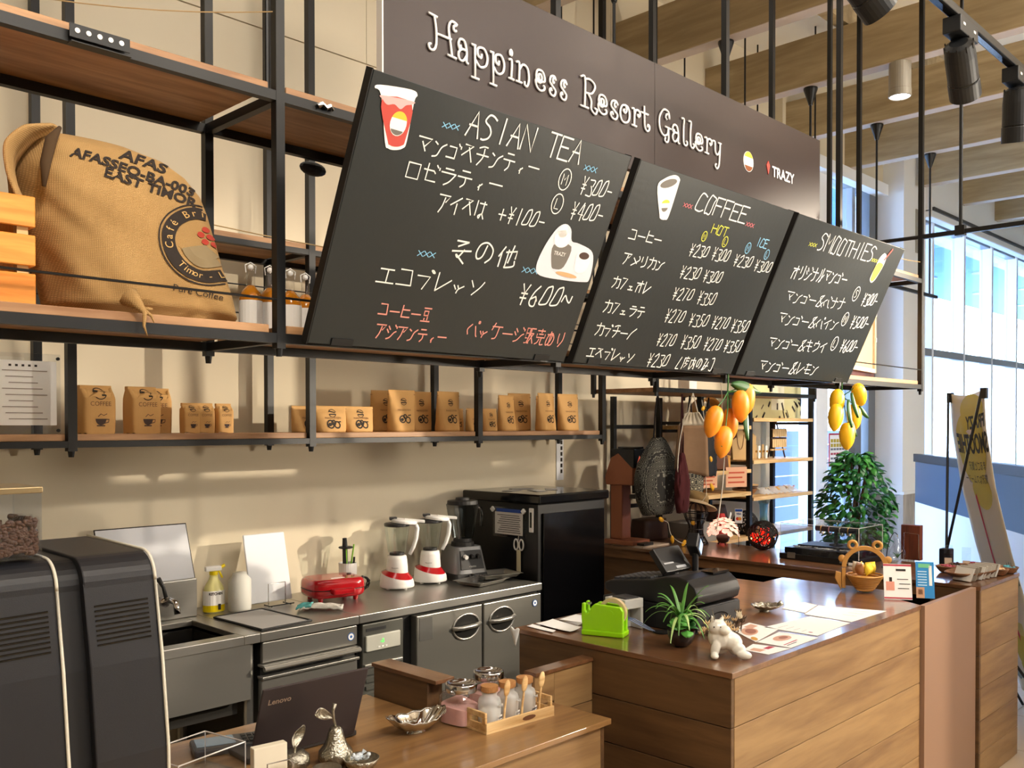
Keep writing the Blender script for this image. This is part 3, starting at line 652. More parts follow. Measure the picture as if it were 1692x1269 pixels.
def chalkboard(x0, w, idx, label, dx=0):
    h = .600; O = Vector((x0, 1.79, 1.786))
    t = thing('chalkboard_menu', label, 'menu board', O, 0, 'tilted chalkboard menus')
    def P(u, v, d=0): return Vector((u, 0, 0))+VV*v+NN*d
    def slab(mb, u0, v0, u1, v1, d0, d1):
        n = mb.vs([P(u, v, d) for d in (d0, d1) for u, v in ((u0, v0), (u1, v0), (u1, v1), (u0, v1))]); mb.fs([(0, 1, 2, 3), (7, 6, 5, 4), (0, 4, 5, 1), (1, 5, 6, 2), (2, 6, 7, 3), (3, 7, 4, 0)], n); return mb
    slab(MB(), 0, 0, w, h, -.022, 0).build('board', BOARDM, t, bevel=.0015)
    for a in (-.003, w): slab(MB(), a, -.002, a+.003, h+.002, -.024, -.001).build('side_edge', BOARDE, t)
    for a in (.06, w-.13): slab(MB(), a, .0, a+.06, .017, .0, .0035).build('ledge_clip', BOARDE, t)
    X = x0 if idx == 1 else (2.10 if idx == 2 else 3.03); off = X-x0
    mbs = {}
    for b, txt, c, u0, v0, u1, v1, hh in RUNS:
        if b != idx: continue
        m = MB(); n = len(txt); dv = (v1-v0)/n; adv = (u1-u0)/n
        small = 'ィェッ'
        for i, ch in enumerate(txt):
            if ch == ' ': continue
            sc = .62 if ch in small else 1
            wd = adv*.86*(.75 if ch in small else 1); hx = hh*sc*random.uniform(.94, 1.04)
            if ch in '0123456789¥': wd = adv*.78
            for st in strokes(ch):
                sl = .10*hx if ch in '0123456789¥' else .02*hx
                pts = [(off+u0+adv*i+p[0]*wd+p[1]*sl, v0+dv*i+p[1]*hx) for p in st]
                m.ribbon(pts, .0044 if hh > .05 else (.0034 if hh > .025 else .0022), lambda u, v: P(u, v, .0012))
        m.build('chalk_lettering', CHALK[c], t)
    for b, ch, c, u, v, r in CIRC:
        if b != idx: continue
        m = MB(); r *= 1.3; rw = r*.8
        m.ribbon([(off+u+rw*sin(k*pi/10), v+r*cos(k*pi/10)) for k in range(21)], .003, lambda a, b_: P(a, b_, .0012))
        for st in strokes(ch): m.ribbon([(off+u+(p[0]-.5)*rw*.8, v+(p[1]-.5)*r*1.0) for p in st], .0024, lambda a, b_: P(a, b_, .0012))
        m.build('chalk_circled_letter', CHALK[c], t)
    return t, P
def flat(t, P, name, poly, m, d=.0016, off=0):
    if name in ('cup_sticker', 'coffee_sticker', 'cup_drink', 'drink', 'coffee_cup', 'cup_ice'): poly = [tuple(q) for q in cr_smooth(poly, 4, True)]
    mb = MB(); mb.vs([P(u+off, v, d) for u, v in poly]); mb.fs([tuple(range(len(poly)))]); return mb.build(name, m, t)
def ell(cx, cy, rx, ry, a0=0, a1=360, n=20, rot=0): 
    q = []
    for k in range(n+1):
        a = radians(a0+(a1-a0)*k/n); x, y = rx*cos(a), ry*sin(a); q.append((cx+x*cos(rot)-y*sin(rot), cy+x*sin(rot)+y*cos(rot)))
    return q
S_W = mat('sticker_white', '#fbfaf7', .5); S_R = mat('sticker_red', '#c8493f', .5); S_Y = mat('sticker_yellow', '#e8c93c', .5); S_G = mat('sticker_grey', '#75706a', .6); S_B = mat('sticker_brown', '#4a3228', .6); S_P = mat('sticker_pale', '#dfe0ea', .6); S_T = mat('sticker_tan', '#d9a97a', .6)
b1, P1 = chalkboard(1.179, .874, 1, 'largest chalkboard menu headed ASIAN TEA, left of the other two')
b2, P2 = chalkboard(2.098, .876, 2, 'middle chalkboard menu headed COFFEE with a paper cup sticker')
b3, P3 = chalkboard(3.014, .92, 3, 'rightmost chalkboard menu headed SMOOTHIES')
# iced tea cup sticker
flat(b1, P1, 'cup_sticker', [(.016, .566), (.03, .574), (.108, .583), (.124, .576), (.118, .56), (.131, .47)] and [(.012, .566), (.024, .575), (.104, .585), (.123, .578), (.119, .562), (.126, .48), (.120, .463), (.100, .455), (.082, .455), (.070, .466), (.032, .555)], S_W)
flat(b1, P1, 'cup_drink', [(.036, .549), (.114, .557), (.121, .482), (.115, .468), (.098, .462), (.084, .463), (.075, .472)], S_R, .0020)
flat(b1, P1, 'cup_ice', [(.037, .549), (.052, .541), (.07, .546), (.088, .540), (.100, .551), (.114, .556), (.116, .563), (.033, .556)], mat('ice_pink', '#e9b6b6', .5), .0022)
flat(b1, P1, 'cup_logo', ell(.092, .510, .022, .026), S_W, .0024); flat(b1, P1, 'cup_logo', ell(.092, .512, .022, .024, 20, 160), S_Y, .0027); flat(b1, P1, 'cup_logo', ell(.092, .502, .018, .016, 200, 340), S_G, .0027)
# whipped mug and coffee sticker
flat(b1, P1, 'coffee_sticker', [(.640, .262), (.648, .315), (.672, .366), (.70, .385), (.728, .375), (.745, .345), (.775, .342), (.835, .33), (.858, .30), (.866, .25), (.845, .240), (.76, .236), (.665, .238)], S_P)
flat(b1, P1, 'coffee_cup', [(.680, .325), (.750, .330), (.745, .272), (.712, .262), (.695, .272)], S_G, .002); flat(b1, P1, 'whipped_cream', ell(.705, .345, .032, .024), S_W, .0024); flat(b1, P1, 'whipped_cream', ell(.70, .365, .018, .018), S_W, .0024)
flat(b1, P1, 'coffee_cup', [(.785, .318), (.838, .312), (.840, .275), (.815, .262), (.790, .272)], S_W, .0024); flat(b1, P1, 'coffee', ell(.812, .312, .021, .010), S_B, .0028); flat(b1, P1, 'wooden_spoon', ell(.765, .252, .045, .006, rot=-.05), S_T, .0026)
m = text_mb('TRAZY', .015, fn=lambda u, v: P1(.690+u, .30+v, .0026)); m.build('cup_print', S_W, b1)
# paper cup sticker
o2 = .002
flat(b2, P2, 'cup_sticker', [(.104+o2, .545), (.125, .572), (.165, .590), (.194, .585), (.199, .565), (.203, .475), (.190, .462), (.168, .462), (.156, .475)], S_W)
flat(b2, P2, 'coffee', ell(.151, .563, .037, .012, rot=.35), S_G, .002); flat(b2, P2, 'cup_logo', ell(.168, .508, .018, .010, 0, 180, rot=.2), S_Y, .002); flat(b2, P2, 'cup_logo', ell(.171, .497, .015, .014, 190, 350, rot=.2), S_G, .002)
# smoothie sticker
o3 = .016
flat(b3, P3, 'cup_sticker', [(.700+o3, .455), (.706+o3, .51), (.712+o3, .54), (.735+o3, .56), (.762+o3, .553), (.770+o3, .53), (.768+o3, .50), (.752+o3, .455), (.732+o3, .436), (.712+o3, .44)], S_W)
flat(b3, P3, 'drink', [(.704+o3, .455), (.710+o3, .515), (.760+o3, .518), (.765+o3, .50), (.748+o3, .457), (.730+o3, .441), (.713+o3, .444)], S_Y, .002)
m = MB(); m.ribbon([(.755+o3, .535), (.790+o3, .583)], .009, lambda u, v: P3(u, v, .0026)); m.build('straw', S_R, b3)
# ================================================================ THE BIG SIGN
sg = thing('shop_sign', 'long brown fascia sign with curly white lettering above the menu boards', 'sign', (1.411, 1.81, 2.418))
SIGN = mat('sign_brown', '#392e2d', .38, var=.04, vscale=30)
for a, b_ in ((0, 1.121), (1.123, 2.299)): bx('sign_panel', SIGN, sg, (a, 0, 0, b_, .022, .375), bevel=.001)
bx('edge_strip', PAPER, sg, (-.004, 0, 0, 0, .022, .375))
# curly letters: strokes in a box of width 1, baseline 0, x-height .62, cap 1
def SPI(cx, cy, r, a0, turns, n=12, r1=.25):
    return [(cx+(r*(1-k/n)+r*r1*k/n)*cos(a0+2*pi*turns*k/n), cy+(r*(1-k/n)+r*r1*k/n)*sin(a0+2*pi*turns*k/n)) for k in range(n+1)]
CUR = {
'H': [[(.02, 1), (.32, .97)], [(.22, .98), (.28, .6), (.28, .2), (.2, .02), (.06, .0), (.02, .12), (.1, .16)], [(.3, .5), (.82, .5)], [(1.0, .8), (.92, .78), (.90, .90), (1.02, .98), (.82, 1.02), (.72, .8), (.78, .4), (.84, .03)], [(.68, .02), (1.0, .0)]],
'a': [[(.28, .45), (.32, .36), (.18, .34), (.12, .48), (.28, .62), (.62, .58), (.78, .3), (.76, .02), (.92, -.02)], [(.76, .34), (.4, .34), (.12, .2), (.2, .02), (.5, .02), (.76, .18)]],
'p': [[(.06, .60), (.3, .60)], [(.26, .60), (.26, -.36)], [(.04, -.36), (.48, -.36)], [(.28, .18), (.55, .02), (.88, .12), (.96, .38), (.76, .60), (.44, .56), (.42, .36), (.60, .30), (.64, .42)]],
'i': [[(.2, .58), (.58, .58), (.52, .03)], [(.2, .02), (.85, .02)], [(.44, .80), (.56, .74), (.62, .82), (.5, .90), (.36, .84), (.40, .72)]],
'n': [[(.06, .60), (.28, .60), (.26, .03)], [(.06, .02), (.46, .02)], [(.28, .40), (.52, .60), (.82, .52), (.9, .2), (.80, -.02), (.64, -.02), (.62, .1)]],
'e': [[(.36, .36), (.30, .46), (.44, .52), (.60, .42), (.50, .26), (.24, .26), (.10, .42), (.24, .62), (.66, .62), (.86, .40), (.70, .30), (.10, .32), (.14, .10), (.44, .0), (.78, .06), (.82, .16), (.7, .18)]],
's': [[(.66, .44), (.56, .40), (.52, .52), (.70, .60), (.84, .50), (.66, .62), (.3, .58), (.2, .40), (.5, .28), (.80, .16), (.66, .0), (.3, .0), (.14, .12), (.3, .2), (.4, .12)]],
'R': [[(.04, .98), (.3, .98), (.28, .03)], [(.04, .02), (.5, .02)], [(.28, .95), (.6, 1.0), (.88, .84), (.7, .56), (.3, .5)], [(.46, .52), (.66, .3), (.66, .02), (.9, -.1), (1.0, .06), (.86, .1)]],
'o': [[(.46, .46), (.38, .40), (.5, .34), (.66, .44), (.56, .6), (.26, .56), (.08, .32), (.2, .06), (.5, .0), (.82, .1), (.92, .34), (.78, .56), (.5, .62)]],
'r': [[(.06, .60), (.34, .58), (.34, .03)], [(.08, .02), (.6, .02)], [(.34, .38), (.56, .60), (.90, .58), (.96, .44), (.78, .38), (.72, .48)]],
't': [[(.4, .86), (.42, .5), (.46, .14), (.64, .0), (.88, .04), (.94, .18), (.8, .24), (.72, .14)], [(.08, .60), (.82, .60)]],
'G': [[(.68, .70), (.58, .76), (.62, .88), (.78, .90), (.86, .74), (.78, 1.0), (.4, 1.02), (.08, .7), (.1, .3), (.36, .08), (.7, .16), (.78, .42)], [(.52, .42), (1.0, .40)], [(.78, .42), (.80, -.02), (.66, -.14), (.5, -.1), (.56, .02)]],
'l': [[(.14, .98), (.5, .96), (.42, .6), (.44, .12), (.62, .0), (.9, .04), (.94, .14), (.8, .18)]],
'y': [[(.04, .60), (.3, .58), (.34, .2), (.6, .12), (.84, .3)], [(.66, .6), (.98, .6)], [(.88, .6), (.84, .2), (.74, -.3), (.5, -.44), (.34, -.34), (.46, -.26)]]}
SL = [('H', 1.55, 1.647), ('a', 1.649, 1.693), ('p', 1.697, 1.762), ('p', 1.766, 1.826), ('i', 1.834, 1.868), ('n', 1.866, 1.929), ('e', 1.948, 1.997), ('s', 2.004, 2.044), ('s', 2.052, 2.092), ('R', 2.145, 2.227), ('e', 2.229, 2.282), ('s', 2.286, 2.338), ('o', 2.337, 2.395), ('r', 2.398, 2.447), ('t', 2.447, 2.50), ('G', 2.547, 2.619), ('a', 2.622, 2.673), ('l', 2.674, 2.718), ('l', 2.716, 2.760), ('e', 2.762, 2.818), ('r', 2.82, 2.871), ('y', 2.872, 2.932)]
SIGNW = mat('sign_white', '#ffffff', .5)  # plain white lettering colour
for ch, a, b_ in SL:
    m = MB()
    for st in CUR[ch]:
        q = cr_smooth(st, 4) if len(st) > 2 else [Vector(p) for p in st]
        pts = [(a+p[0]*(b_-a)-1.411, -.004, (2.557-2.418)+p[1]*.090) for p in q]
        m.tube(pts, .0036, 6)
    m.build('letter', SIGNW, sg, smooth=True)
cx, cz = 3.127-1.411, 2.588-2.418
def disc(name, cx, cz, rx, rz, a0, a1, m, d): 
    mb = MB(); mb.prism([(p[0], p[1]) for p in ell(cx, cz, rx, rz, a0, a1, 20)][:-1 if a1-a0 == 360 else None], -d, 0, 'y'); return mb.build(name, m, sg)
disc('round_logo', cx, cz, .036, .038, 0, 360, PAPER, .002); disc('round_logo', cx, cz+.002, .032, .034, 25, 155, S_Y, .003); disc('round_logo', cx, cz-.002, .031, .034, 205, 335, mat('logo_brown', '#8a4a1e', .5), .003)
mb = MB(); mb.prism([(3.274-1.411, .172+.03), (3.287-1.411, .172+.012), (3.274-1.411, .172-.022), (3.261-1.411, .172+.012)], -.003, 0, 'y'); mb.build('diamond_logo', S_R, sg)
m = text_mb('TRAZY', .056, sx=1.0, bold=.0012, fn=lambda u, v: (3.304-1.411+u, -.003, .150+v)); m.build('shop_lettering', SIGNW, sg)
# ================================================================ GOODS ON THE FRONT SHELF
U = 1.830
CRW = wood('orange_crate_wood', '#c9781f', '#eba044', 'X', 1.2, .45)
def crate(loc, rz, label, words):
    """slatted crate, three slats a side on corner battens"""
    t = thing('wooden_crate', label, 'crate', loc, rz, 'stained orange crates')
    w, d, h = .30, .22, .205
    for k in range(3):
        z = .0+k*.073
        for nm, b in (('slat', (-w/2, -d/2, z, w/2, -d/2+.008, z+.058)), ('slat', (-w/2, d/2-.008, z, w/2, d/2, z+.058)), ('slat', (-w/2, -d/2+.0085, z, -w/2+.008, d/2-.0085, z+.058)), ('slat', (w/2-.008, -d/2+.0085, z, w/2, d/2-.0085, z+.058))):
            bx(nm, CRW, t, b, bevel=.0015, segs=1)
    for sx_ in (-1, 1):
        for sy in (-1, 1): bx('corner_batten', PINE, t, tuple(sorted((sx_*(w/2-.010), sx_*(w/2-.03)))[0:1])+(min(sy*(d/2-.010), sy*(d/2-.03)), .001)+(max(sx_*(w/2-.010), sx_*(w/2-.03)), max(sy*(d/2-.010), sy*(d/2-.03)), h-.003))
    bx('bottom', CRW, t, (-w/2+.01, -d/2+.01, .002, w/2-.01, d/2-.01, .008))
    for s_, size, x, z in words:
        m = text_mb(s_, size, bold=.001, align='RIGHT', fn=lambda u, v: (x+u, -d/2-.0012, z+v)); m.build('stencil_lettering', INK, t)
    return t
crate((.485, 1.99, U), 0, 'lower orange slatted crate at the left end of the shelf beside the burlap sack', [('FRAZY', .062, -.045+.05, .157), ('JUICY Z', .05, -.07+.05, .088), ('New', .018, .048, .042), ('& so', .013, .048, .028), ('wonderful', .013, .048, .016), ('natural', .012, .048, .005)])
crate((.415, 1.985, U+.207), radians(-24), 'upper orange crate turned at an angle on top of the lower crate', [])
# burlap sack
BUR = weave('burlap', '#a98350', '#d2aa6e', 620, .95)
BURD = mat('sack_ink', '#2c2420', .9)
prof = [(1.831, .735, 1.10, .13), (1.85, .705, 1.115, .15), (1.90, .690, 1.10, .155), (1.96, .668, 1.075, .155), (2.02, .650, 1.055, .15), (2.07, .640, 1.040, .145), (2.11, .634, 1.026, .135), (2.145, .636, .995, .12), (2.172, .645, .950, .10), (2.190, .665, .885, .07), (2.198, .70, .80, .03)]
SC0 = (.93, 2.015, U)
def sackpt(i, j):
    a = 2*pi*i; q = j*(len(prof)-1); k = min(int(q), len(prof)-2); f = q-k
    z, xl, xr, d = [prof[k][n]*(1-f)+prof[k+1][n]*f for n in range(4)]
    c, s = cos(a), sin(a); e = .75
    x = (xl+xr)/2+(xr-xl)/2*abs(c)**e*(1 if c >= 0 else -1); y = 2.022+d*.93*abs(s)**.85*(1 if s >= 0 else -1)
    nz = noise.noise(Vector((x*7, y*7, z*7)))*.012+noise.noise(Vector((x*18+z*20, y*18, z*9)))*.007
    wr = .006*sin((x-.7)*60+z*45)*max(0, (1.93-z)/.1)
    return (x-SC0[0]+nz, y-SC0[1]+nz*1.4+wr, z-SC0[2]+(nz*.5 if j > .02 else 0))
sk_ = thing('burlap_coffee_sack', 'big burlap coffee sack slumped on the shelf beside the orange crates', 'sack', SC0)
m = MB().grid(sackpt, 72, 60, True); n = m.vs([(0, 0, .001)]); m.fs([(n, (k+1) % 72, k) for k in range(72)]); n = m.vs([(-.18, 0, .372)]); m.fs([(n, 60*72+k, 60*72+(k+1) % 72) for k in range(72)])
body = m.build('sack_body', BUR, sk_, smooth=True)
# rolled mouth of the sack: a thick flap at the upper left
fl_ = [(-.225, -.09, .365), (-.268, -.115, .33), (-.292, -.125, .28), (-.300, -.125, .22), (-.296, -.12, .17)]
def flap(u, v):
    q = v*(len(fl_)-1); k = min(int(q), len(fl_)-2); f = q-k; p = Vector(fl_[k]).lerp(Vector(fl_[k+1]), f)
    return (p.x-.030*sin(pi*v)+.055*u-.02+.004*sin(9*v), p.y+.10*u*u+.03*u, p.z+.02*(1-u)*sin(pi*v))
MB().grid(flap, 8, 16).build('mouth_flap', BUR, sk_, smooth=True, solid=.008, sub=1)
MB().tube([(-.235, -.095, .358), (-.258, -.112, .325), (-.272, -.122, .275), (-.276, -.125, .23)], [.004, .011, .010, .004], 8).build('mouth_gap', mat('sack_slit_shade', '#4a3722', .95), sk_, smooth=True)  # dark tube standing in for the shade inside the mouth slit
MB().tube([(-.13, -.16, .0+.03), (-.115, -.178, .01), (-.108, -.188, -.004), (-.112, -.192, -.03), (-.104, -.190, -.05)], [.022, .010, .005, .003, .001], 7).tube([(-.108, -.186, 0), (-.095, -.188, -.008), (-.09, -.19, -.022)], [.005, .003, .001], 6).tube([(-.108, -.180, .004), (-.09, -.184, .006)], [.006, .002], 6).build('frayed_corner', BUR, sk_, smooth=True)
bpy.context.view_layer.update()
DIR = Vector((.55, .83, 0)).normalized()   # print faces the viewer's side of the sack
RT = Vector((DIR.y, -DIR.x, 0))
def sp(cx, cz, rot=0, tilt=0):
    def fn(u, v): 
        a, b = u*cos(rot)-v*sin(rot), u*sin(rot)+v*cos(rot)
        p = RT*(cx+a)+Vector((0, 0, cz+b))-DIR*.1; return tuple(p)
    return fn
def lay(m, name, mt_): 
    project(m, body, DIR, .0022, .5)
    if m.f: m.build(name, mt_, sk_, recalc=False)
def dense_text(s_, size, fn, bold=.0006): 
    return text_mb(s_, size, bold=bold, align='CENTER', fn=fn)
for s_, size, cx, cz, rot in (('AFAS', .036, -.005, .313, -.14), ('AFASSEQ-BA-003', .029, -.018, .286, -.15), ('EAST TIMOR', .029, .012, .258, -.16)):
    lay(dense_text(s_, size, sp(cx, cz, rot), .0010), 'stencil_lettering', BURD)
def ringm(cx, cz, r0, r1, a0, a1, sx_=1, n=60):
    m = MB(); f = sp(cx, cz)
    b = m.vs([f(r*sx_*cos(radians(a0+(a1-a0)*k/n)), r*sin(radians(a0+(a1-a0)*k/n))) for k in range(n+1) for r in (r0, (r0*2+r1)/3, (r0+r1*2)/3, r1)])
    for k in range(n):
        for q in range(3): m.fs([(b+4*k+q, b+4*k+q+1, b+4*k+5+q, b+4*k+4+q)])
    return m
EX, EZ = .112, .165
lay(ringm(EX, EZ, .058, .084, 60, 330, .92), 'round_emblem', BURD); lay(ringm(EX, EZ, .088, .091, 60, 330, .92), 'round_emblem', BURD)
lay(ringm(EX, EZ, .0, .052, 200, 330, .85), 'emblem_leaf', mat('emblem_grey', '#8b7a5c', .9))
for k in range(7):
    a = k*pi/3; rr = 0 if k == 6 else .0165
    lay(ringm(EX+.008+rr*cos(a), EZ+.022+rr*sin(a), 0, .0068, 0, 360, 1, 12), 'emblem_berry', mat('berry_red', '#a83a2c', .9))
CRM = mat('sack_print_light', '#caa468', .9)
for i, ch in enumerate('Café Brisa'):
    a = radians(192-i*13.5); 
    if ch != ' ': 
        m = text_mb(ch, .021, align='CENTER', fn=sp(EX+.064*cos(a)*.92, EZ+.064*sin(a), a-pi/2)); project(m, body, DIR, .0036, .5); m.f and m.build('emblem_lettering', CRM, sk_, recalc=False)
for i, ch in enumerate('Timor - Leste'):
    a = radians(228+i*8.8)
    if ch != ' ': 
        m = text_mb(ch, .019, align='CENTER', fn=sp(EX+.076*cos(a)*.92, EZ+.076*sin(a), a+pi/2)); project(m, body, DIR, .0036, .5); m.f and m.build('emblem_lettering', CRM, sk_, recalc=False)
lay(text_mb('Pure Coffee', .020, align='CENTER', fn=sp(.10, .052, -.12)), 'script_lettering', BURD)
# tea bottles behind the sack
AMB = mat('amber_tea', '#d98a1e', .15, trans=.35, coat=.3)
def bottle(loc, label, group):
    t = thing('glass_bottle', label, 'bottle', loc, 0, group)
    MB().lathe([(.026, 0), (.028, .01), (.028, .085), (.024, .10), (.010, .118)], 20).build('bottle_body', AMB, t, smooth=True)
    MB().lathe([(.0285, .012), (.0288, .015), (.0288, .078), (.0285, .080)], 20, caps=False).build('paper_label', PAPER, t)
    MB().lathe([(.011, .118), (.010, .15), (.013, .152), (.013, .158), (.0, .158)], 16).build('neck', GLASS, t, smooth=True)
    m = MB().ball((0, 0, .164), .0075, 10, 6); m.tube([(-.013, 0, .150), (-.015, 0, .168), (0, 0, .176), (.015, 0, .168), (.013, 0, .150)], .0015, 5); m.build('swing_stopper', WHITEP, t)
    return t
bt = bottle((1.205, 2.08, U), 'swing-top bottle of amber tea standing nearest the sack', 'amber tea bottles')
for x, y, lab in ((1.262, 2.085, 'second amber tea bottle from the sack'), (1.325, 2.09, 'third amber tea bottle from the sack, seen at the front shelf post'), (1.452, 2.08, 'amber tea bottle nearest the largest chalkboard'), (1.39, 2.12, 'amber tea bottle just right of the front shelf post')): dup(bt, (x, y, U), None, lab)
# framed canvas seen from the back at the right end
FRD = wood('dark_red_frame', '#3b1710', '#5f2a1c', 'Z', 1, .35)
pf = thing('picture_frame', 'dark red picture frame with canvas back, standing at the right end of the shelf', 'frame', (4.50, 2.00, U), radians(9))
for b in ((-.34, 0, .0, .34, .03, .05), (-.34, 0, .45, .34, .03, .50), (-.34, 0, .0501, -.29, .03, .4499), (.29, 0, .0501, .34, .03, .4499)): bx('frame_bar', FRD, pf, b, bevel=.004)
for b in ((-.289, -.022, .04, .289, -.006, .06), (-.289, -.022, .44, .289, -.006, .46), (-.289, -.022, .06, -.26, -.006, .44), (.26, -.022, .06, .289, -.006, .44)): bx('stretcher_bar', mat('canvas_edge', '#d8ccb0', .9), pf, b)
bx('canvas', mat('raw_canvas', '#cfa97c', .9, var=.1, vscale=4), pf, (-.262, -.012, .055, .262, -.008, .445))
for x, z in ((.27, .33), (.27, .2), (.27, .4)): bx('clip', PAPER, pf, (x, -.026, z, x+.012, -.0222, z+.022))
# spotlight bracket strips on the top shelf rail
pb = tag(MB().box(.68, 1.826, 2.336, .795, 1.8285, 2.362).box(.68, 1.818, 2.325, .795, 1.839, 2.327).build('perforated_bracket', BLK), 'perforated metal bracket fixed to the top shelf rail above the sack', 'bracket')
for k in range(5): MB().lathe([(.005, 0), (.005, .001)], 12).build('hole', PAPER, pb).matrix_world = TR(.694+k*.021, 1.8255, 2.350) @ Matrix.Rotation(pi/2, 4, 'X')
tag(MB().tube([(1.24, 1.836, 2.342), (1.25, 1.833, 2.349), (1.262, 1.834, 2.343), (1.272, 1.833, 2.349), (1.28, 1.836, 2.342)], .006, 7).build('crumpled_tape', CHROME), 'crumpled silver tape on the rail left of the largest chalkboard', 'tape')
tag(MB().ball((1.475, 2.21, 2.315), .02, 12, 8, (2.2, .7, 1.0)).build('rolled_cloth', BLKM), 'small black roll tucked under the top shelf left of the largest chalkboard', 'roll')
# ================================================================ MANGO BUNCHES
def mango_bunch(loc, col, tip, label, fruit, leaves, stemtop):
    t = thing('mango_bunch', label, 'artificial fruit', loc, 0)
    mm = mat(col[0], col[1], .42, var=.10, vscale=9)
    for (x, y, z, tiltx, tilty, s_) in fruit:
        m = MB(); R = Matrix.Rotation(tiltx, 4, 'Y') @ Matrix.Rotation(tilty, 4, 'X')
        m.M = TR(x, y, z) @ R
        m.lathe([(.001, .056), (.012, .055), (.022, .049), (.031, .034), (.035, .014), (.0345, -.006), (.030, -.028), (.021, -.046), (.011, -.057), (.004, -.062), (.0005, -.0625)], 24, sx=1*s_, sy=.88*s_)
        m.build('mango', mm, t, smooth=True)
        a = Vector((x, y, z))+R.to_3x3() @ Vector((0, 0, .055))
        MB().tube([a, a.lerp(Vector((stemtop[0], stemtop[1], stemtop[2]-.05)), .5)+Vector((0, -.004, .004)), (stemtop[0], stemtop[1], stemtop[2]-.04)], .0022, 6).build('stalk', LEAF, t)
    MB().tube([(stemtop[0], stemtop[1], stemtop[2]-.05), (stemtop[0]+.004, stemtop[1], stemtop[2]), (stemtop[0]-.004, stemtop[1]-.005, stemtop[2]+.045)], .0028, 6).build('stem', LEAF, t)
    for (x, y, z, ux, uz, L_, w) in leaves:
        d = Vector((ux, -.25, uz)).normalized(); sd = d.cross(Vector((0, 1, 0))).normalized()
        def lf(u, v, d=d, sd=sd): 
            p = Vector((x, y, z))+d*L_*v+sd*w*(u-.5)*sin(pi*min(1, v*.97+.02))**.8*1.0+Vector((0, -.01*cos(pi*(u-.5)), -.012*v*v)); return p
        MB().grid(lf, 4, 10).build('leaf', mat('mango_leaf', '#2c5a28', .35, var=.2, vscale=30), t, smooth=True, solid=.0008)
    return t
mango_bunch((2.97, 1.80, 1.66), ('mango_orange', '#f0901c'), 0, 'bunch of five orange plastic mangoes hanging below the middle chalkboard',
    [(.040, -.03, .012, -.08, 0, 1.0), (.097, -.02, .040, .05, 0, 1.0), (-.100+.005, 0, -.045, .35, .1, 1.0), (.067, .03, -.052, -.05, 0, .95), (-.045, -.01, -.118, .30, 0, 1.0)],
    [(0, -.01, .09, 1, -.12, .15, .045), (.075, -.03, -.01, -.35, -1, .10, .04), (-.04, 0, -.08, -.6, -.7, .06, .035)], (0, 0, .10))
mango_bunch((3.90, 1.80, 1.65), ('mango_yellow', '#f2bd1c'), 0, 'bunch of five yellow plastic mangoes hanging below the rightmost chalkboard',
    [(.065, -.05, .083, -.75, .1, 1.0), (-.045, 0, .05, .15, 0, 1.0), (-.10, -.02, -.015, .25, 0, 1.0), (.125, 0, -.012, -.02, 0, 1.05), (-.01, -.03, -.095, .05, 0, 1.05)],
    [(-.03, -.04, .06, -.25, -1, .115, .042), (.0, -.04, .09, .12, -1, .10, .036), (.12, -.02, .035, .7, -.55, .07, .03), (.0, -.04, -.03, .3, -1, .06, .03)], (0, 0, .115))
# ================================================================ KRAFT BAGS ON THE REAR SHELF
Zs = 1.5725
def logo_marks(m, cx, cz, r, fn):
    m.ribbon([(cx+r*cos(radians(a)), cz+r*.9*sin(radians(a))) for a in range(15, 170, 15)], r*.14, fn); m.ribbon([(cx+r*cos(radians(a)), cz+r*.9*sin(radians(a))) for a in range(195, 350, 15)], r*.14, fn)
    m.ribbon([(cx-r*.7, cz+r*.45), (cx+r*.7, cz+r*.15)], r*.28, fn); m.ribbon([(cx-r*.8, cz-r*.25), (cx+r*.8, cz-r*.25)], r*.28, fn)
def coffee_bag(w, d, h, label, loc, rz, group):
    t = thing('coffee_bag', label, 'coffee bag', loc, rz, group)
    def fn(i, j):
        a = 2*pi*i; c, s = cos(a), sin(a); e = .28; k = min(1, max(0, (j-.82)/.18))
        x = w/2*abs(c)**e*(1 if c >= 0 else -1)*(1+.03*sin(j*pi)); y = d/2*abs(s)**e*(1 if s >= 0 else -1)*(1-.82*k)*(1+.05*sin(pi*j))+d*.10*k
        return (x, y, h*j+.0015*noise.noise(Vector((x*60, y*60, j*9+w*77)))*8)
    m = MB().grid(fn, 40, 14, True); m.fs([tuple(reversed(range(40))), tuple(14*40+k for k in range(40))]); b = m.build('bag', KRAFT, t, smooth=False, bevel=0)
    bx('folded_top', KRAFT, t, (-w/2*1.0, -d*.02, h-.006, w/2*1.0, d*.26, h+.007), bevel=.002)
    f = lambda u, v: (u, -.3, v); bpy.context.view_layer.update()
    m = MB(); logo_marks(m, 0, h*.86, w*.19, f); 
    m2 = text_mb('COFFEE', w*.19, align='CENTER', fn=lambda u, v: (u, -.3, h*.60+v)); 
    cz = h*.32; r = w*.17; m3 = MB()
    n = m3.vs([f(r*cos(radians(a)), cz+r*1.15*sin(radians(a))) for a in range(180, 361, 15)]); m3.fs([tuple(range(n, n+13))]); m3.ribbon([(r*.9, cz-.1*r), (r*1.5, cz-.1*r), (r*1.4, cz-.6*r), (r*.7, cz-.8*r)], r*.15, f); m3.ribbon([(-r*.7, cz-r*1.25), (r*.7, cz-r*1.25)], r*.22, f)
    m3.ribbon([(-r*.5, cz+r*.4), (0, cz+r*.9), (r*.5, cz+r*.6), (r*1.1, cz+r*.9)], r*.12, f)
    for q, mt_ in ((m, INK), (m2, mat('print_brown', '#7c5c40', .8)), (m3, mat('print_dark', '#4b3c38', .8))):
        project(q, b, (0, 1, 0), .001, 0); q.f and q.build('printed_design', mt_, t, recalc=False)
    return t
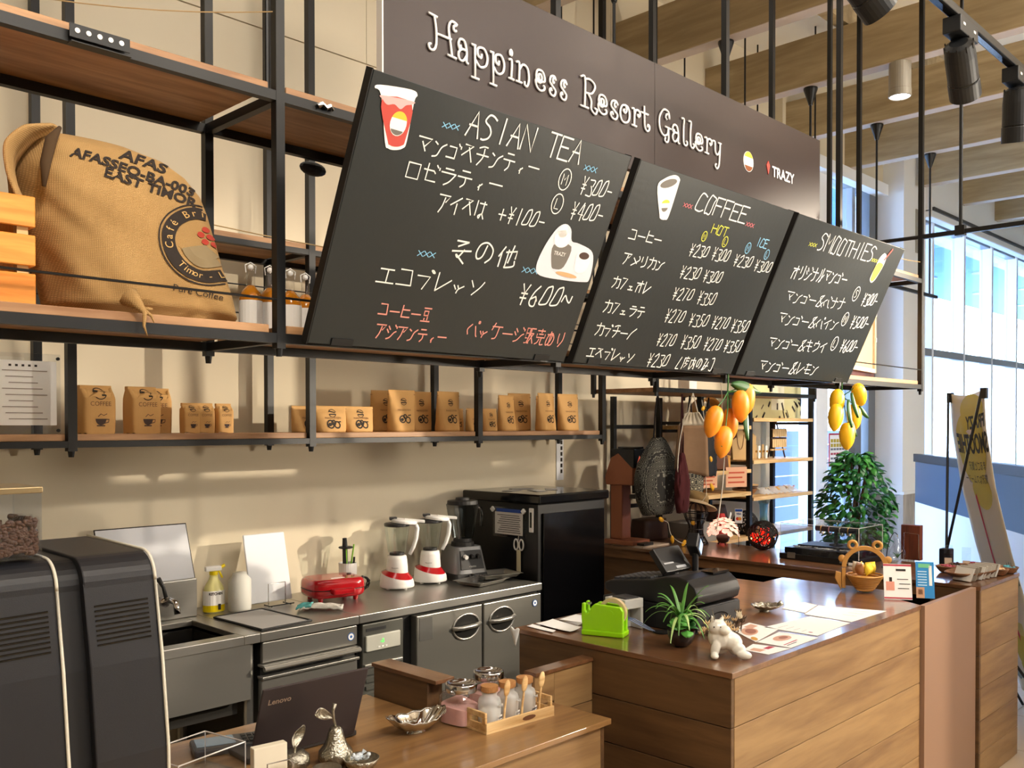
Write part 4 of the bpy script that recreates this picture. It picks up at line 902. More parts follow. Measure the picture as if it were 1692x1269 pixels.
cb = coffee_bag(.115, .075, .165, 'large gusseted coffee bag, leftmost of the three on the wall shelf', (1.335, 3.37, Zs), radians(4), 'large coffee bags on the wall shelf')
dup(cb, (1.505, 3.375, Zs), radians(8), 'large gusseted coffee bag, middle one of the three on the wall shelf')
dup(cb, (1.598, 3.478, Zs), radians(-6), 'large gusseted coffee bag behind and right of the middle one')
cs = coffee_bag(.066, .045, .108, 'small gusseted coffee bag, leftmost of the three beside the large ones', (1.685, 3.36, Zs), radians(4), 'small coffee bags on the wall shelf')
dup(cs, (1.745, 3.36, Zs), radians(-3), 'small gusseted coffee bag, middle one of the three small ones')
dup(cs, (1.825, 3.36, Zs), radians(3), 'small gusseted coffee bag, rightmost of the three small ones')
def pouch(w, d, h, label, loc, rz, group, lean=0):
    t = thing('stand_up_pouch', label, 'pouch', loc, rz, group)
    def fn(i, j):
        a = 2*pi*i; c, s = cos(a), sin(a); dd = d/2*(1-j)**.75*(1-.15*j)+.0022; ww = w/2*(.86+.14*j**.5 if j < .98 else 1.0)
        return (ww*abs(c)**.6*(1 if c >= 0 else -1), dd*abs(s)**.9*(1 if s >= 0 else -1)+lean*h*j+.002*noise.noise(Vector((c*4, s*3, j*6+w*50))), h*j)
    m = MB().grid(fn, 36, 18, True); m.fs([tuple(reversed(range(36))), tuple(18*36+k for k in range(36))]); b = m.build('pouch_body', KRAFT, t, smooth=True)
    MB().box(-w/2*.985, -.0045+lean*h*.93, h*.885, w/2*.985, .0045+lean*h*.93, h*.905).build('zip_seal', mat('kraft_dark', '#a98056', .7), t)
    f = lambda u, v: (u, -.3, v); bpy.context.view_layer.update()
    m = MB(); logo_marks(m, 0, h*.72, w*.11, f); m2 = text_mb('MANGOSTEEN', w*.075, align='CENTER', fn=lambda u, v: (u, -.3, h*.50+v)); m3 = MB()
    for cx, cz, r in ((-.10, .30, .10), (.10, .28, .085), (0, .36, .06)):
        m3.ribbon([(w*cx+w*r*cos(radians(a)), h*cz+w*r*sin(radians(a))) for a in range(0, 361, 30)], w*.035, f)
    n = m3.vs([f(w*(-.12)+w*.06*cos(k), h*.29+w*.05*sin(k)) for k in range(6)]); m3.fs([tuple(range(n, n+6))]); m3.ribbon([(w*.12, h*.39), (w*.22, h*.40)], w*.03, f)
    for q, mt_ in ((m, INK), (m2, MATS['print_brown']), (m3, INK)):
        project(q, b, (0, 1, 0), .0012, 0); q.f and q.build('printed_design', mt_, t, recalc=False)
    return t
G_ = 'stand-up tea pouches on the wall shelf'
p1 = pouch(.165, .07, .112, 'wide short tea pouch, left one of the pair on the wall shelf', (2.305, 3.33, Zs), 0, G_)
dup(p1, (2.455, 3.335, Zs), radians(3), 'wide short tea pouch, right one of the pair on the wall shelf')
dup(p1, (2.235, 3.40, Zs), radians(5), 'wide short tea pouch standing half hidden behind the left one')
p2 = pouch(.155, .08, .19, 'tall tea pouch standing right of the two wide short ones', (2.69, 3.33, Zs), 0, G_, -.03)
dup(p2, (2.665, 3.43, Zs), radians(4), 'tall tea pouch in shadow behind the tall one right of the short pair')
dup(p2, (2.975, 3.33, Zs), radians(6), 'tall slumping tea pouch left of the middle shelf post')
dup(p2, (2.88, 3.43, Zs), radians(3), 'tall tea pouch half hidden between the two front tall pouches')
p3 = pouch(.105, .055, .112, 'small tea pouch just behind the shelf post in the middle', (3.15, 3.33, Zs), 0, G_)
dup(p3, (3.26, 3.335, Zs), radians(3), 'small tea pouch to the right of the middle shelf post')
dup(p3, (3.11, 3.42, Zs), radians(4), 'small tea pouch at the back near the middle shelf post')
p4 = pouch(.15, .075, .20, 'tall tea pouch, first with its front lit in the right-hand group', (3.68, 3.33, Zs), radians(8), G_, .02)
dup(p4, (3.87, 3.34, Zs), radians(-6), 'tall tea pouch nearest the right end of the wall shelf')
dup(p4, (3.47, 3.42, Zs), radians(10), 'tall dark-sided tea pouch at the left of the right-hand group', scale=.93)
dup(p4, (3.605, 3.455, Zs), radians(-10), 'tall tea pouch leaning behind the first lit one')
dup(p4, (3.79, 3.44, Zs), radians(4), 'tall tea pouch behind the two lit ones at the right end', scale=.95)
# framed permit in a clear holder on the rear shelf, left end
ph = thing('document_holder', 'clear document holder with a printed white permit on the wall shelf', 'sign holder', (1.06, 3.31, Zs), radians(0))
bx('clear_plate', ACRYL, ph, (-.17, 0, 0, .135, .004, .27), bevel=.001); bx('paper', PAPER, ph, (-.075, -.003, .03, .12, -.001, .245))
for k in range(9):
    m = MB().box(-.05+.01*(k % 3), -.0042, .21-.02*k, .09-.015*(k*7 % 4), -.0032, .2125-.02*k); m.build('text_line', mat('faint_ink', '#8d7f78', .9), ph)
for k in range(5): MB().box(-.03+.02*k, -.0042, .225, -.022+.02*k, -.0032, .232).build('text_line', INK, ph)
for x in (-.16, .125):
    for z in (.012, .255): MB().tube([(x, -.006, z), (x, 0, z)], .006, 8).build('stud', BLK, ph)
tag(bx('wall_notice', mat('notice', '#e3e7ee', .6), None, (4.085, 3.614, 1.28, 4.145, 3.6195, 1.62)), 'narrow vertical printed notice on the wall above the black cabinet', 'notice')
for k in range(8): 
    o = MB().box(4.118, 3.6125, 1.32+.034*k, 4.134, 3.6138, 1.342+.034*k).build('printed_mark', INK, bpy.data.objects['wall_notice'])
# ================================================================ ON THE STEEL COUNTER
S_ = .8505
GP = mat('charcoal_plastic', '#3a3a3c', .35)
# black cabinet
cb_ = thing('black_cabinet', 'tall glossy black freezer cabinet at the far end of the steel counter', 'cabinet', (3.30, 3.03, .004))
bx('body', mat('cabinet_black', '#111112', .35), cb_, (0, .012, 0, .515, .53, 1.215), bevel=.004)
bx('glass_front', BLKG, cb_, (.03, .0, .05, .50, .011, 1.17), bevel=.003)
bx('lid', BLKG, cb_, (-.012, -.012, 1.216, .525, .535, 1.262), bevel=.008)
for x, y, a in ((.12, .30, .3), (.25, .36, -.4), (.33, .22, .8), (.2, .2, 1.2)):
    m = MB(RZ(0)); m.M = TR(x, y, 1.2632) @ RZ(a); m.box(-.06, -.03, 0, .06, .03, .0012); m.build('stuck_label', mat('label_grey', '#8b8883', .5), cb_)
nb = bx('clipboard', ACRYL, cb_, (-.006, .085, .955+.085, -.0005, .315, 1.19), bevel=.001)
bx('printed_sheet', mat('sheet', '#d8d6d2', .7), cb_, (-.008, .105, .955+.1, -.0062, .297, 1.165))
for k in range(9): bx('text_line', INK, cb_, (-.0088, .12+.004*(k % 3), 1.065+.0105*k, -.0081, .28-.008*(k*5 % 4), 1.068+.0105*k))
bx('blue_strip', mat('blue_strip', '#2a4a9c', .5), cb_, (-.010, .12, 1.166, -.0061, .285, 1.182))
for y in (.098, .312):
    m = MB(); m.M = TR(-.010, y, 1.176) @ Matrix.Rotation(pi/4, 4, 'X'); m.box(-.006, -.011, -.011, .006, .011, .011); m.build('magnet_clip', WHITEP, cb_, bevel=.003)
g = bx('thermometer', WHITEP, cb_, (-.010, .035, 1.077, -.0005, .062, 1.195), bevel=.003); bx('thermometer_window', BLKG, cb_, (-.0108, .042, 1.10, -.0101, .055, 1.175))
sc = thing('kitchen_scissors', 'white-handled scissors hanging on the side of the black cabinet', 'scissors', (3.290, 3.16, .88))
for s_ in (-1, 1): MB().tube([(0, s_*.018+.014*cos(a*pi/8)*1.0, .135+.026*sin(a*pi/8)) for a in range(16)], .0042, 6, closed=True).build('handle', WHITEP, sc, smooth=True)
MB().box(-.003, -.013, .0, .003, .013, .11, .9, 1.0).build('blade_guard', mat('guard_cream', '#d6cfae', .5), sc, bevel=.002)
MB().tube([(-.004, 0, .155), (.004, 0, .19)], .003, 6).build('hook', CHROME, sc)
# two white and red juice blenders
def juicer(loc, rz, label, group):
    t = thing('blender', label, 'blender', loc, rz, group)
    for a in (.6, 2.2, 3.8, 5.4): MB().lathe([(.008, 0), (.009, .010)], 10, (.055*cos(a), .055*sin(a), 0)).build('foot', WHITEP, t)
    def base(i, j):
        a = 2*pi*i; prof_ = [(.079, .010), (.080, .02), (.077, .045), (.072, .062)]; q = j*3; k = min(int(q), 2); f = q-k
        r = prof_[k][0]*(1-f)+prof_[k+1][0]*f; z = prof_[k][1]*(1-f)+prof_[k+1][1]*f; z += j*.018*-cos(a+.6); return (r*cos(a), r*sin(a), z)
    m = MB().grid(base, 40, 9, True); m.fs([tuple(reversed(range(40)))]); m.build('base', WHITEP, t, smooth=True)
    def redb(i, j):
        a = 2*pi*i; r = .072*(1-j)+.050*j; z = .062+.018*-cos(a+.6)*(1-j*.6)+.020*j; return (r*cos(a), r*sin(a), z)
    MB().grid(redb, 40, 5, True).build('red_band', RED, t, smooth=True)
    m = MB().lathe([(.050, .060), (.0505, .075), (.049, .105), (.046, .135), (.043, .152), (.035, .154)], 32); m.build('motor_housing', WHITEP, t, smooth=True)
    MB().lathe([(.034, .155), (.034, .166)], 24).build('coupler', BLKM, t)
    def jar(i, j):
        a = 2*pi*i; r = (.038+.018*j)*(1+.06*cos(4*a)); return (r*cos(a), r*sin(a), .166+.124*j)
    MB().grid(jar, 48, 8, True).build('glass_jar', glass('jar_glass', '#f4faf8', 0, .22), t, smooth=True)
    MB().lathe([(.056, .287), (.059, .290), (.059, .300), (.052, .303)], 28).build('jar_collar', GP, t)
    m = MB(); m.M = Matrix.Rotation(radians(6), 4, 'Y'); m.lathe([(.061, .303), (.061, .314), (.050, .320), (.0, .322)], 28); m.box(.0, -.016, .312, .095, .016, .324); m.build('lid', WHITEP, t, bevel=.002)
    MB().box(-.035, -.018, .316, -.0, .018, .330).build('lid_cap', GP, t, bevel=.003)
    MB().tube([(.055, 0, .298), (.085, 0, .297), (.093, 0, .275), (.088, 0, .23), (.076, 0, .19), (.058, 0, .155)], [.012, .012, .011, .010, .009, .008], 10).build('handle', WHITEP, t, smooth=True)
    m = text_mb('Panasonic', .008, align='CENTER', fn=lambda u, v: (.0515*sin(u/.05-.25), -.0515*cos(u/.05-.25), .098+v)); m.build('maker_lettering', INK, t)
    return t
j1 = juicer((2.694, 3.365, S_), radians(-35), 'white and red blender, left one of the pair', 'white and red blenders')
dup(j1, (2.908, 3.38, S_), radians(-35), 'white and red blender, right one of the pair')
# professional black blender
vb = thing('blender', 'large grey and black blender with a smoky jar beside the black cabinet', 'blender', (3.10, 3.36, S_), radians(-12))
MB().box(-.088, -.098, .0, .088, .098, .035, .97, .97).build('base_foot', BLKM, vb, bevel=.004)
def vbase(i, j):
    a = 2*pi*i; c, s = cos(a), sin(a); r = 1-.20*j; return ((.092*r)*abs(c)**.3*(1 if c > 0 else -1), (.10*r)*abs(s)**.3*(1 if s > 0 else -1)+.012*j, .036+.125*j)
m = MB().grid(vbase, 40, 6, True); m.fs([tuple(6*40+k for k in range(40))]); m.build('motor_base', mat('blender_grey', '#77787a', .4, .3), vb, smooth=False)
m = MB(); n = m.vs([(-.066, -.0985, .055), (.066, -.0985, .055), (.058, -.075, .145), (-.058, -.075, .145), (-.066, -.08, .055), (.066, -.08, .055), (.058, -.06, .145), (-.058, -.06, .145)]); m.fs([(0, 1, 2, 3), (7, 6, 5, 4), (0, 4, 5, 1), (1, 5, 6, 2), (2, 6, 7, 3), (3, 7, 4, 0)], n); m.build('control_face', BLKM, vb, bevel=.003)
for x, mm_ in ((-.035, WHITEP), (.0, BLKG), (.035, BLKG)): MB().tube([(x, -.080, .118), (x, -.100, .114)], .010, 12).build('knob', mm_, vb)
m = text_mb('Vitamix', .013, align='CENTER', fn=lambda u, v: (u, -.0975+.2*v, .066+v)); m.build('maker_lettering', CHROME, vb)
MB().lathe([(.058, .161), (.055, .18), (.046, .182), (.044, .198)], 24).build('jar_seat', BLKM, vb)
def vj(i, j):
    a = 2*pi*i+pi/4; c, s = cos(a), sin(a); r = .045+.026*j; return (r*abs(c)**.55*(1 if c > 0 else -1), r*abs(s)**.55*(1 if s > 0 else -1), .198+.165*j)
MB().grid(vj, 40, 8, True).build('jar', glass('smoky_jar', '#a9b0b3', .1, .25), vb, smooth=True)
MB().lathe([(.074, .363), (.076, .366), (.074, .382), (.035, .386), (.033, .396), (0, .397)], 24).build('lid', BLKM, vb)
MB().tube([(.066, 0, .345), (.105, 0, .34), (.112, 0, .31), (.108, 0, .25)], [.007, .008, .008, .007], 8).build('handle', glass('smoky_jar2', '#8d9497', .1, .4), vb, smooth=True)
# red sandwich press
rp = thing('sandwich_press', 'glossy red electric sandwich press on the steel counter', 'sandwich press', (2.335, 3.36, S_), radians(-12))
def shell(i, j, z0, z1, dr=0):
    a = 2*pi*i; c, s = cos(a), sin(a); b = sin(pi/2*(j)); r = 1-.22*j**3-dr; return (.125*r*abs(c)**.42*(1 if c > 0 else -1), .10*r*abs(s)**.5*(1 if s > 0 else -1), z0+(z1-z0)*b)
for nm, z0, z1 in (('lower_shell', .052, .018), ('upper_shell', .056, .098)):
    m = MB().grid(lambda i, j: shell(i, j, z0, z1), 44, 8, True); m.fs([tuple(8*44+k for k in range(44))]); m.build(nm, RED, rp, smooth=True)
MB().grid(lambda i, j: shell(i, 0, .050+.008*j, .05, .03), 44, 1, True).build('hinge_gap', BLKM, rp)
for x in (-.08, .08):
    for y in (-.06, .06): MB().lathe([(.009, 0), (.013, .022)], 12, (x, y, 0)).build('foot', RED, rp)
bx('latch_handle', RED, rp, (-.05, -.135, .038, .05, -.085, .062), bevel=.008)
bx('badge', PAPER, rp, (-.03, -.062, .0978, .03, -.045, .099)); MB().lathe([(.012, .098), (.010, .108)], 12, (.085, .02, -.006)).build('knob', BLKM, rp)
# power cord coil
tag(MB().tube([(2.55+.028*cos(a*.55)+.003*sin(a*1.7), 3.43+.010*sin(a*.9), S_+.035+.030*sin(a*.55)) for a in range(46)], .0032, 6).build('power_cord', BLKM, smooth=True), 'coiled black power cord between the red press and the white blenders', 'cord')
# utensil cup
uc = thing('utensil_cup', 'white cylindrical cup behind the red press holding utensils', 'cup', (2.53, 3.52, S_))
MB().lathe([(.040, 0), (.042, .12), (.038, .12), (.036, .006)], 24).build('cup', WHITEP, uc, smooth=False)
def stick(name, label, pts, r, m_, loc=(2.53, 3.52, S_)):
    return tag(MB(TR(*loc)).tube(pts, r, 8).build(name, m_, origin=loc), label, 'utensil', None)
ut = thing('plunger', 'black tamper with a round guard standing in the white cup', 'utensil', (2.515, 3.515, S_+.01))
MB().tube([(0, 0, 0), (-.004, 0, .19), (-.006, 0, .225)], [.012, .012, .010], 10).build('shaft', BLKM, ut); MB().lathe([(.030, .178), (.034, .182), (.030, .186)], 20).build('guard', BLKM, ut)
stick('green_stirrer', 'lime green stirrer at the left in the white cup', [(-.012, -.012, .008), (-.02, -.015, .19)], .0035, mat('lime', '#8cc63f', .4))
stick('green_stirrer', 'lime green stirrer leaning right in the white cup', [(.010, .012, .008), (.042, .010, .20)], .0035, MATS['lime'])
stick('black_spoon', 'short black spoon handle leaning right in the white cup', [(.012, -.012, .008), (.028, -.012, .145)], .005, BLKM)
# towel
def tw(i, j): 
    x, y = (i-.5)*.17, (j-.5)*.085; return (x, y+.012*sin(i*5), .012+.010*noise.noise(Vector((x*40, y*45, 1)))+.012*cos(pi*(j-.5))*cos(pi*(i-.5)))
tw_ = thing('dish_towel', 'crumpled white towel with a turquoise corner in front of the red press', 'towel', (2.165, 3.19, S_), radians(-40))
MB().grid(tw, 26, 16).build('cloth', mat('towel_white', '#e6e4dc', .95, bump=.4, bscale=200), tw_, smooth=True, solid=.004)
MB().grid(lambda i, j: tuple(Vector(tw(i*.35-.02, j))+Vector((-.012, 0, .004))), 10, 14).build('turquoise_corner', mat('towel_teal', '#5fb3b5', .95), tw_, smooth=True, solid=.003)
# cutting boards / mats
cbn = thing('cutting_board', 'tall white cutting board upright in a wire stand', 'cutting board', (2.085, 3.44, S_), radians(0))
m = MB(); m.M = TR(0, .0, .012) @ Matrix.Rotation(radians(-13), 4, 'X'); m.box(-.098, -.004, 0, .098, .004, .288); m.build('board', mat('board_white', '#dfe3ea', .4), cbn, bevel=.006)
ws = thing('wire_stand', 'small wire stand holding the upright white cutting board', 'stand', (2.085, 3.405, S_))
MB().tube([(-.045, -.04, .005), (-.045, .02, .005)], .0025, 6).tube([(.045, -.04, .005), (.045, .02, .005)], .0025, 6).tube([(-.06, -.04, .008), (.06, -.04, .008)], .0028, 6).build('base', BLKM, ws)
MB().tube([(-.04, -.005, .004), (-.04, -.004, .095), (.04, -.004, .095), (.04, -.005, .004)], .0022, 6).build('hoop', CHROME, ws)
mt = thing('drying_mat', 'grey drying mat with black edging lying flat by the sink', 'mat', (1.885, 3.185, S_), radians(2))
MATG = mat('mat_grey', '#b9b8b6', .9, bump=.2, bscale=300)
bx('mat', MATG, mt, (-.105, -.17, 0, .105, .16, .007), bevel=.003); MB().tube([(-.107, -.172, .005), (.107, -.172, .007), (.107, .162, .006), (-.107, .162, .004)], .005, 6, closed=True).build('edging', BLKM, mt)
wm = thing('drying_mat', 'white mat with black edging leaning on the wall behind the sink', 'mat', (1.59, 3.50, .99), radians(0))
m = MB(); m.M = Matrix.Rotation(radians(-20), 4, 'X'); m.box(-.18, -.003, -.03, .18, .003, .225); m.build('mat', mat('mat_pale', '#d3d6dd', .8), wm)
m = MB(); m.M = Matrix.Rotation(radians(-20), 4, 'X'); m.tube([(-.182, 0, -.032), (.182, 0, -.032), (.182, 0, .227), (-.182, 0, .227)], .0035, 6, closed=True); m.build('edging', BLKM, wm)
sp_ = thing('spray_bottle', 'yellow and clear spray bottle with a yellow trigger by the sink', 'spray bottle', (1.838, 3.47, S_), radians(-10))
MB().lathe([(.040, 0), (.043, .01), (.043, .085), (.036, .105), (.018, .135), (.016, .15)], 24, sy=.7).build('bottle', mat('pale_yellow_plastic', '#e9e39a', .3), sp_, smooth=True)
MB().lathe([(.0435, .004), (.0437, .03)], 24, sy=.7, caps=False).build('liquid_band', mat('vivid_yellow', '#f1d800', .4), sp_); MB().lathe([(.0437, .03), (.0437, .088)], 24, sy=.705, caps=False).build('label', PAPER, sp_)
m = text_mb('KITCHEN', .014, align='CENTER', bold=.0006, fn=lambda u, v: (.044*sin(u/.044), -.0315*cos(u/.044), .072+v)); m.build('label_print', INK, sp_)
bx('barcode', INK, sp_, (.008, -.0325, .012, .018, -.0300, .035))
MB().lathe([(.017, .15), (.017, .165)], 16).build('collar', mat('vivid_yellow2', '#f1d800', .4), sp_)
m = MB().box(-.035, -.012, .165, .03, .012, .185); m.build('spray_head', WHITEP, sp_, bevel=.004); MB().tube([(.03, 0, .178), (.045, 0, .185)], .007, 8).tube([(.02, 0, .165), (.035, 0, .135)], .004, 6).build('trigger', MATS['vivid_yellow2'], sp_)
tag(MB().lathe([(.045, 0), (.048, .01), (.048, .125), (.030, .145), (.028, .155), (0, .156)], 24, (1.925, 3.42, S_), sy=.8).build('white_canister', mat('frosted_white', '#d2d2cb', .5), smooth=True, origin=(1.925, 3.42, S_)), 'frosted white plastic container beside the yellow spray bottle', 'container')
def tray(loc, rz, label):
    t = thing('steel_tray', label, 'tray', loc, rz, 'small steel trays'); w, d, h = .085, .06, .022
    m = MB(); a = m.vs([(-w, -d, .004), (w, -d, .004), (w, d, .004), (-w, d, .004), (-w-.016, -d-.016, h), (w+.016, -d-.016, h), (w+.016, d+.016, h), (-w-.016, d+.016, h), (-w-.026, -d-.026, h+.001), (w+.026, -d-.026, h+.001), (w+.026, d+.026, h+.001), (-w-.026, d+.026, h+.001)])
    m.fs([(0, 1, 2, 3)], a)
    for r_ in (0, 4): m.fs([(r_+k, r_+(k+1) % 4, r_+4+(k+1) % 4, r_+4+k) for k in range(4)], a)
    m.build('tray_body', STEEL, t, solid=.0015, bevel=.004); return t
tray((3.045, 3.17, S_), radians(8), 'small rectangular steel tray holding a clear cup')
tray((3.175, 3.21, S_+.013), radians(-14), 'small empty steel tray overlapping the one with the clear cup')
tag(MB().lathe([(.020, 0), (.025, .04), (.0235, .04), (.019, .002)], 20, (3.02, 3.19, S_+.0065)).build('clear_cup', ACRYL, smooth=True), 'small clear plastic cup standing in the left steel tray', 'cup')
tag(MB().lathe([(.018, 0), (.022, .035), (.0205, .035), (.017, .002)], 20, (3.072, 3.20, S_+.0065)).build('clear_cup', ACRYL, smooth=True), 'second clear plastic cup in the left steel tray, right of the first', 'cup')
# ================================================================ COFFEE MACHINES AT THE LEFT
M_ = .7355
SAT = mat('satin_black_plastic', '#26262a', .42, bump=.08, bscale=700)
def machine(loc, label):
    """tall satin machine seen from its vented back, top edge rounded"""
    t = thing('coffee_machine', label, 'coffee machine', loc, 0, 'twin black coffee machines')
    w, H_ = .158, .618; R_ = .055; r2 = []
    pro = [(-.058, 0), (-.054, .25), (-.030, .42), (-.0, H_-R_)]
    for k in range(9): a = k*pi/16; pro.append((R_-R_*cos(a), H_-R_+R_*sin(a)))
    pro += [(.33, H_+.004), (.33, 0)]
    m = MB(); m.prism([(y, z) for y, z in pro], .024, w, 'x'); m.build('back_shell', SAT, t, bevel=.003)
    m = MB(); m.prism([(y+.018, z-.006) for y, z in pro[:-2]]+[(.325, H_-.004), (.325, 0)], -.024, .024, 'x'); m.build('side_recess', mat('recess_black', '#17171a', .5), t)
    pts = [(w+.002, y-.001, z+.001) for y, z in pro[:-2]]+[(w+.002, .33, H_+.005)]
    MB().tube(pts, .0032, 6).build('trim_strip', mat('cream_trim', '#e9e4d4', .35), t, smooth=True)
    for k in range(9):
        z = H_-.088-k*.0088; yy = -.030*min(1, (H_-R_-z)/(H_-R_-.42))
        m = MB().tube([(.040, yy-.0006, z-.002), (w-.016, yy-.0006, z)], .0020, 6); m.build('vent_slot', BLKG, t)
    return t
mc1 = machine((.652, 1.768, M_), 'right-hand black coffee machine with slotted back and cream edge strip')
mc2 = dup(mc1, (.468, 1.768, M_), 0, 'left-hand black coffee machine with slotted back, under the bean hopper')
tag(bx('sensor_box', BLKG, None, (.600, 1.965, 1.361, .665, 2.01, 1.395), bevel=.003), 'small black box on top between the two coffee machines', 'box')
hp = thing('bean_hopper', 'clear bean hopper full of roasted coffee beans on the left coffee machine', 'hopper', (.515, 1.86, 1.3605))
hw, hd, hh_ = .095, .075, .118
for b in ((-hw, -hd, 0, hw, -hd+.003, hh_), (-hw, hd-.003, 0, hw, hd, hh_), (-hw, -hd+.0031, 0, -hw+.003, hd-.0031, hh_), (hw-.003, -hd+.0031, 0, hw, hd-.0031, hh_), (-hw, -hd, -.0001, hw, hd, .003)): bx('clear_wall', ACRYL, hp, b)
bx('brass_lid', mat('brushed_gold', '#9c8a68', .4, .7), hp, (-hw-.002, -hd-.002, hh_+.0005, hw+.002, hd+.002, hh_+.012), bevel=.002)
bm_ = MB()
random.seed(3)
for k in range(1100):
    layer = k//290; x = random.uniform(-hw+.008, hw-.008); side = random.random()
    y = random.uniform(-hd+.008, hd-.008); z = .008+layer*.016+random.uniform(0, .014)
    if side < .8: 
        if random.random() < .6: y = -hd+.0085
        else: x = hw-.0085
    R_ = Matrix.Rotation(random.uniform(0, 6), 4, random.choice('XYZ')); bm_.M = TR(x, y, z) @ R_; bm_.ball((0, 0, 0), .0062, 8, 5, (1, .72, .55))
tag(bm_.build('coffee_beans', mat('roasted_bean', '#5b3b28', .35, var=.35, vscale=60), hp, smooth=True), None, None, None, 'stuff')
# ================================================================ ON THE PREP COUNTER
lp = thing('laptop', 'dark grey laptop with its lid open, seen from behind', 'laptop', (1.382, 2.118, M_), radians(-2))
bx('base', mat('laptop_grey', '#4e4b4b', .4, .5), lp, (-.165, .0, .002, .165, .19, .016), bevel=.003)
m = MB(); m.M = TR(0, -.004, .014) @ Matrix.Rotation(radians(20), 4, 'X'); m.box(-.165, -.004, 0, .152, .002, .208); lid = m.build('lid', mat('laptop_lid', '#4b4344', .45, .5), lp, bevel=.003)
m = MB(); text_mb('Lenovo', .022, mb=m, bold=.0004, fn=lambda u, v: (-.145+u, -.0052, .160+v)); 
Mx = TR(0, -.004, .014) @ Matrix.Rotation(radians(20), 4, 'X'); m.v = [tuple(Mx @ Vector(v)) for v in m.v]; m.build('maker_lettering', mat('logo_warm', '#a08a78', .4), lp)
pd = thing('payment_device', 'dark handheld device lying beside the laptop behind the acrylic box', 'device', (1.26, 2.27, M_), radians(-20))
bx('body', GP, pd, (-.11, -.05, 0, .11, .05, .022), bevel=.006); bx('screen', mat('device_screen', '#7f93a3', .2), pd, (-.10, -.03, .0222, .0, .04, .0232))
for i in range(5):
    for j in range(3): bx('key', BLKM, pd, (.02+i*.016, -.035+j*.024, .0222, .031+i*.016, -.018+j*.024, .0255))
ab = thing('acrylic_box', 'open clear acrylic box in the left foreground corner', 'box', (1.075, 2.14, M_), radians(12))
for b in ((-.10, -.075, 0, .10, -.072, .075), (-.10, .072, 0, .10, .075, .075), (-.10, -.0719, 0, -.097, .0719, .075), (.097, -.0719, 0, .10, .0719, .075), (-.10, -.075, -.0001, .10, .075, .003)): bx('wall', ACRYL, ab, b)
MB().tube([(-.10, -.075, .0765), (.10, -.075, .0765), (.10, .075, .0765), (-.10, .075, .0765)], .0018, 6, closed=True).build('rim', mat('acrylic_edge', '#e2dcd6', .2), ab)
for x, y in ((-.1, -.075), (.1, -.075), (.1, .075), (-.1, .075)): MB().tube([(x, y, 0), (x, y, .076)], .0015, 6).build('edge', MATS['acrylic_edge'], ab)
chd = thing('card_block', 'blank cream card block standing in a wire holder in the foreground', 'card', (1.175, 1.955, M_), radians(-8))
bx('card', mat('cream_card', '#f6edd6', .6), chd, (-.042, -.012, .003, .042, .012, .105), bevel=.002)
wh = thing('wire_holder', 'thin wire holder in front of the cream card block', 'holder', (1.175, 1.935, M_), radians(-8))
MB().tube([(-.02, -.012, .004), (-.02, -.012, .07), (.035, -.012, .07), (.045, -.012, .058), (.045, -.012, .004)], .0018, 6).build('front_hoop', CHROME, wh); MB().tube([(-.02, -.012, .004), (-.02, .035, .004), (.045, .035, .004), (.045, -.012, .004)], .0018, 6, closed=True).build('base', CHROME, wh)
SILV = mat('hammered_silver', '#b9b4a6', .28, 1, bump=.5, bscale=120)
pr = thing('silver_pear', 'silver pear ornament with a long stem and leaf', 'ornament', (1.378, 1.972, M_))
MB().lathe([(.0, .001), (.030, .004), (.045, .018), (.043, .035), (.030, .052), (.022, .070), (.019, .086), (.013, .096), (0, .099)], 28).build('pear', SILV, pr, smooth=True)
MB().tube([(0, 0, .096), (-.006, 0, .118), (-.008, 0, .138), (-.002, 0, .156)], [.004, .0035, .004, .006], 8).build('stem', SILV, pr, smooth=True)
def leafshape(L_, w, bend=.01): return lambda u, v: (-L_*v, bend*sin(pi*v)+w*.12*cos(pi*(u-.5)), w*(u-.5)*sin(pi*min(1, v*.96+.02))**.75+.018*sin(pi*v*.5))
MB(TR(-.008, 0, .122)).grid(leafshape(.052, .030), 6, 12).build('leaf', SILV, pr, smooth=True, solid=.0015)
def silver_apple(loc, label):
    t = thing('silver_apple', label, 'ornament', loc)
    MB().lathe([(0, .001), (.022, .003), (.038, .02), (.036, .042), (.022, .055), (.006, .050), (0, .048)], 24).build('apple', SILV, t, smooth=True)
    MB().tube([(0, 0, .048), (.002, 0, .065)], .003, 6).build('stem', SILV, t); MB(TR(.0, 0, .06) @ Matrix.Rotation(radians(100), 4, 'Y')).grid(leafshape(.055, .032), 6, 12).build('leaf', SILV, t, smooth=True, solid=.0015)
silver_apple((1.275, 2.0, M_), 'silver apple ornament with a leaf, right of the cream card block')
def small_bowl(loc, label, r=.036):
    t = thing('silver_bowl', label, 'bowl', loc, 0, 'small silver bowls')
    MB().lathe([(.016, 0), (r*.8, .010), (r, .028), (r*.96, .029), (r*.75, .013), (0, .006)], 28).build('bowl', SILV, t, smooth=True); return t
small_bowl((1.405, 1.90, M_), 'small silver bowl holding wrapped candies in front of the pear', .046)
small_bowl((1.305, 1.905, M_), 'small empty silver bowl in the bottom foreground')
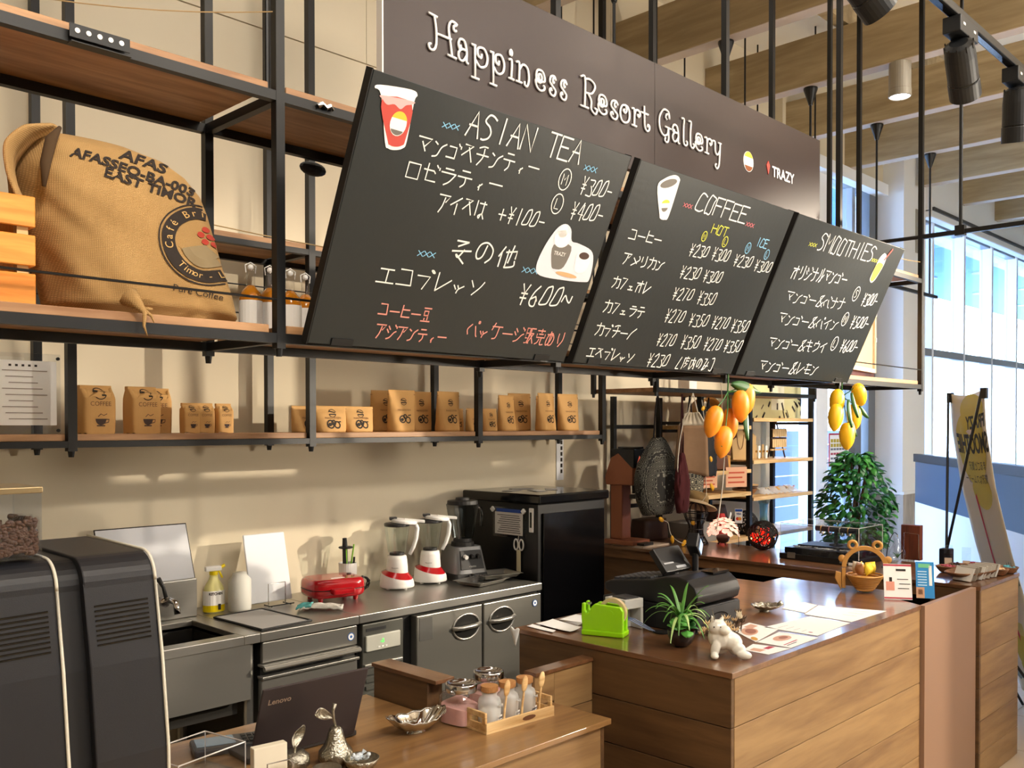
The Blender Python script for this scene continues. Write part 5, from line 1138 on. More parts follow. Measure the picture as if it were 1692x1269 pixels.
for k, (x, y, a) in enumerate(((1.392, 1.90, .3), (1.412, 1.89, 1.4), (1.405, 1.912, 2.5))):
    tag(MB(TR(x, y, M_+.030) @ RZ(a) @ Matrix.Rotation(.5, 4, 'Y')).ball((0, 0, 0), .010, 8, 6, (1.3, .8, .7)).tube([(-.020, 0, .004), (-.010, 0, 0), (.010, 0, 0), (.020, 0, .004)], [.006, .002, .002, .006], 6).build('wrapped_candy', mat('candy_wrap', '#dfe8f0', .2), smooth=True), 'small white wrapped candies in the silver bowl', 'candy', 'wrapped candies')
# silver leaf dish
dsh = thing('silver_dish', 'shiny silver boat-shaped dish with scalloped rim', 'dish', (1.685, 2.02, M_), radians(-8))
def dish(u, v):
    a = 2*pi*u; r = v; x = .095*r*cos(a)*(1+.03*cos(10*a)*r); y = .055*r*sin(a)*(1+.03*cos(10*a)*r); return (x, y, .004+.036*r**2.2*(1+.45*abs(cos(a))**2)+.002*cos(14*a)*r)
MB().grid(lambda u, v: dish(u, .02+.98*v), 64, 14, True).build('bowl', mat('polished_silver', '#d5d3cf', .10, 1), dsh, smooth=True, solid=.002)
MB().lathe([(.030, 0), (.026, .005)], 20, sy=.6).build('foot_ring', MATS['polished_silver'], dsh)
# pink sugar jars
PINK = mat('pink_salt', '#e9b3ae', .8, var=.1, vscale=40)
def jar_(loc, rz, label, fill):
    t = thing('glass_jar', label, 'jar', loc, rz, 'square glass jars of pink salt')
    def sq(r, z0, z1): return lambda i, j: ((lambda c, s: (r*abs(c)**.45*(1 if c > 0 else -1), r*abs(s)**.45*(1 if s > 0 else -1), z0+(z1-z0)*j))(cos(2*pi*i), sin(2*pi*i)))
    prj = [(.050, 0), (.053, .006), (.053, .078), (.048, .088), (.040, .092)]
    def body_(i, j): 
        q = j*4; k = min(int(q), 3); f = q-k; r = prj[k][0]*(1-f)+prj[k+1][0]*f; z = prj[k][1]*(1-f)+prj[k+1][1]*f; c, s = cos(2*pi*i), sin(2*pi*i); e = .42+.58*max(0, (j-.8)/.2); return (r*abs(c)**e*(1 if c > 0 else -1), r*abs(s)**e*(1 if s > 0 else -1), z)
    MB().grid(body_, 40, 16, True).build('jar_body', glass('jar_wall', '#fbfdfc', 0, .16), t, smooth=True)
    m = MB().grid(lambda i, j: (lambda p: (p[0], p[1], p[2]+(.010*sin(i*2*pi)+.004*cos(i*9) if j == 1 else 0)))(sq(.049, .004, fill)(i, j)), 40, 3, True); m.fs([tuple(reversed(range(40))), tuple(120+k for k in range(40))]); m.build('pink_salt', PINK, t)
    MB().lathe([(.046, .090), (.047, .092), (.047, .112), (.045, .115), (.040, .115), (.039, .110)], 32).build('lid_band', CHROME, t, smooth=True); MB().lathe([(.039, .109), (0, .1095)], 32, caps=False).build('lid_glass', mat('lid_pinkish', '#cdb3a6', .3), t)
    return t
jr = jar_((1.835, 1.995, M_), radians(8), 'square glass jar half full of pink salt, nearer one', .052)
dup(jr, (1.985, 2.035, M_), radians(10), 'square glass jar of pink salt, further one behind the corked bottles')
# wooden caddy and corked bottles
tr = thing('wooden_caddy', 'pale pine caddy tray with cut-out handles holding three corked bottles', 'caddy', (1.938, 1.895, M_), radians(-4))
w, d = .132, .048
bx('bottom', PINE, tr, (-w, -d, 0, w, d, .006)); bx('side', PINE, tr, (-w, -d, .0061, w, -d+.007, .030), bevel=.001); bx('side', PINE, tr, (-w, d-.007, .0061, w, d, .030), bevel=.001)
for s_ in (-1, 1):
    x = s_*(w-.0045)
    m = MB()
    for b in ((x-.004, -d+.0071, .0061, x+.004, d-.0071, .026), (x-.004, -d+.0071, .0261, x+.004, -.026, .042), (x-.004, .026, .0261, x+.004, d-.0071, .042), (x-.004, -d+.0071, .0421, x+.004, d-.0071, .058)): m.box(*b)
    m.build('handle_end', PINE, tr, bevel=.0015)
m = MB().ball((.03, -d-.0002, .016), .012, 12, 6, (2.2, .03, .6)); m.build('burn_mark', mat('burn', '#6e4528', .8), tr)
CORK = mat('cork', '#b98552', .85, var=.2, vscale=90, bump=.3, bscale=90); FROST = mat('frosted_glass', '#e9eceb', .35, trans=.0, alpha=.5)
def cbottle(loc, label, lvl, col, words):
    t = thing('corked_bottle', label, 'bottle', loc, radians(-4), 'corked spice bottles')
    MB().lathe([(.030, .001), (.033, .006), (.033, .066), (.030, .076), (.021, .082), (.021, .096)], 28, caps=False).build('bottle_glass', FROST, t, smooth=True)
    MB().lathe([(.028, .004), (.031, .008), (.031, lvl), (0, lvl+.004)], 28).build('powder', mat(col[0], col[1], .9), t)
    MB().lathe([(.0195, .088), (.0215, .0965), (.025, .097), (.025, .112), (0, .1125)], 24).build('cork', CORK, t)
    MB().tube([(.006, -.034, .062), (.012, -.042, .060), (.018, -.034, .062)], .0025, 6).build('spoon_loop', FROST, t)
    m = MB(); m.M = TR(.0, -.0335, .022) @ RZ(.35); m.box(.004, -.001, -.006, .028, .0, .007); m.build('name_tag', PAPER, t)
    mm_ = text_mb(words, .0065, align='CENTER', bold=.0003, fn=lambda u, v: tuple(Matrix(m.M) @ Vector((.016+u, -.0014, -.002+v)))); mm_.build('tag_print', INK, t)
    return t
def wspoon(loc, label):
    t = thing('wooden_spoon', label, 'spoon', loc, radians(-4), 'small wooden spoons on the bottles')
    MB().tube([(0, 0, 0), (.004, .0, .04), (.010, .0, .075)], [.004, .003, .003], 8).build('handle', PINE, t)
    MB(TR(.013, 0, .098) @ Matrix.Rotation(.18, 4, 'Y')).ball((0, 0, 0), .012, 14, 8, (1, .35, 2.0)).build('spoon_bowl', PINE, t, smooth=True)
for k, (x, lv, c_, w_) in enumerate(((1.862, .040, ('white_sugar', '#eceae6'), 'SUGAR'), (1.930, .050, ('brown_powder', '#b28a5c'), 'COCOA'), (1.998, .045, ('brown_powder2', '#a98a62'), 'CINNAMON'))):
    y = 1.905-.005*k
    cbottle((x, y, M_+.0065), ['frosted corked bottle of white sugar, leftmost in the pine caddy', 'frosted corked bottle in the middle of the pine caddy', 'frosted corked bottle, rightmost in the pine caddy'][k], lv, c_, w_)
    wspoon((x+.013, y-.0445, M_+.012+.004), ['small wooden spoon clipped to the leftmost corked bottle', 'small wooden spoon clipped to the middle corked bottle', 'small wooden spoon clipped to the rightmost corked bottle'][k])
# ================================================================ ON THE SERVICE COUNTER
R0 = .8855
def sheet(name, pts, z, m, label, cat='menu', group=None, curl=0.0):
    o = thing(name, label, cat, (sum(p[0] for p in pts)/4, sum(p[1] for p in pts)/4, z), 0, group)
    q = [Vector((p[0]-o.location.x, p[1]-o.location.y)) for p in pts]
    def P(u, v): 
        a = q[0].lerp(q[1], u); b = q[3].lerp(q[2], u); c = a.lerp(b, v); return (c.x, c.y, .0006+curl*(abs(u-.5)**2+abs(v-.5)**3)*2)
    MB().grid(lambda u, v: P(u, v), 10, 10).build('paper', m, o, solid=.0007); return o, P
def patch(o, P, name, u0, v0, u1, v1, m, d=.0008):
    MB().grid(lambda u, v: tuple(Vector(P(u0+(u1-u0)*u, v0+(v1-v0)*v))+Vector((0, 0, d))), 4, 4).build(name, m, o)
def blob(o, P, name, cu, cv, ru, rv, m, d=.001):
    mb = MB(); n = mb.vs([tuple(Vector(P(cu, cv))+Vector((0, 0, d)))]+[tuple(Vector(P(min(1, max(0, cu+ru*cos(k*pi/9))), min(1, max(0, cv+rv*sin(k*pi/9)))))+Vector((0, 0, d))) for k in range(18)])
    mb.fs([(n, n+1+k, n+1+(k+1) % 18) for k in range(18)]); mb.build(name, m, o)
FOOD = mat('print_food_brown', '#a4684a', .5); FOODL = mat('print_food_tan', '#d8a98c', .5); PRED = mat('print_red', '#b83246', .5); PYEL = mat('print_yellow', '#d8a02a', .5)
o, P = sheet('food_menu', [(2.864, 1.717), (3.005, 1.73), (2.978, 1.60), (2.751, 1.559)], R0, PAPER, 'laminated food menu nearest the cash drawer, lying behind the white lion figure')
blob(o, P, 'photo_print', .35, .45, .28, .25, FOODL); blob(o, P, 'photo_print', .38, .47, .18, .17, FOOD, .0014); patch(o, P, 'photo_print', .5, .12, .9, .38, FOODL); blob(o, P, 'photo_print', .1, .85, .08, .12, PYEL); patch(o, P, 'text_line', .1, .08, .3, .13, INK)
o, P = sheet('food_menu', [(2.753, 1.556), (2.943, 1.579), (2.953, 1.441), (2.757, 1.438)], R0, PAPER, 'laminated menu with a round brown dish picture at the counter edge')
blob(o, P, 'photo_print', .55, .35, .25, .2, FOODL); blob(o, P, 'photo_print', .6, .35, .13, .1, FOOD, .0014); patch(o, P, 'text_line', .1, .7, .6, .74, PRED); patch(o, P, 'text_line', .1, .8, .45, .83, INK)
o, P = sheet('food_menu', [(2.628, 1.534), (2.72, 1.552), (2.747, 1.434), (2.628, 1.446)], R0, PAPER, 'laminated menu with a red bar, nearest the white lion figure')
patch(o, P, 'text_line', .55, .45, .95, .62, PRED); patch(o, P, 'photo_print', .1, .2, .45, .6, FOODL)
o, P = sheet('paper_sheet', [(2.975, 1.655), (3.265, 1.625), (3.255, 1.467), (2.978, 1.457)], R0, PAPER, 'large blank-looking white sheet in the middle of the counter edge', 'paper')
for k in range(4): patch(o, P, 'text_line', .08, .2+.15*k, .3-.03*k, .215+.15*k, mat('faint_print', '#b9b4b6', .8))
blob(o, P, 'text_line', .12, .8, .02, .04, PRED)
o, P = sheet('paper_sheet', [(3.485, 1.70), (3.56, 1.461), (3.275, 1.471), (3.285, 1.659)], R0, PAPER, 'white sheet nearest the reddish filler panel', 'paper')
for k in range(3): patch(o, P, 'text_line', .6, .2+.2*k, .85, .215+.2*k, MATS['faint_print'])
sheet('paper_sheet', [(3.33, 1.775), (3.51, 1.773), (3.488, 1.708), (3.31, 1.668)], R0, PAPER, 'white sheet furthest back, right of the silver shell dish', 'paper')
sheet('note_slip', [(2.439, 2.258), (2.535, 2.262), (2.503, 2.10), (2.418, 2.08)], R0+.0025, PAPER, 'loose white slip at the left end of the service counter', 'paper', None, .006)
sheet('note_slip', [(2.395, 2.262), (2.432, 2.268), (2.414, 2.14), (2.385, 2.13)], R0, PAPER, 'narrow white slip overhanging the left end of the service counter', 'paper', None, .004)
ns = thing('note_stack', 'small stack of white paper slips behind the lime tape dispenser', 'paper', (2.60, 2.19, R0))
for k in range(5): 
    m = MB(RZ(.06*k-.1)); m.box(-.055, -.05, .0021*k, .055, .05, .0021*k+.0016); m.build('slip', PAPER, ns)
cw = thing('paper_tissue', 'crumpled white tissue hanging over the left end of the service counter', 'tissue', (2.352, 2.262, R0))
MB().grid(lambda u, v: (-.012-.012*sin(3*u+2*v)*v-.004, .045*(u-.5)*(1-.4*v), .004-.062*v+.004*sin(9*u)), 8, 10).build('tissue', PAPER, cw, smooth=True, solid=.0015)
# lime tape dispenser
LIME = mat('lime_plastic', '#9be012', .3, coat=.3)
td = thing('tape_dispenser', 'lime green tape dispenser at the left of the service counter', 'tape dispenser', (2.493, 1.985, R0), radians(-70))
pf_ = [(-.070, 0), (.070, 0), (.070, .085), (.064, .098), (.040, .100), (.036, .092), (.030, .062), (.020, .056), (.012, .064), (.010, .100), (.0, .108), (-.040, .108), (-.052, .100), (-.056, .088), (-.058, .072), (-.062, .070), (-.066, .078), (-.066, .100), (-.072, .108), (-.078, .100), (-.076, .05), (-.070, .012)]
body_p = [(-.072, 0), (.072, 0), (.072, .088), (.062, .102), (-.028, .108), (-.040, .098), (-.046, .080), (-.056, .074), (-.064, .082), (-.064, .108), (-.074, .108), (-.076, .06), (-.072, .012)]
m = MB().prism(body_p, -.030, -.012, 'y'); m.build('side_wall', LIME, td, bevel=.003); MB().prism(body_p, .012, .030, 'y').build('side_wall', LIME, td, bevel=.003)
MB().box(-.075, -.034, 0, .075, .034, .018).build('foot', LIME, td, bevel=.004); MB().prism([(-.07, .018), (.030, .018), (.022, .05), (-.06, .06)], -.0119, .0119, 'y').build('core', LIME, td)
def ring_roll(i, j): a = 2*pi*i; b = 2*pi*j; r = .040+(.012 if cos(b) > 0 else -.004)*1; return ((r)*cos(a)+.030, .0105*(1 if sin(b) > 0 else -1), r*sin(a)+.076)
m = MB()
n_ = 36; b0 = m.vs([(.028+r*cos(2*pi*k/n_), y, .080+r*sin(2*pi*k/n_)) for k in range(n_) for r, y in ((.048, -.010), (.048, .010), (.036, .010), (.036, -.010))])
for k in range(n_):
    for q in range(4): m.fs([(b0+4*k+q, b0+4*k+(q+1) % 4, b0+4*((k+1) % n_)+(q+1) % 4, b0+4*((k+1) % n_)+q)])
m.build('tape_roll', mat('tape_tan', '#cbb48a', .3), td)
for s_ in (-1, 1): MB().lathe([(.010, 0), (.010, .004)], 14).build('axle', LIME, td).matrix_local = TR(.028, s_*.031, .080) @ Matrix.Rotation(pi/2*s_, 4, 'X')
bx('cutter', CHROME, td, (-.064, -.010, .100, -.052, .010, .106))
ptr = thing('receipt_printer', 'small pale grey printer box behind the tape dispenser', 'printer', (2.625, 2.005, R0), radians(-8))
m = MB(); m.box(-.045, -.05, .075, .045, .05, .108); m.box(-.045, -.05, .0, -.033, .05, .075); m.box(.033, -.05, .0, .045, .05, .075); m.box(-.033, .0, .0, .033, .05, .075); m.build('housing', mat('pale_grey', '#c9c8c2', .45), ptr, bevel=.002)
bx('dark_lid', GP, ptr, (-.030, -.04, .1085, .035, .03, .113), bevel=.002)
for k in range(3): MB().tube([(-.02+.012*k, -.002, .04), (-.01+.012*k, -.04, .035), (.02+.01*k, -.075, .012), (.03, -.10-.01*k, .004)], .0022, 6).build('cable', mat('cable_blue', '#7f8fb0', .5), ptr)
MB().lathe([(.030, 0), (.031, .004), (.022, .005)], 24, (2.655, 1.865, R0)).build('cable_grommet', BLKM, None); tag(bpy.data.objects['cable_grommet'], 'round black cable grommet set in the service counter top', 'grommet')
# cash register
REG = mat('register_black', '#1c1c1e', .36, bump=.05, bscale=500)
cr_ = thing('cash_register', 'black electronic cash register with keyboard, customer display and drawer', 'cash register', (2.70, 1.76, R0))
bx('cash_drawer', REG, cr_, (0, 0, 0, .285, .40, .088), bevel=.004)
df = bx('drawer_front', mat('drawer_black', '#2b2b2d', .4), cr_, (.004, -.006, .006, .281, -.0002, .084), bevel=.002)
MB().tube([(.07+.075*(1-cos(a*pi/12))/1.0*.9, -.0075, .03+.030*sin(a*pi/12)) for a in range(13)], .002, 6).build('drawer_groove', BLKG, df)
pr_ = [(.02, .089), (-.002, .10), (-.010, .128), (.002, .158), (.035, .182), (.075, .190), (.125, .185), (.18, .170), (.37, .146), (.395, .134), (.39, .108), (.33, .089)]
m = MB().prism(pr_, .0, .280, 'x'); m.build('housing', REG, cr_, smooth=False, bevel=.006)
kb = MB(); 
for i in range(7):
    for j in range(7):
        y = .20+j*.024; z = .170-(y-.18)*.126+.001; kb.box(.02+i*.026, y, z-.004, .042+i*.026, y+.018, z+.006)
tag(kb.build('keyboard_keys', mat('key_dark', '#3b3c40', .4), cr_), None, None)
bx('paper_slot', BLKG, cr_, (.16, .03, .184, .265, .08, .1925)) 
m = MB(); m.M = TR(.06, .16, .185) @ Matrix.Rotation(radians(-38), 4, 'X'); m.box(-.01, -.012, 0, .15, .012, .10); m.build('operator_display', REG, cr_, bevel=.003)
m = MB(); m.M = TR(.06, .16, .185) @ Matrix.Rotation(radians(-38), 4, 'X'); m.box(.0, -.0135, .03, .06, -.0125, .036); m.box(.06, -.0135, .008, .12, -.0125, .018); m.build('display_marks', mat('grey_print', '#8a8d92', .5), cr_)
MB().tube([(.215, .14, .18), (.215, .14, .255)], .012, 12).build('display_pole', REG, cr_)
m = MB(); m.M = TR(.215, .14, .275) @ RZ(radians(20)) @ Matrix.Rotation(radians(35), 4, 'Y'); m.box(-.045, -.018, -.030, .035, .022, .028); m.build('customer_display', REG, cr_, bevel=.004)
m.v = []; m.f = []; m.mi = []; m.box(-.010, -.0195, -.022, .033, -.0183, .022); m.build('display_window', mat('display_blue', '#a9c3e6', .1, emit='#9fc0ee', es=.5), cr_)
tag(MB().tube([(2.97, 1.775, R0+.086), (2.945, 1.80, R0+.165)], .0014, 5).build('pink_stick', mat('pink_stick', '#c98f98', .6)), 'thin pink stick leaning up from the right corner of the cash drawer', 'stick')
# potted spider plant
sp2 = thing('potted_plant', 'small potted arrangement of striped grass leaves and broad green leaves in a dark bowl', 'plant', (2.535, 1.705, R0))
MB().lathe([(.020, .0), (.034, .010), (.045, .030), (.048, .052), (.043, .052), (.038, .030), (0, .022)], 28, sy=.9).build('bowl_pot', mat('coconut_shell', '#2e211a', .45, bump=.2, bscale=80), sp2, smooth=True)
MB().ball((0, 0, .040), .040, 16, 8, (1, .9, .35)).build('soil', mat('soil', '#4a3320', .95, bump=.5, bscale=120), sp2)
LG1 = mat('strap_green', '#5c9440', .4, var=.35, vscale=40); LG2 = mat('strap_pale', '#b9d98a', .4)
random.seed(11)
for k in range(30):
    a = k*2.399; up = .30+.65*random.random(); L_ = .095+.045*random.random(); rr = L_*(1.05-.55*up)
    def lf(u, v, a=a, up=up, L_=L_, rr=rr):
        r = rr*v*1.15+.004; z = .095+L_*up*1.15*v-.075*(1.35-up)*v*v*v-.02*v*v; w = .0048*sin(pi*min(.98, .25+.75*v))**.7+.0006
        s_ = (u-.5)*2*w; return (r*cos(a)-s_*sin(a), r*sin(a)+s_*cos(a), z-abs(u-.5)*.003)
    MB().grid(lf, 4, 12).build('strap_leaf', LG2 if k % 5 == 0 else LG1, sp2, smooth=True)
MB().tube([(0, 0, .04), (0, .0, .105)], .006, 8).build('stem', LEAF, sp2)
def broad(nm, m_, c, a, tilt, L_, w):
    Mx = TR(*c) @ RZ(a) @ Matrix.Rotation(tilt, 4, 'Y')
    return MB(Mx).grid(lambda u, v: (L_*v, w*(u-.5)*sin(pi*min(1, v*.96+.02))**.7*2, .006*sin(pi*v)-.010*abs(u-.5)), 6, 8).build(nm, m_, sp2, smooth=True, solid=.0006)
BL_ = mat('zebra_leaf', '#5fae4a', .4, var=.5, vscale=70)
for k in range(22): broad('broad_leaf', BL_ if k % 3 else LEAF, (-.010+.022*cos(k*2.1), -.018+.020*sin(k*2.1), .056+.0022*k), k*1.9, radians(random.uniform(-45, 25)), .036, .020)
for k in range(8): broad('red_leaf', mat('coleus_red', '#8c2f3f', .4), (.022, -.012+.004*k, .055+.007*k), radians(-80+45*k), radians(10), .024, .007)
for k in range(9): MB().ball((.030+.008*cos(k*2.4), -.010+.009*sin(k*2.4), .050+.0012*k), .0055, 7, 5).build('orange_bead', mat('dried_orange', '#d98a3a', .8), sp2)
# straw flowers by the drawer
sf_ = thing('dried_flowers', 'cluster of dried straw flowers and seed pods in front of the cash drawer', 'dried flowers', (2.76, 1.70, R0))
random.seed(5)
for k in range(34):
    x, y = random.uniform(-.10, .14), random.uniform(-.035, .022); z = .012+random.random()*.045; rr = .008+.006*random.random()
    m = MB(TR(x, y, z)); 
    for q in range(7): a = q*.9+k; m.tube([(0, 0, 0), (rr*.8*cos(a), rr*.8*sin(a), .004), (rr*1.2*cos(a), rr*1.2*sin(a), .012)], [.0018, .0028, .0004], 5)
    m.build('flower_head', [mat('straw', '#d9b98a', .8), mat('pod_dark', '#54402e', .8), mat('straw_pale', '#e8dcc0', .8)][k % 3], sf_)
    MB().tube([(x, y, z), (x*.9, y, .002)], .001, 4).build('flower_stem', MATS['pod_dark'], sf_)
# white crouching animal figure
lf_ = thing('white_figure', 'white glazed crouching animal figure with pointed ears and big paws', 'figurine', (2.505, 1.525, R0), radians(-52))
m = MB()
for c, r, sq, rot in (((-.012, .012, .060), .040, (1.0, .85, 1.0), -.3), ((-.022, .0, .092), .028, (1.05, .9, .9), 0), ((-.004, -.016, .088), .020, (1.0, 1, .75), 0), ((.018, .006, .050), .034, (1.1, .8, .85), .4), ((-.030, -.012, .030), .019, (.8, .8, 1.6), .2), ((.040, -.010, .028), .019, (1.2, .8, 1.1), .6), ((.055, -.022, .014), .015, (1.6, .9, .9), .1), ((-.034, -.026, .010), .013, (1, 1.6, .8), 0), ((.035, .020, .022), .018, (1.3, .9, 1.1), .3), ((-.008, .03, .03), .025, (1, 1, 1.1), 0)):
    m.M = TR(*c) @ Matrix.Rotation(rot, 4, 'Y'); m.ball((0, 0, 0), r, 14, 10, sq)
for s_ in (-1, 1): m.M = TR(-.024+s_*.012, .0, .112) @ Matrix.Rotation(s_*.3, 4, 'Y'); m.lathe([(.010, -.006), (.006, .008), (.001, .020)], 10, sy=.6)
o = m.build('figure_body', mat('white_glaze', '#f1eee2', .25, coat=.6), lf_, smooth=True, recalc=False)
d = o.modifiers.new('remesh', 'REMESH'); d.mode = 'VOXEL'; d.voxel_size = .0022; d.use_smooth_shade = True
d = o.modifiers.new('smooth', 'SMOOTH'); d.iterations = 4; d.factor = .6
MB().tube([(-.034, -.016, .118), (-.040, -.014, .150)], [.004, .0012], 4).build('metal_tag', CHROME, lf_)
for s_ in (-1, 1): MB().ball((-.026+s_*.010, -.0245, .098), .0022, 8, 5).build('eye', INK, lf_)
# shell dish
sd = thing('shell_dish', 'silver scalloped shell coin dish on the service counter', 'dish', (3.24, 1.80, R0), radians(-30))
def shell_(u, v):
    a = 2*pi*u; r = v*(.062+.010*cos(a))*(1+.05*cos(14*a)*v); return (r*cos(a), r*.78*sin(a), .004+.020*v**2+.0025*cos(14*a)*v)
MB().grid(lambda u, v: shell_(u, .03+.97*v), 70, 12, True).build('shell', SILV, sd, smooth=True, solid=.0016); MB().lathe([(.02, 0), (.016, .005)], 16).build('foot', SILV, sd)
MB().tube([(.060, 0, .020), (.072, 0, .028), (.080, 0, .024)], [.008, .009, .004], 8).build('handle_knob', SILV, sd, smooth=True)
# frog basket with snacks and two leaning cards
BAM = mat('bamboo', '#c8924a', .45, var=.12, vscale=20)
fb = thing('bamboo_basket', 'bamboo frog-shaped folding basket with a round-eyed handle arch', 'basket', (3.915, 1.70, R0), radians(-62))
arch = [(.094*cos(radians(a)), .0, .105+.092*sin(radians(a))) for a in range(-8, 189, 9)]
m = MB()
inn = [(p[0]*.80, (p[2]-.105)*.80+.105) for p in arch]; outr = [(p[0], p[2]) for p in arch]
n = len(arch); b0 = m.vs([(x, y, z) for y in (-.006, .006) for (x, z) in outr+inn])
for k in range(n-1):
    a, b, c, d_ = k, k+1, n+k+1, n+k
    m.fs([(b0+a, b0+b, b0+c, b0+d_), (b0+2*n+a, b0+2*n+d_, b0+2*n+c, b0+2*n+b), (b0+a, b0+2*n+a, b0+2*n+b, b0+b), (b0+d_, b0+c, b0+2*n+c, b0+2*n+d_)])
m.fs([(b0, b0+n, b0+3*n, b0+2*n), (b0+n-1, b0+3*n-1, b0+4*n-1, b0+2*n-1)]); m.build('handle_arch', BAM, fb, bevel=.002)
for s_ in (-1, 1):
    MB().tube([(s_*.050+.016*cos(k*pi/10), 0, .200+.016*sin(k*pi/10)) for k in range(20)], .0068, 8, closed=True).build('frog_eye_ring', BAM, fb, smooth=True)
    MB().ball((s_*.092, 0, .140), .016, 12, 8, (1, .4, 1)).build('cheek', BAM, fb)
    MB().prism([(s_*.094, .012), (s_*.094, .10), (s_*.078, .10), (s_*.078, .012)][::s_], -.007, .007, 'y').build('side_post', BAM, fb, bevel=.002)
    MB().prism([(s_*.095, .0), (s_*.122, .055), (s_*.118, .085), (s_*.095, .08)][::s_], -.006, .006, 'y').build('foot', BAM, fb, bevel=.003)
for k in range(7):
    r = .070-.0055*k; z = .072-.009*k
    MB().tube([(r*1.05*cos(a*pi/16), r*1.15*sin(a*pi/16), z) for a in range(32)], .0046, 6, closed=True).build('coil', BAM, fb)
MB().lathe([(.034, .006), (.036, .010)], 20).build('coil_base', BAM, fb)
YEL = mat('snack_yellow', '#f2cf3a', .4)
for k, (x, y, a, c) in enumerate(((.01, .02, .4, YEL), (.03, -.01, -.3, YEL), (-.03, .01, .8, mat('snack_brown', '#a8724a', .4)), (-.01, -.02, .1, YEL), (.0, .03, 1.2, mat('snack_clear', '#e8dcc8', .3)))):
    m = MB(TR(0, 0, 0) @ RZ(a)); o = m.grid(lambda u, v: ((u-.5)*.06, .018*(1 if v < .5 else -1)*sin(pi*u)**.5*abs(sin(2*pi*v)), (v if v < .5 else 1-v)*.0+.0+.10*abs(v-.5)), 8, 12).build('snack_packet', c, None, smooth=True, solid=.002)
    o.location = (3.915+x, 1.70+y, R0+.075); tag(o, 'small yellow and brown wrapped snacks piled in the frog basket', 'snack', 'wrapped snacks in the frog basket')
def lean_card(loc, rz, w, h, tilt, m_, label):
    t = thing('counter_card', label, 'card', loc, rz); Mx = Matrix.Rotation(tilt, 4, 'X')
    MB(Mx).box(-w/2, -.001, 0, w/2, .001, h).build('card', m_, t)
    def pp(nm, x0, z0, x1, z1, mm_): MB(Mx).box(x0*w, -.0016, z0*h, x1*w, -.0010, z1*h).build(nm, mm_, t)
    return t, pp, Mx
t, pp, Mx = lean_card((3.835, 1.525, R0), radians(-58), .108, .145, radians(-14), PAPER, 'white card with red bars leaning against the frog basket')
pp('red_bar', -.5, .94, .5, .99, PRED); pp('red_bar', -.5, .02, .5, .06, PRED); pp('cup_picture', -.42, .25, -.12, .5, mat('print_peach', '#e39a84', .6)); pp('cup_picture', -.30, .5, -.2, .62, INK)
for k, (a, b) in enumerate(((.0, .4), (.05, .45), (-.02, .38))): pp('text_line', a, .30+.13*k, b, .32+.13*k, INK)
pp('text_line', -.05, .80, .3, .86, INK)
t, pp, Mx = lean_card((3.94, 1.455, R0), radians(-62), .07, .150, radians(-16), mat('card_blue', '#1f86c8', .5), 'blue vertical card with white lettering right of the white card')
pp('logo_oval', -.35, .84, .3, .95, mat('card_green', '#6bbf8a', .5)); pp('title_bar', .22, .35, .38, .9, PAPER)
for k in range(6): pp('text_line', -.4, .72-.075*k, .1, .745-.075*k, mat('card_pale', '#bfe3f5', .6))
pp('drink_picture', -.5, .0, -.05, .30, mat('print_drink', '#c99a78', .6)); pp('drink_picture', -.4, .10, -.15, .24, FOOD)
# ================================================================ ON THE DISPLAY COUNTER
D0 = .8855
CAS = mat('case_black', '#0c0b0d', .3)
jc = thing('jewellery_case', 'black display case with clear acrylic cover over bracelets and earrings', 'jewellery case', (4.585, 2.02, D0), radians(0))
bx('base', CAS, jc, (0, 0, 0, .30, .44, .030), bevel=.002); bx('inner_step', CAS, jc, (.02, .02, .0305, .28, .42, .062), bevel=.002); bx('back_step', CAS, jc, (.09, .06, .0625, .27, .38, .074), bevel=.001)
for b in ((.004, .004, .0305, .007, .436, .19), (.293, .004, .0305, .296, .436, .19), (.0071, .004, .0305, .2929, .007, .19), (.0071, .433, .0305, .2929, .436, .19), (.004, .004, .1901, .296, .436, .194)): bx('acrylic_cover', ACRYL, jc, b)
for x, y in ((.005, .005), (.295, .005), (.005, .435)): MB().tube([(x, y, .03), (x, y, .192)], .0016, 6).build('cover_edge', MATS['acrylic_edge'], jc)
MB().tube([(.005, .005, .192), (.295, .005, .192), (.295, .435, .192), (.005, .435, .192)], .0016, 6, closed=True).build('cover_rim', MATS['acrylic_edge'], jc)
for y in (.08, .37): bx('hinge', mat('hinge_steel', '#8d8a84', .35, .8), jc, (-.004, y-.022, .008, -.0005, y+.022, .038))
bx('price_label', PAPER, jc, (-.003, .015, .002, -.0005, .055, .016))
random.seed(9)
for k in range(34):
    x, y = random.uniform(.03, .085), random.uniform(.04, .40)
    MB(TR(x, y, .0665)).tube([(.009*cos(a*pi/4), .009*sin(a*pi/4), .001*(a % 2)) for a in range(8)], .0022, 5, closed=True).build('silver_ring', SILV, jc)
bs = thing('bracelet_stand', 'black T-bar stand with bracelets inside the clear jewellery case', 'stand', (4.75, 2.22, D0+.0745))
MB().tube([(0, -.11, .088), (0, .11, .088)], .018, 14).build('bar', mat('velvet', '#0f0f16', .95), bs, smooth=True); MB().tube([(0, 0, .004), (0, 0, .075)], .009, 10).build('post', MATS['velvet'], bs); MB().lathe([(.035, 0), (.033, .006)], 20).build('foot', MATS['velvet'], bs)
for y, mm_ in ((-.075, mat('gold', '#c79a4a', .3, .9)), (-.03, SILV), (.03, mat('rose_beads', '#a86a6a', .4)), (.075, MATS['gold'])):
    MB().tube([(.022*cos(a*pi/8), y+.002*sin(a), .082+.026*sin(a*pi/8)) for a in range(16)], .0028, 6, closed=True).build('bracelet', mm_, bs)
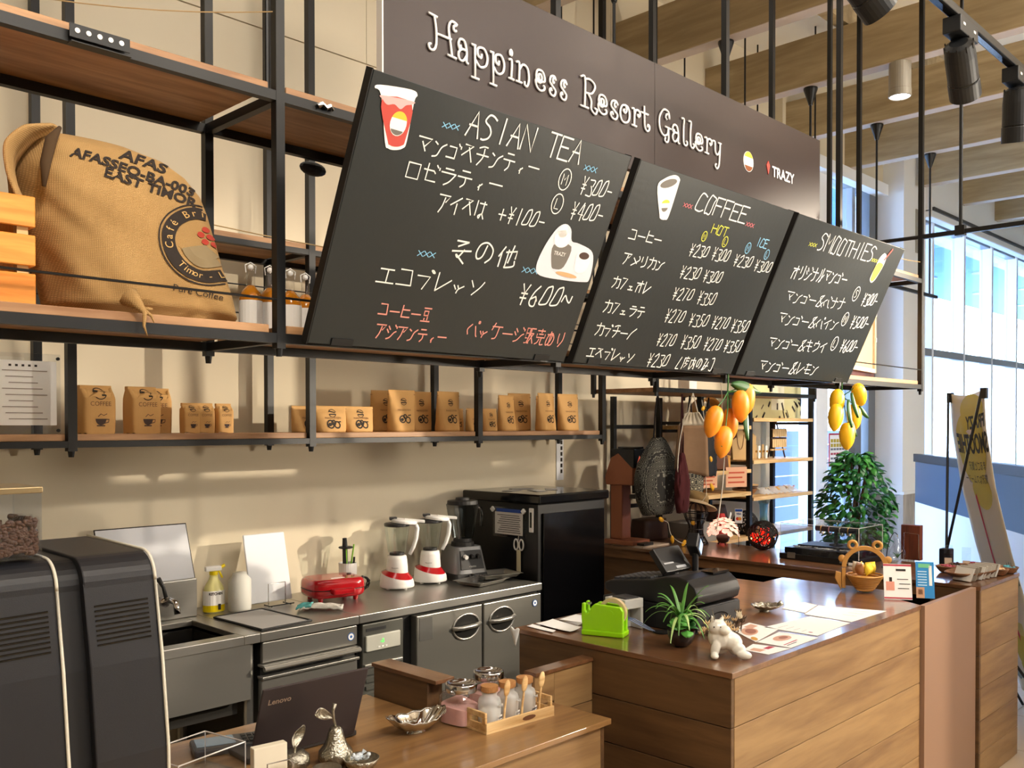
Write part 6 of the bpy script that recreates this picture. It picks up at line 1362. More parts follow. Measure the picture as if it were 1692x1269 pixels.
# copper coffee grinder
COP = mat('copper_paint', '#9c6248', .35, .35)
cg = thing('coffee_grinder', 'copper shop coffee grinder with a black hopper beside the cabinet', 'coffee grinder', (4.475, 3.40, D0), radians(2))
bx('base', COP, cg, (-.09, -.11, .008, .09, .10, .035), bevel=.004); bx('tray', BLKM, cg, (-.05, -.16, .008, .05, -.108, .022), bevel=.002)
bx('column', COP, cg, (-.045, .0, .035, .045, .085, .36), bevel=.004)
m = MB().prism([(-.085, .36), (.11, .36), (.118, .40), (.075, .52), (.02, .55), (-.085, .46)], -.06, .06, 'x'); m.build('head', COP, cg, bevel=.004)
m = MB().prism([(-.092, .465), (.02, .465), (.075, .575), (-.092, .575)], -.058, .058, 'x'); m.build('hopper', mat('hopper_black', '#15171d', .25), cg, bevel=.003)
bx('hopper_lid', BLKG, cg, (-.05, -.088, .576, .05, .03, .588), bevel=.003)
MB().tube([(0, -.085, .405), (0, -.105, .405)], .042, 28).build('dial_ring', CHROME, cg); MB().tube([(0, -.105, .405), (0, -.122, .405)], .026, 20).build('dial', BLKM, cg); MB().box(-.022, -.135, .400, .022, -.121, .410).build('dial_grip', BLKM, cg)
MB().tube([(0, -.06, .36), (0, -.062, .31)], .018, 12).build('spout', BLKM, cg); bx('bag_clamp', BLKM, cg, (-.03, -.085, .28, .03, -.04, .305), bevel=.003)
MB().prism([(-.022, .495), (.022, .495), (0, .535)], -.0935, -.0925, 'y').build('warning_sign', mat('warn_red_glow', '#e2674e', .5, emit='#e2674e', es=.3), cg)  # flat triangle with a faint glow put into its material, no lamp
tag(bx('paper_mat', mat('mat_paper', '#cbb8a6', .7), None, (4.40, 3.22, .8852, 4.66, 3.53, .8925)), 'pale board under the copper coffee grinder', 'mat')
# wire head stand with a hat
hs = thing('wire_head_stand', 'black wire head-shaped stand on the display counter', 'stand', (4.79, 3.12, D0))
WIR = mat('wire_black', '#1d1917', .4)
def sil(t): return .070-.030*sin(pi*min(1, t*1.6))*(1 if t < .62 else .9)+.02*max(0, t-.55) if t < .95 else .05
prw = [(.075, .0), (.072, .01), (.050, .05), (.040, .085), (.042, .115), (.060, .150), (.070, .185), (.066, .215), (.045, .24), (.01, .25)]
for k in range(12):
    a = k*pi/6; MB().tube(cr_smooth([(r*cos(a), r*sin(a), z) for r, z in prw], 3), .0026, 5).build('vertical_wire', WIR, hs)
for r, z in ((.075, .003), (.050, .05), (.040, .09), (.060, .15), (.070, .19)): MB().tube([(r*cos(a*pi/12), r*sin(a*pi/12), z) for a in range(24)], .003, 5, closed=True).build('hoop_wire', WIR, hs)
ht = thing('sun_hat', 'beige brimmed fabric hat resting on the wire head stand', 'hat', (4.785, 3.12, D0+.258), 0)
HATM = weave('hat_fabric', '#b89c78', '#cdb592', 500, .95)
Mh = Matrix.Rotation(radians(17), 4, 'Y')
MB(Mh).lathe([(.145, -.030), (.135, -.020), (.085, -.006), (.082, .0)], 40, sy=.9, caps=False).build('brim', HATM, ht, smooth=True, solid=.003)
MB(Mh).lathe([(.083, -.002), (.081, .03), (.074, .048), (.045, .056), (0, .058)], 36, sy=.9, caps=False).build('crown', mat('crown_fabric', '#8f744c', .95, var=.2, vscale=12), ht, smooth=True, solid=.003)
# glowing blossom lamp
bl = thing('blossom_lamp', 'small coconut bowl lamp topped with glowing pink blossoms', 'lamp', (4.87, 2.98, D0))
MB().lathe([(.012, .010), (.030, .018), (.040, .040), (.036, .058), (.020, .062)], 24).build('bowl', mat('coconut_dark', '#3a261d', .5), bl, smooth=True)
for k in range(3): a = k*2.1; MB().tube([(.022*cos(a), .022*sin(a), .016), (.030*cos(a), .030*sin(a), .002)], .004, 6).build('foot', MATS['coconut_dark'], bl)
BLO = mat('blossom', '#f8ddd0', .6, emit='#ffc4ac', es=.8)
random.seed(21)
for k in range(46):
    a = k*2.4; q = (k+.5)/46; r = .088*sqrt(1-(1-q)**2)*.98; z = .062+.095*(1-q); Mx = TR(r*cos(a), r*sin(a), z)
    m = MB(Mx @ RZ(a) @ Matrix.Rotation(q*1.2, 4, 'Y'))
    for p in range(5): b = p*1.2566; m.grid(lambda u, v, b=b: ((.019*v)*cos(b)-(u-.5)*.024*sin(pi*min(1, v*.8+.15))*sin(b), (.019*v)*sin(b)+(u-.5)*.024*sin(pi*min(1, v*.8+.15))*cos(b), .006*v), 3, 3)
    m.build('blossom', BLO, bl, smooth=True)
# rattan ball lights
def rattan(loc, r, lit, label):
    t = thing('rattan_ball_light' if lit else 'rattan_ball', label, 'lamp' if lit else 'ornament', loc)
    random.seed(int(r*1000)); 
    for k in range(34):
        ax = Matrix.Rotation(random.uniform(0, pi), 3, 'X') @ Matrix.Rotation(random.uniform(0, pi), 3, 'Y'); o_ = random.uniform(-.55, .55); rr = sqrt(1-o_*o_)
        pts = [ax @ Vector((r*rr*cos(a*pi/12), r*rr*sin(a*pi/12), r*o_+.006*sin(a*pi/4+k)))+Vector((0, 0, r)) for a in range(24)]
        for p in pts: p.z = max(p.z, .003)
        MB().tube(pts, .0026, 5, closed=True).build('cane', mat('cane_black', '#191210', .6), t)
    if lit:
        ER = mat('red_blossom', '#a8221a', .5, emit='#ff2a12', es=.9); EH = mat('warm_bulb', '#ffd9a0', .3, emit='#ffb060', es=9)
        for k in range(60):
            v = Vector((random.gauss(0, 1), random.gauss(0, 1), random.gauss(0, 1))).normalized()*r*random.uniform(.45, .82)
            m = MB(TR(v.x, v.y, r+v.z*.8-.008)); m.ball((0, 0, 0), .0095, 7, 5, (1, 1, .8)); m.build('red_flower', ER, t)
        for k in range(6):
            a = k*1.05; MB().ball((r*.78*cos(a), r*.78*sin(a), r*.75+.012*(k % 2)), .0045, 8, 6).build('bulb', EH, t)
    return t
rattan((4.84, 2.70, D0), .082, True, 'black rattan ball glowing with red flower lights on the display counter')
rattan((5.66, 3.29, .8525), .082, False, 'unlit black rattan ball behind the glowing one')
cdm = thing('payment_card_sign', 'small card showing payment brands beside the rattan balls', 'card', (4.845, 2.86, D0+.14), radians(-55))
bx('card', PAPER, cdm, (-.022, -.001, 0, .022, .001, .085)); MB().tube([(0, .003, -.139), (0, .003, .02)], .0016, 6).build('pin', BLKM, cdm)
bx('blue_band', mat('card_band_blue', '#1c4fa8', .5), cdm, (-.020, -.0018, .068, .020, -.0011, .082)); m = text_mb('VISA', .014, align='CENTER', bold=.0006, fn=lambda u, v: (u, -.0020, .050+v)); m.build('card_lettering', mat('card_text_blue', '#1c3f8c', .5), cdm)
for s_, c in ((-.006, '#e23b2c'), (.006, '#f2a33a')): MB().prism([(s_+.010*cos(a*pi/8), .026+.010*sin(a*pi/8)) for a in range(16)], -.0018-(s_ > 0)*.0004, -.0011, 'y').build('overlap_disc', mat('disc'+c[1:], c, .5), cdm)
# terrarium, plaque, small signs
tg = thing('glass_terrarium', 'teardrop glass terrarium with a tiny plant hanging from a black wire stand', 'terrarium', (4.70, 1.875, D0))
MB().lathe([(.002, .03), (.028, .036), (.040, .058), (.036, .085), (.018, .12), (.008, .145), (.004, .15)], 28).build('glass_drop', GLASS, tg, smooth=True)
MB().tube([(0, 0, .15), (.0, 0, .165)], .002, 6).build('cord', TW, tg); MB().tube(cr_smooth([(-.045, .03, .0), (-.06, .03, .06), (-.055, .02, .13), (-.02, .01, .175), (.0, 0, .165)], 5), .0022, 6).build('wire_hanger', BLKM, tg); MB().lathe([(.045, 0), (.044, .003)], 24, (-.03, .02, 0)).build('stand_foot', BLKM, tg)
for k in range(9): a = k*.7; MB(TR(0, 0, .048)).tube([(0, 0, 0), (.012*cos(a), .012*sin(a), .018), (.022*cos(a), .022*sin(a), .026)], [.0022, .0016, .0004], 5).build('tiny_leaf', LEAF, tg)
wp = thing('wooden_block_sign', 'reddish dark wood block sign at the right of the display case', 'sign', (5.02, 1.93, D0))
bx('block', wood('mahogany', '#40201a', '#7a3d28', 'Z', 1, .4), wp, (-.012, -.05, 0, .03, .05, .185), bevel=.003); MB().tube([(-.014, -.045, .0), (-.02, -.045, .14), (-.02, .03, .145), (-.014, .035, 0)], .002, 6).build('wire_easel', CHROME, wp)
for k, (x, y, lab) in enumerate(((4.86, 1.60, 'small clear acrylic card holder standing left of the craft tray'), (4.90, 1.70, 'small clear acrylic card holder behind the one beside the craft tray'))):
    t = thing('card_holder', lab, 'card holder', (x, y, D0), radians(-60)); bx('plate', ACRYL, t, (-.02, 0, 0, .02, .002, .11)); bx('foot', ACRYL, t, (-.02, -.025, 0, .02, -.0005, .003)); bx('paper_strip', mat('strip_tan', '#c9b39c', .7), t, (-.017, -.0008, .01, .017, -.0001, .045))
# craft tray and bowls at the near end
TRW = wood('carved_wood', '#5a3a24', '#8f6240', 'Y', 2, .5)
def scoop(loc, rz, rx, ry, h, label, name='wooden_tray', cat='tray', group=None):
    t = thing(name, label, cat, loc, rz, group)
    def f(u, v): a = 2*pi*u; c, s = cos(a), sin(a); e = .7; r = .55+.45*v; return (rx*r*abs(c)**e*(1 if c > 0 else -1), ry*r*abs(s)**e*(1 if s > 0 else -1), .003+h*v**1.3)
    m = MB().grid(f, 36, 8, True); m.fs([tuple(reversed(range(36)))]); m.build('bowl', TRW, t, smooth=True, solid=.005); return t
scoop((4.62, 1.50, D0+.001), radians(-10), .16, .075, .032, 'long carved wooden tray full of flat packets near the counter end')
random.seed(4)
for k in range(16):
    x = 4.50+.0155*k; y = 1.50-.003*k+random.uniform(-.012, .012)
    m = MB(TR(x, y, D0+.032) @ RZ(radians(-12)+random.uniform(-.12, .12)) @ Matrix.Rotation(radians(-62), 4, 'Y')); m.box(-.032, -.045, -.001, .032, .045, .001)
    tag(m.build('flat_packet', mat('packet_%d' % (k % 3), ['#d9d6cf', '#b9b2a6', '#8f8578'][k % 3], .35, coat=.4), None), 'flat clear packets standing in the long carved tray', 'packet', 'packets in the carved tray')
bow = [(4.775, 1.515, .045, 'bowl of beads nearest the long carved tray', '#b88a5a'), (4.79, 1.43, .040, 'small wooden bowl of pale trinkets at the front edge', '#d9b98c'), (4.865, 1.49, .043, 'small wooden bowl of green trinkets', '#7f9a5a'), (4.89, 1.575, .045, 'small wooden bowl of red trinkets further back', '#8c2f3f'), (4.885, 1.415, .040, 'small wooden bowl of turquoise beads at the far corner', '#4f9fae'), (4.80, 1.62, .048, 'small wooden bowl of dark beads behind the others', '#4a3426'), (4.71, 1.64, .046, 'small wooden bowl of pink trinkets behind the long tray', '#b0475a')]
for k, (x, y, r, lab, c) in enumerate(bow):
    scoop((x, y, D0+.001), 0, r, r, .028, lab, 'wooden_bowl', 'bowl', None)
    m = MB(); random.seed(40+k)
    for q in range(26):
        a = random.uniform(0, 6.28); rr = r*.72*sqrt(random.random()); m.ball((x+rr*cos(a), y+rr*sin(a), D0+.020+random.random()*.016), .0062, 7, 5, (1, 1.2, .7))
    tag(m.build('small_beads', mat('bead_'+c[1:], c, .4, var=.4, vscale=90), None, smooth=True), 'heap of small beads filling the '+lab, 'beads', None, 'stuff')
# ================================================================ RETAIL SHELF BY THE WINDOW
ru = thing('retail_shelf', 'black steel retail shelving with pale wood boards beside the window', 'shelf', (0, 0, .004))
for x in (4.985, 5.58, 6.46):
    for y in (3.20, 3.51): bx('post', BLK, ru, (x-.016, y, 0, x+.016, y+.03, 1.775 if x < 6.4 else 2.3))
    for z in (.85, 1.10, 1.35, 1.62): bx('side_bar', BLK, ru, (x-.012, 3.2301, z-.02, x+.012, 3.5099, z))
for z in (1.57, 1.28, 1.13, .83): bx('rail', BLK, ru, (5.0011, 3.515, z-.02, 5.5639, 3.535, z)); bx('board', PINE, ru, (5.002, 3.19, z+.0, 5.563, 3.512, z+.024), bevel=.001)
for z in (1.622, 1.337, 1.088, .828): bx('rail', BLK, ru, (5.5961, 3.515, z, 6.4439, 3.535, z+.02)); bx('board', PINE, ru, (5.597, 3.19, z, 6.443, 3.512, z+.024), bevel=.001)
bx('ladder_post', BLK, ru, (4.545, 3.552, 0, 4.575, 3.58, 1.775))
for z in (1.60, 1.10): bx('ladder_bar', BLK, ru, (4.5751, 3.556, z-.024, 4.97, 3.576, z))
Z1, Z2, Z3, Z4 = 1.6505, 1.3655, 1.1165, .8565
cv = thing('canvas_picture', 'wide canvas picture of backlit grasses on the top retail shelf', 'picture', (6.19, 3.34, Z1), radians(0))
bx('canvas', mat('canvas_glow', '#e9e0a8', .6, var=.25, vscale=5), cv, (-.37, 0, 0, .36, .02, .30))
bx('sun_glow', mat('canvas_sun', '#fbf6d8', .6), cv, (-.09, -.001, .06, .10, -.0002, .28))
random.seed(12)
m = MB()
for k in range(26):
    a = radians(random.uniform(15, 165)); r0 = random.uniform(.10, .24); c = Vector((.0, .24)); d = Vector((cos(a), -abs(sin(a))*.8)); p = c+d*r0*1.4; q = p+d*random.uniform(.02, .06)
    m.ribbon([(max(-.36, min(.35, p.x*1.5)), max(.01, p.y-.02)), (max(-.36, min(.35, q.x*1.5)), max(.005, q.y-.03))], random.uniform(.008, .022), lambda u, v: (u, -.0018, v))
m.build('grass_stroke', mat('canvas_dark', '#453f3a', .7), cv)
KB = mat('kraft_board', '#b99a6c', .8)
def bust(loc, label, h=.24):
    t = thing('necklace_bust', label, 'display bust', loc, radians(-20), 'kraft necklace busts')
    MB().prism([(-.06, 0), (.06, 0), (.075, h*.62), (.03, h*.78), (.028, h), (-.028, h), (-.03, h*.78), (-.075, h*.62)], -.012, .012, 'y').build('bust_board', KB, t, bevel=.004)
    bx('foot', KB, t, (-.05, .013, 0, .05, .09, .01)); MB().tube(cr_smooth([(-.03, -.014, h*.85), (-.02, -.016, h*.5), (0, -.018, h*.35), (.02, -.016, h*.5), (.03, -.014, h*.85)], 4), .002, 5).build('necklace', mat('beads_brown', '#7a5536', .5), t); return t
bust((5.66, 3.34, Z2), 'kraft necklace bust nearest the middle post on the window-side shelf', .20); bust((5.80, 3.36, Z2), 'taller kraft necklace bust, right of the shorter one', .25)
es_ = thing('earring_cards', 'row of pale earring cards beside the taller necklace bust', 'earrings', (5.97, 3.36, Z2))
for k in range(4): bx('card', PAPER if k % 2 else KB, es_, (-.06+.032*k, -.01*k, .0, -.034+.032*k, -.01*k+.004, .10-.01*(k % 2))); MB().ball((-.047+.032*k, -.01*k-.004, .05), .008, 8, 5).build('earring', MATS['gold'], es_)
ea = thing('earring_easel', 'small dark easel hung with two rows of pale earring cards', 'easel', (6.22, 3.36, Z2))
DKW = mat('dark_wood', '#3f2a20', .5)
for s_ in (-1, 1): MB().tube([(s_*.085, -.02, 0), (s_*.01, .01, .26)], .006, 6).build('leg', DKW, ea)
MB().tube([(0, .07, 0), (0, .015, .25)], .006, 6).build('leg', DKW, ea)
for z in (.052, .135, .20): bx('cross_bar', PINE if z < .1 else DKW, ea, (-.11, -.018, z, .11, -.006, z+.012))
for r in range(2):
    for k in range(7): bx('earring_card', mat('card_tan', '#e2c391', .7), ea, (-.105+.030*k, -.026-.002*r, .075+.075*r, -.080+.030*k, -.021-.002*r, .135+.072*r))
wbw = scoop((5.72, 3.33, Z3), 0, .085, .075, .045, 'dark wooden bowl on the third retail shelf', 'wooden_bowl', 'bowl')
for k, lab in enumerate(('lower round wooden plate stacked on the dark wooden bowl', 'top round wooden plate stacked on the dark wooden bowl')):
    tag(MB().lathe([(.03, 0), (.075, .006), (.078, .012), (0, .010)], 28, (5.74+.01*k, 3.33, Z3+.050+.014*k)).build('wooden_plate', TRW if k == 0 else PINE, None, smooth=False), lab, 'plate')
CLR = mat('bag_clear', '#e3e6ee', .18, alpha=.55)
for k, (x, c) in enumerate(((5.93, '#e9e1cd'), (6.06, '#e8b45a'), (6.18, '#e3ccb6'), (6.30, '#d9a9a9'))):
    t = thing('bag_of_shells', ['clear bag of white shells, leftmost on the third retail shelf', 'clear bag of orange shells, second on the third retail shelf', 'clear bag of cream shells, third on the third retail shelf', 'clear bag of pink shells, rightmost on the third retail shelf'][k], 'bag', (x, 3.31, Z3), radians(-15))
    MB().grid(lambda u, v: ((u-.5)*.15, (v-.5)*.13, .004+.062*sin(pi*u)**.9*sin(pi*v)**.7*(.8+.3*sin(5*u+3*v))+.004*sin(26*u+9*v)), 14, 14).build('clear_bag', CLR, t, smooth=True)
    m = MB(); random.seed(60+k)
    for q in range(40): a = random.uniform(0, 6.28); r = .055*sqrt(random.random()); m.ball((r*cos(a), r*sin(a)*.8, .008+random.random()*.035), .008, 6, 4, (1, 1.3, .7))
    tag(m.build('shells', mat('shell_'+c[1:], c, .5), t, smooth=True), None, None, None, 'stuff')
tag(MB().lathe([(.060, .0), (.066, .012), (.034, .030), (.026, .10), (.030, .18), (.046, .215), (.043, .215), (.026, .18), (.022, .10), (.02, .04), (0, .03)], 28, (5.98, 3.33, Z4)).build('glass_vase', mat('aqua_glass', '#9fd0dc', .08, trans=.75, alpha=.7), smooth=True, origin=(5.98, 3.33, Z4)), 'tall aqua glass vase with a wide foot on the fourth retail shelf', 'vase')
tag(MB().lathe([(.05, 0), (.06, .02), (.058, .045), (.05, .045), (0, .01)], 24, (5.80, 3.32, Z4)).build('wooden_dish', TRW, smooth=False, origin=(5.80, 3.32, Z4)), 'round wooden dish on the fourth retail shelf behind the case', 'dish')
# left bay
ZL1, ZL2, ZL3 = 1.5945, 1.3045, 1.1545
hb = thing('hoop_basket', 'bent-wood hoop basket lying on its side on the top left retail shelf', 'basket', (5.30, 3.34, ZL1), radians(-20))
MB().tube([(.085*cos(a*pi/14), 0, .095+.092*sin(a*pi/14)) for a in range(28)], .008, 8, closed=True).build('front_hoop', BAM, hb, smooth=True)
MB().grid(lambda u, v: (.083*cos(2*pi*u), .11*v, .095+.088*sin(2*pi*u)), 32, 3, True).build('hoop_wall', BAM, hb, smooth=True, solid=.003)
bx('jewellery_print', mat('dark_print', '#4b4a48', .6, var=.6, vscale=60), hb, (-.05, .05, .045, .05, .055, .13))
wsn = thing('wicker_sandals', 'pair of woven straw sandals on the top left retail shelf', 'sandals', (5.10, 3.34, ZL1), radians(20))
for s_ in (-.04, .04):
    MB(TR(s_, 0, .008)).ball((0, 0, 0), .035, 14, 6, (1, 2.3, .22)).build('sole', BAM, wsn, smooth=True)
    for q in range(4): MB(TR(s_, -.03+.018*q, .008)).tube([(.034*cos(a*pi/8), 0, .040*sin(a*pi/8)) for a in range(9)], .004, 6).build('strap', mat('wicker', '#a98252', .8), wsn)
bp_ = thing('leather_backpack', 'small brown leather backpack on the middle left retail shelf', 'backpack', (5.26, 3.32, ZL2), radians(-15))
LEA = mat('brown_leather', '#6a4534', .45, var=.15, vscale=12)
def soft(w, d, h, e=.5, top=.75): return lambda i, j: ((w/2*(1-(1-top)*j**2)*abs(cos(2*pi*i))**e*(1 if cos(2*pi*i) > 0 else -1)), (d/2*(1-(1-top)*j**2)*abs(sin(2*pi*i))**e*(1 if sin(2*pi*i) > 0 else -1)), h*j)
def softm(mb, w, d, h, e=.5, top=.75):
    n0 = len(mb.v); mb.grid(soft(w, d, h, e, top), 32, 8, True); mb.fs([tuple(n0+k for k in reversed(range(32))), tuple(n0+8*32+k for k in range(32))]); return mb
softm(MB(), .26, .14, .17).build('body', LEA, bp_, smooth=True); softm(MB(TR(0, -.075, .01)), .17, .05, .09).build('pocket', LEA, bp_, smooth=True)
MB().grid(lambda u, v: ((u-.5)*.22*(1-.3*v*v), -.02-.075*sin(v*pi/2)*1.15, .175-.075*v*v+.012*sin(pi*u)), 10, 8).build('flap', mat('brown_leather2', '#7a523c', .4), bp_, smooth=True, solid=.005)
MB().tube([(-.03, .02, .17), (-.02, .02, .20), (.02, .02, .20), (.03, .02, .17)], .005, 6).build('handle', LEA, bp_)
wn_ = thing('wooden_ornament', 'pale curved wooden ornament at the right of the middle left retail shelf', 'ornament', (5.47, 3.33, ZL2))
for k in range(3): MB().tube(cr_smooth([(-.03+.02*k, 0, 0), (-.02+.02*k, 0, .12), (.0+.012*k, 0, .17), (.03+.008*k, 0, .12), (.035+.01*k, 0, 0)], 4), .006, 6).build('strand', BAM, wn_, smooth=True)
def price_card(loc, w, h, label):
    t = thing('price_card', label, 'price card', loc, radians(-20), None); bx('card', mat('card_salmon', '#e9b592', .7), t, (-w/2, -.001, 0, w/2, .001, h))
    for k in range(3): bx('text_line', mat('card_red', '#c8553a', .7), t, (-w*.4, -.0016, h*(.2+.24*k), w*(.38-.1*(k % 2)), -.0011, h*(.28+.24*k)))
price_card((4.99, 3.17, 1.21), .16, .095, 'pinkish price card hanging on the shelf edge, left one'); price_card((5.34, 3.17, 1.20), .17, .13, 'tan price card with small print on the shelf edge, right one')
rb_ = thing('red_handbag', 'red and dark brown handbag with a white tag on the lower left retail shelf', 'handbag', (5.36, 3.32, .8545), radians(10))
softm(MB(), .20, .12, .22, .5, .6).build('body', mat('dark_leather', '#33221e', .5), rb_, smooth=True); softm(MB(TR(-.07, -.05, 0)), .10, .08, .17, .6, .5).build('red_panel', mat('coral_red', '#c23a3a', .6), rb_, smooth=True)
m = MB(TR(.06, -.062, .14) @ Matrix.Rotation(.6, 4, 'Y')); m.box(-.012, -.001, -.03, .012, .001, .03); m.build('tag', PAPER, rb_)
tag(softm(MB(TR(4.78, 3.455, .8855)), .26, .14, .13, .35, .9).build('brown_case', mat('suitcase_brown', '#3e2a22', .5), smooth=True), 'small brown case on the display counter behind the copper grinder', 'case')
tag(bx('storage_box', mat('grey_box', '#8e8a84', .7), None, (5.02, 3.24, .855, 5.22, 3.50, .975), bevel=.004), 'plain grey box on the lowest left retail shelf left of the red handbag', 'box')
# hanging bags on the hanging shelf's rail
def pattern(name, a, b, sc):
    if name in MATS: return MATS[name]
    m = bpy.data.materials.new(name); m.use_nodes = True; n = m.node_tree; p = n.nodes['Principled BSDF']; t = n.nodes.new('ShaderNodeTexCoord')
    v = n.nodes.new('ShaderNodeTexVoronoi'); v.feature = 'DISTANCE_TO_EDGE'; v.inputs['Scale'].default_value = sc; v.inputs['Randomness'].default_value = .15
    w = n.nodes.new('ShaderNodeMath'); w.operation = 'PINGPONG'; w.inputs[1].default_value = .12
    r = n.nodes.new('ShaderNodeValToRGB'); r.color_ramp.interpolation = 'CONSTANT'; r.color_ramp.elements[0].color = lin(a); r.color_ramp.elements[1].position = .72; r.color_ramp.elements[1].color = lin(b)
    mu = n.nodes.new('ShaderNodeMath'); mu.operation = 'MULTIPLY'; mu.inputs[1].default_value = 8
    n.links.new(t.outputs['Object'], v.inputs[0]); n.links.new(v.outputs['Distance'], w.inputs[0]); n.links.new(w.outputs[0], mu.inputs[0]); n.links.new(mu.outputs[0], r.inputs[0]); n.links.new(r.outputs[0], p.inputs['Base Color']); p.inputs['Roughness'].default_value = .9
    MATS[name] = m; return m
def hang_bag(name, label, loc, w, d, h, m_, strap, sm_, rz=0, low=.35):
    t = thing(name, label, 'bag', loc, rz)
    def f(i, j):
        c, s = cos(2*pi*i), sin(2*pi*i); k = sin(pi*min(1, (j*.92+.08)))**low if j < .5 else (1-.75*((j-.5)/.5)**1.6)
        return (w/2*k*abs(c)**.8*(1 if c > 0 else -1)+.006*noise.noise(Vector((c*3, j*8, s*3)))*2, d/2*k*abs(s)**.8*(1 if s > 0 else -1)*(1-.3*j), h*j+.004*sin(8*c))
    m = MB().grid(f, 36, 20, True); m.fs([tuple(reversed(range(36))), tuple(20*36+k for k in range(36))]); m.build('pouch', m_, t, smooth=True)
    for s_ in (-1, 1): MB().tube([(s_*w*.10, 0, h*.96), (s_*w*.06, 0, h+strap*.6), (0, 0, h+strap)], .005, 6).build('strap', sm_, t)
    return t
zt = 1.785
CORD = mat('white_cord', '#ded6c8', .8)
hang_bag('patterned_bag', 'large dark teardrop shoulder bag with grey woven loops, leftmost hanging bag', (4.44, 3.15, 1.09), .40, .14, .44, pattern('woven_grey', '#1c1a18', '#77766c', 40), .255, mat('dark_strap', '#201a1c', .9))
hang_bag('striped_bag', 'maroon striped hanging bag beside the large dark teardrop bag', (4.51, 3.03, 1.10), .12, .07, .34, mat('maroon_cloth', '#4a161c', .9, var=.5, vscale=60, stretch=(6, 6, .6)), .34, mat('maroon_strap', '#3a1418', .9))
hang_bag('patterned_bag', 'dark bag with pale circle pattern hanging behind the tan pouch', (4.80, 3.17, 1.14), .28, .10, .42, pattern('circle_weave', '#1f1d1b', '#b9b096', 26), .22, MATS['dark_strap'])
hang_bag('black_shoulder_bag', 'plain black folded bag hanging right of the tan pouch', (4.93, 3.12, 1.29), .15, .07, .28, mat('black_cloth', '#131214', .7), .20, MATS['dark_strap'], 0, .15)
tp_ = thing('suede_pouch', 'tan suede drawstring pouch with white lining hanging in front of the patterned bags', 'pouch', (4.56, 2.99, 1.30), radians(-38))
SUE = mat('tan_suede', '#8f7258', .95, var=.15, vscale=25)
MB().grid(lambda u, v: ((u-.5)*(.205-.035*v), .012*sin(pi*u)+.02*(1-v), .30*v+.03*(1-u)*(1-v)*1.6), 10, 14).build('suede_panel', SUE, tp_, smooth=True, solid=.014)
MB().grid(lambda u, v: ((u-.5)*(.165-.10*v), .012*sin(pi*u)+.010*sin(u*30)*v, .30+.075*v), 24, 6).build('white_lining', mat('lining', '#cfc6b4', .95), tp_, smooth=True, solid=.008)
for s_ in (-1, 1): MB().tube([(s_*.03, 0, .37), (s_*.015, 0, .43), (0, 0, .485)], .003, 6).build('draw_cord', CORD, tp_)
MB().tube(cr_smooth([(-.05, -.01, .37), (-.085, -.02, .2), (-.10, -.03, .05), (-.085, -.03, -.03), (-.095, -.03, -.06)], 5), .003, 6).build('draw_cord', CORD, tp_)
# garland of yellow leaves and a red flower
ga = thing('leaf_garland', 'white cord garland with yellow leaf shapes draped over the bags', 'garland', (4.72, 3.02, 1.20))
YL = mat('yellow_leaf', '#e0a61c', .5)
MB().tube(cr_smooth([(-.02, 0, .55), (.03, 0, .30), (.02, 0, .12), (.03, 0, 0), (.02, .02, -.05)], 5), .002, 5).build('cord', CORD, ga)
for x, z in ((-.03, .50), (.02, .47), (.055, .20), (.06, .04), (.075, .028)): MB(TR(x, -.015, z) @ Matrix.Rotation(x*20, 4, 'Y')).ball((0, 0, 0), .016, 8, 6, (1.2, .5, .8)).build('leaf', YL, ga)
ga2 = thing('leaf_garland', 'lower white cord garland with yellow leaves beside the coffee grinder', 'garland', (4.55, 3.12, D0))
MB().tube(cr_smooth([(-.12, .0, .17), (-.05, 0, .15), (-.02, 0, .08), (.05, -.01, .03), (.14, -.02, .01)], 5), .002, 5).build('cord', CORD, ga2)
for x, z in ((-.13, .175), (-.02, .05), (.10, .018), (.20, .13)): MB(TR(x, -.01, z) @ Matrix.Rotation(x*9, 4, 'Y')).ball((0, 0, 0), .018, 8, 6, (.8, .5, 1.4)).build('leaf', YL, ga2)
rfw = thing('red_flower', 'red artificial flower on a white cord hanging beside the orange mangoes', 'artificial flower', (3.56, 2.18, 1.53))
for k in range(14): a = k*2.4; MB(RZ(0) @ Matrix.Rotation(a, 4, 'Y')).grid(lambda u, v: ((u-.5)*.022*sin(pi*v*.9+.2), -.012*v, .006+.026*v*(1-.02*k)), 3, 4).build('petal', mat('petal_red', '#d3261c', .5), rfw, smooth=True, solid=.001)
MB().tube([(0, .005, .02), (0, .005, .20), (-.02, 0, .255)], .0018, 5).build('cord', CORD, rfw); MB(TR(.02, 0, -.02)).grid(lambda u, v: (.05*v, 0, (u-.5)*.03*sin(pi*v)), 3, 6).build('leaf', LEAF, rfw)
MB().tube([(.02, .0, -.01), (.03, .02, -.2), (.03, .05, -.40)], .0025, 5).build('cord', mat('braided_cord', '#b8b0a4', .8), rfw)
# things on the hanging shelf above
tag(MB().box(4.72, 3.12, 1.8145, 4.80, 3.20, 1.875).build('white_box', PAPER), 'small white packaging box on the hanging shelf above the bags', 'box')
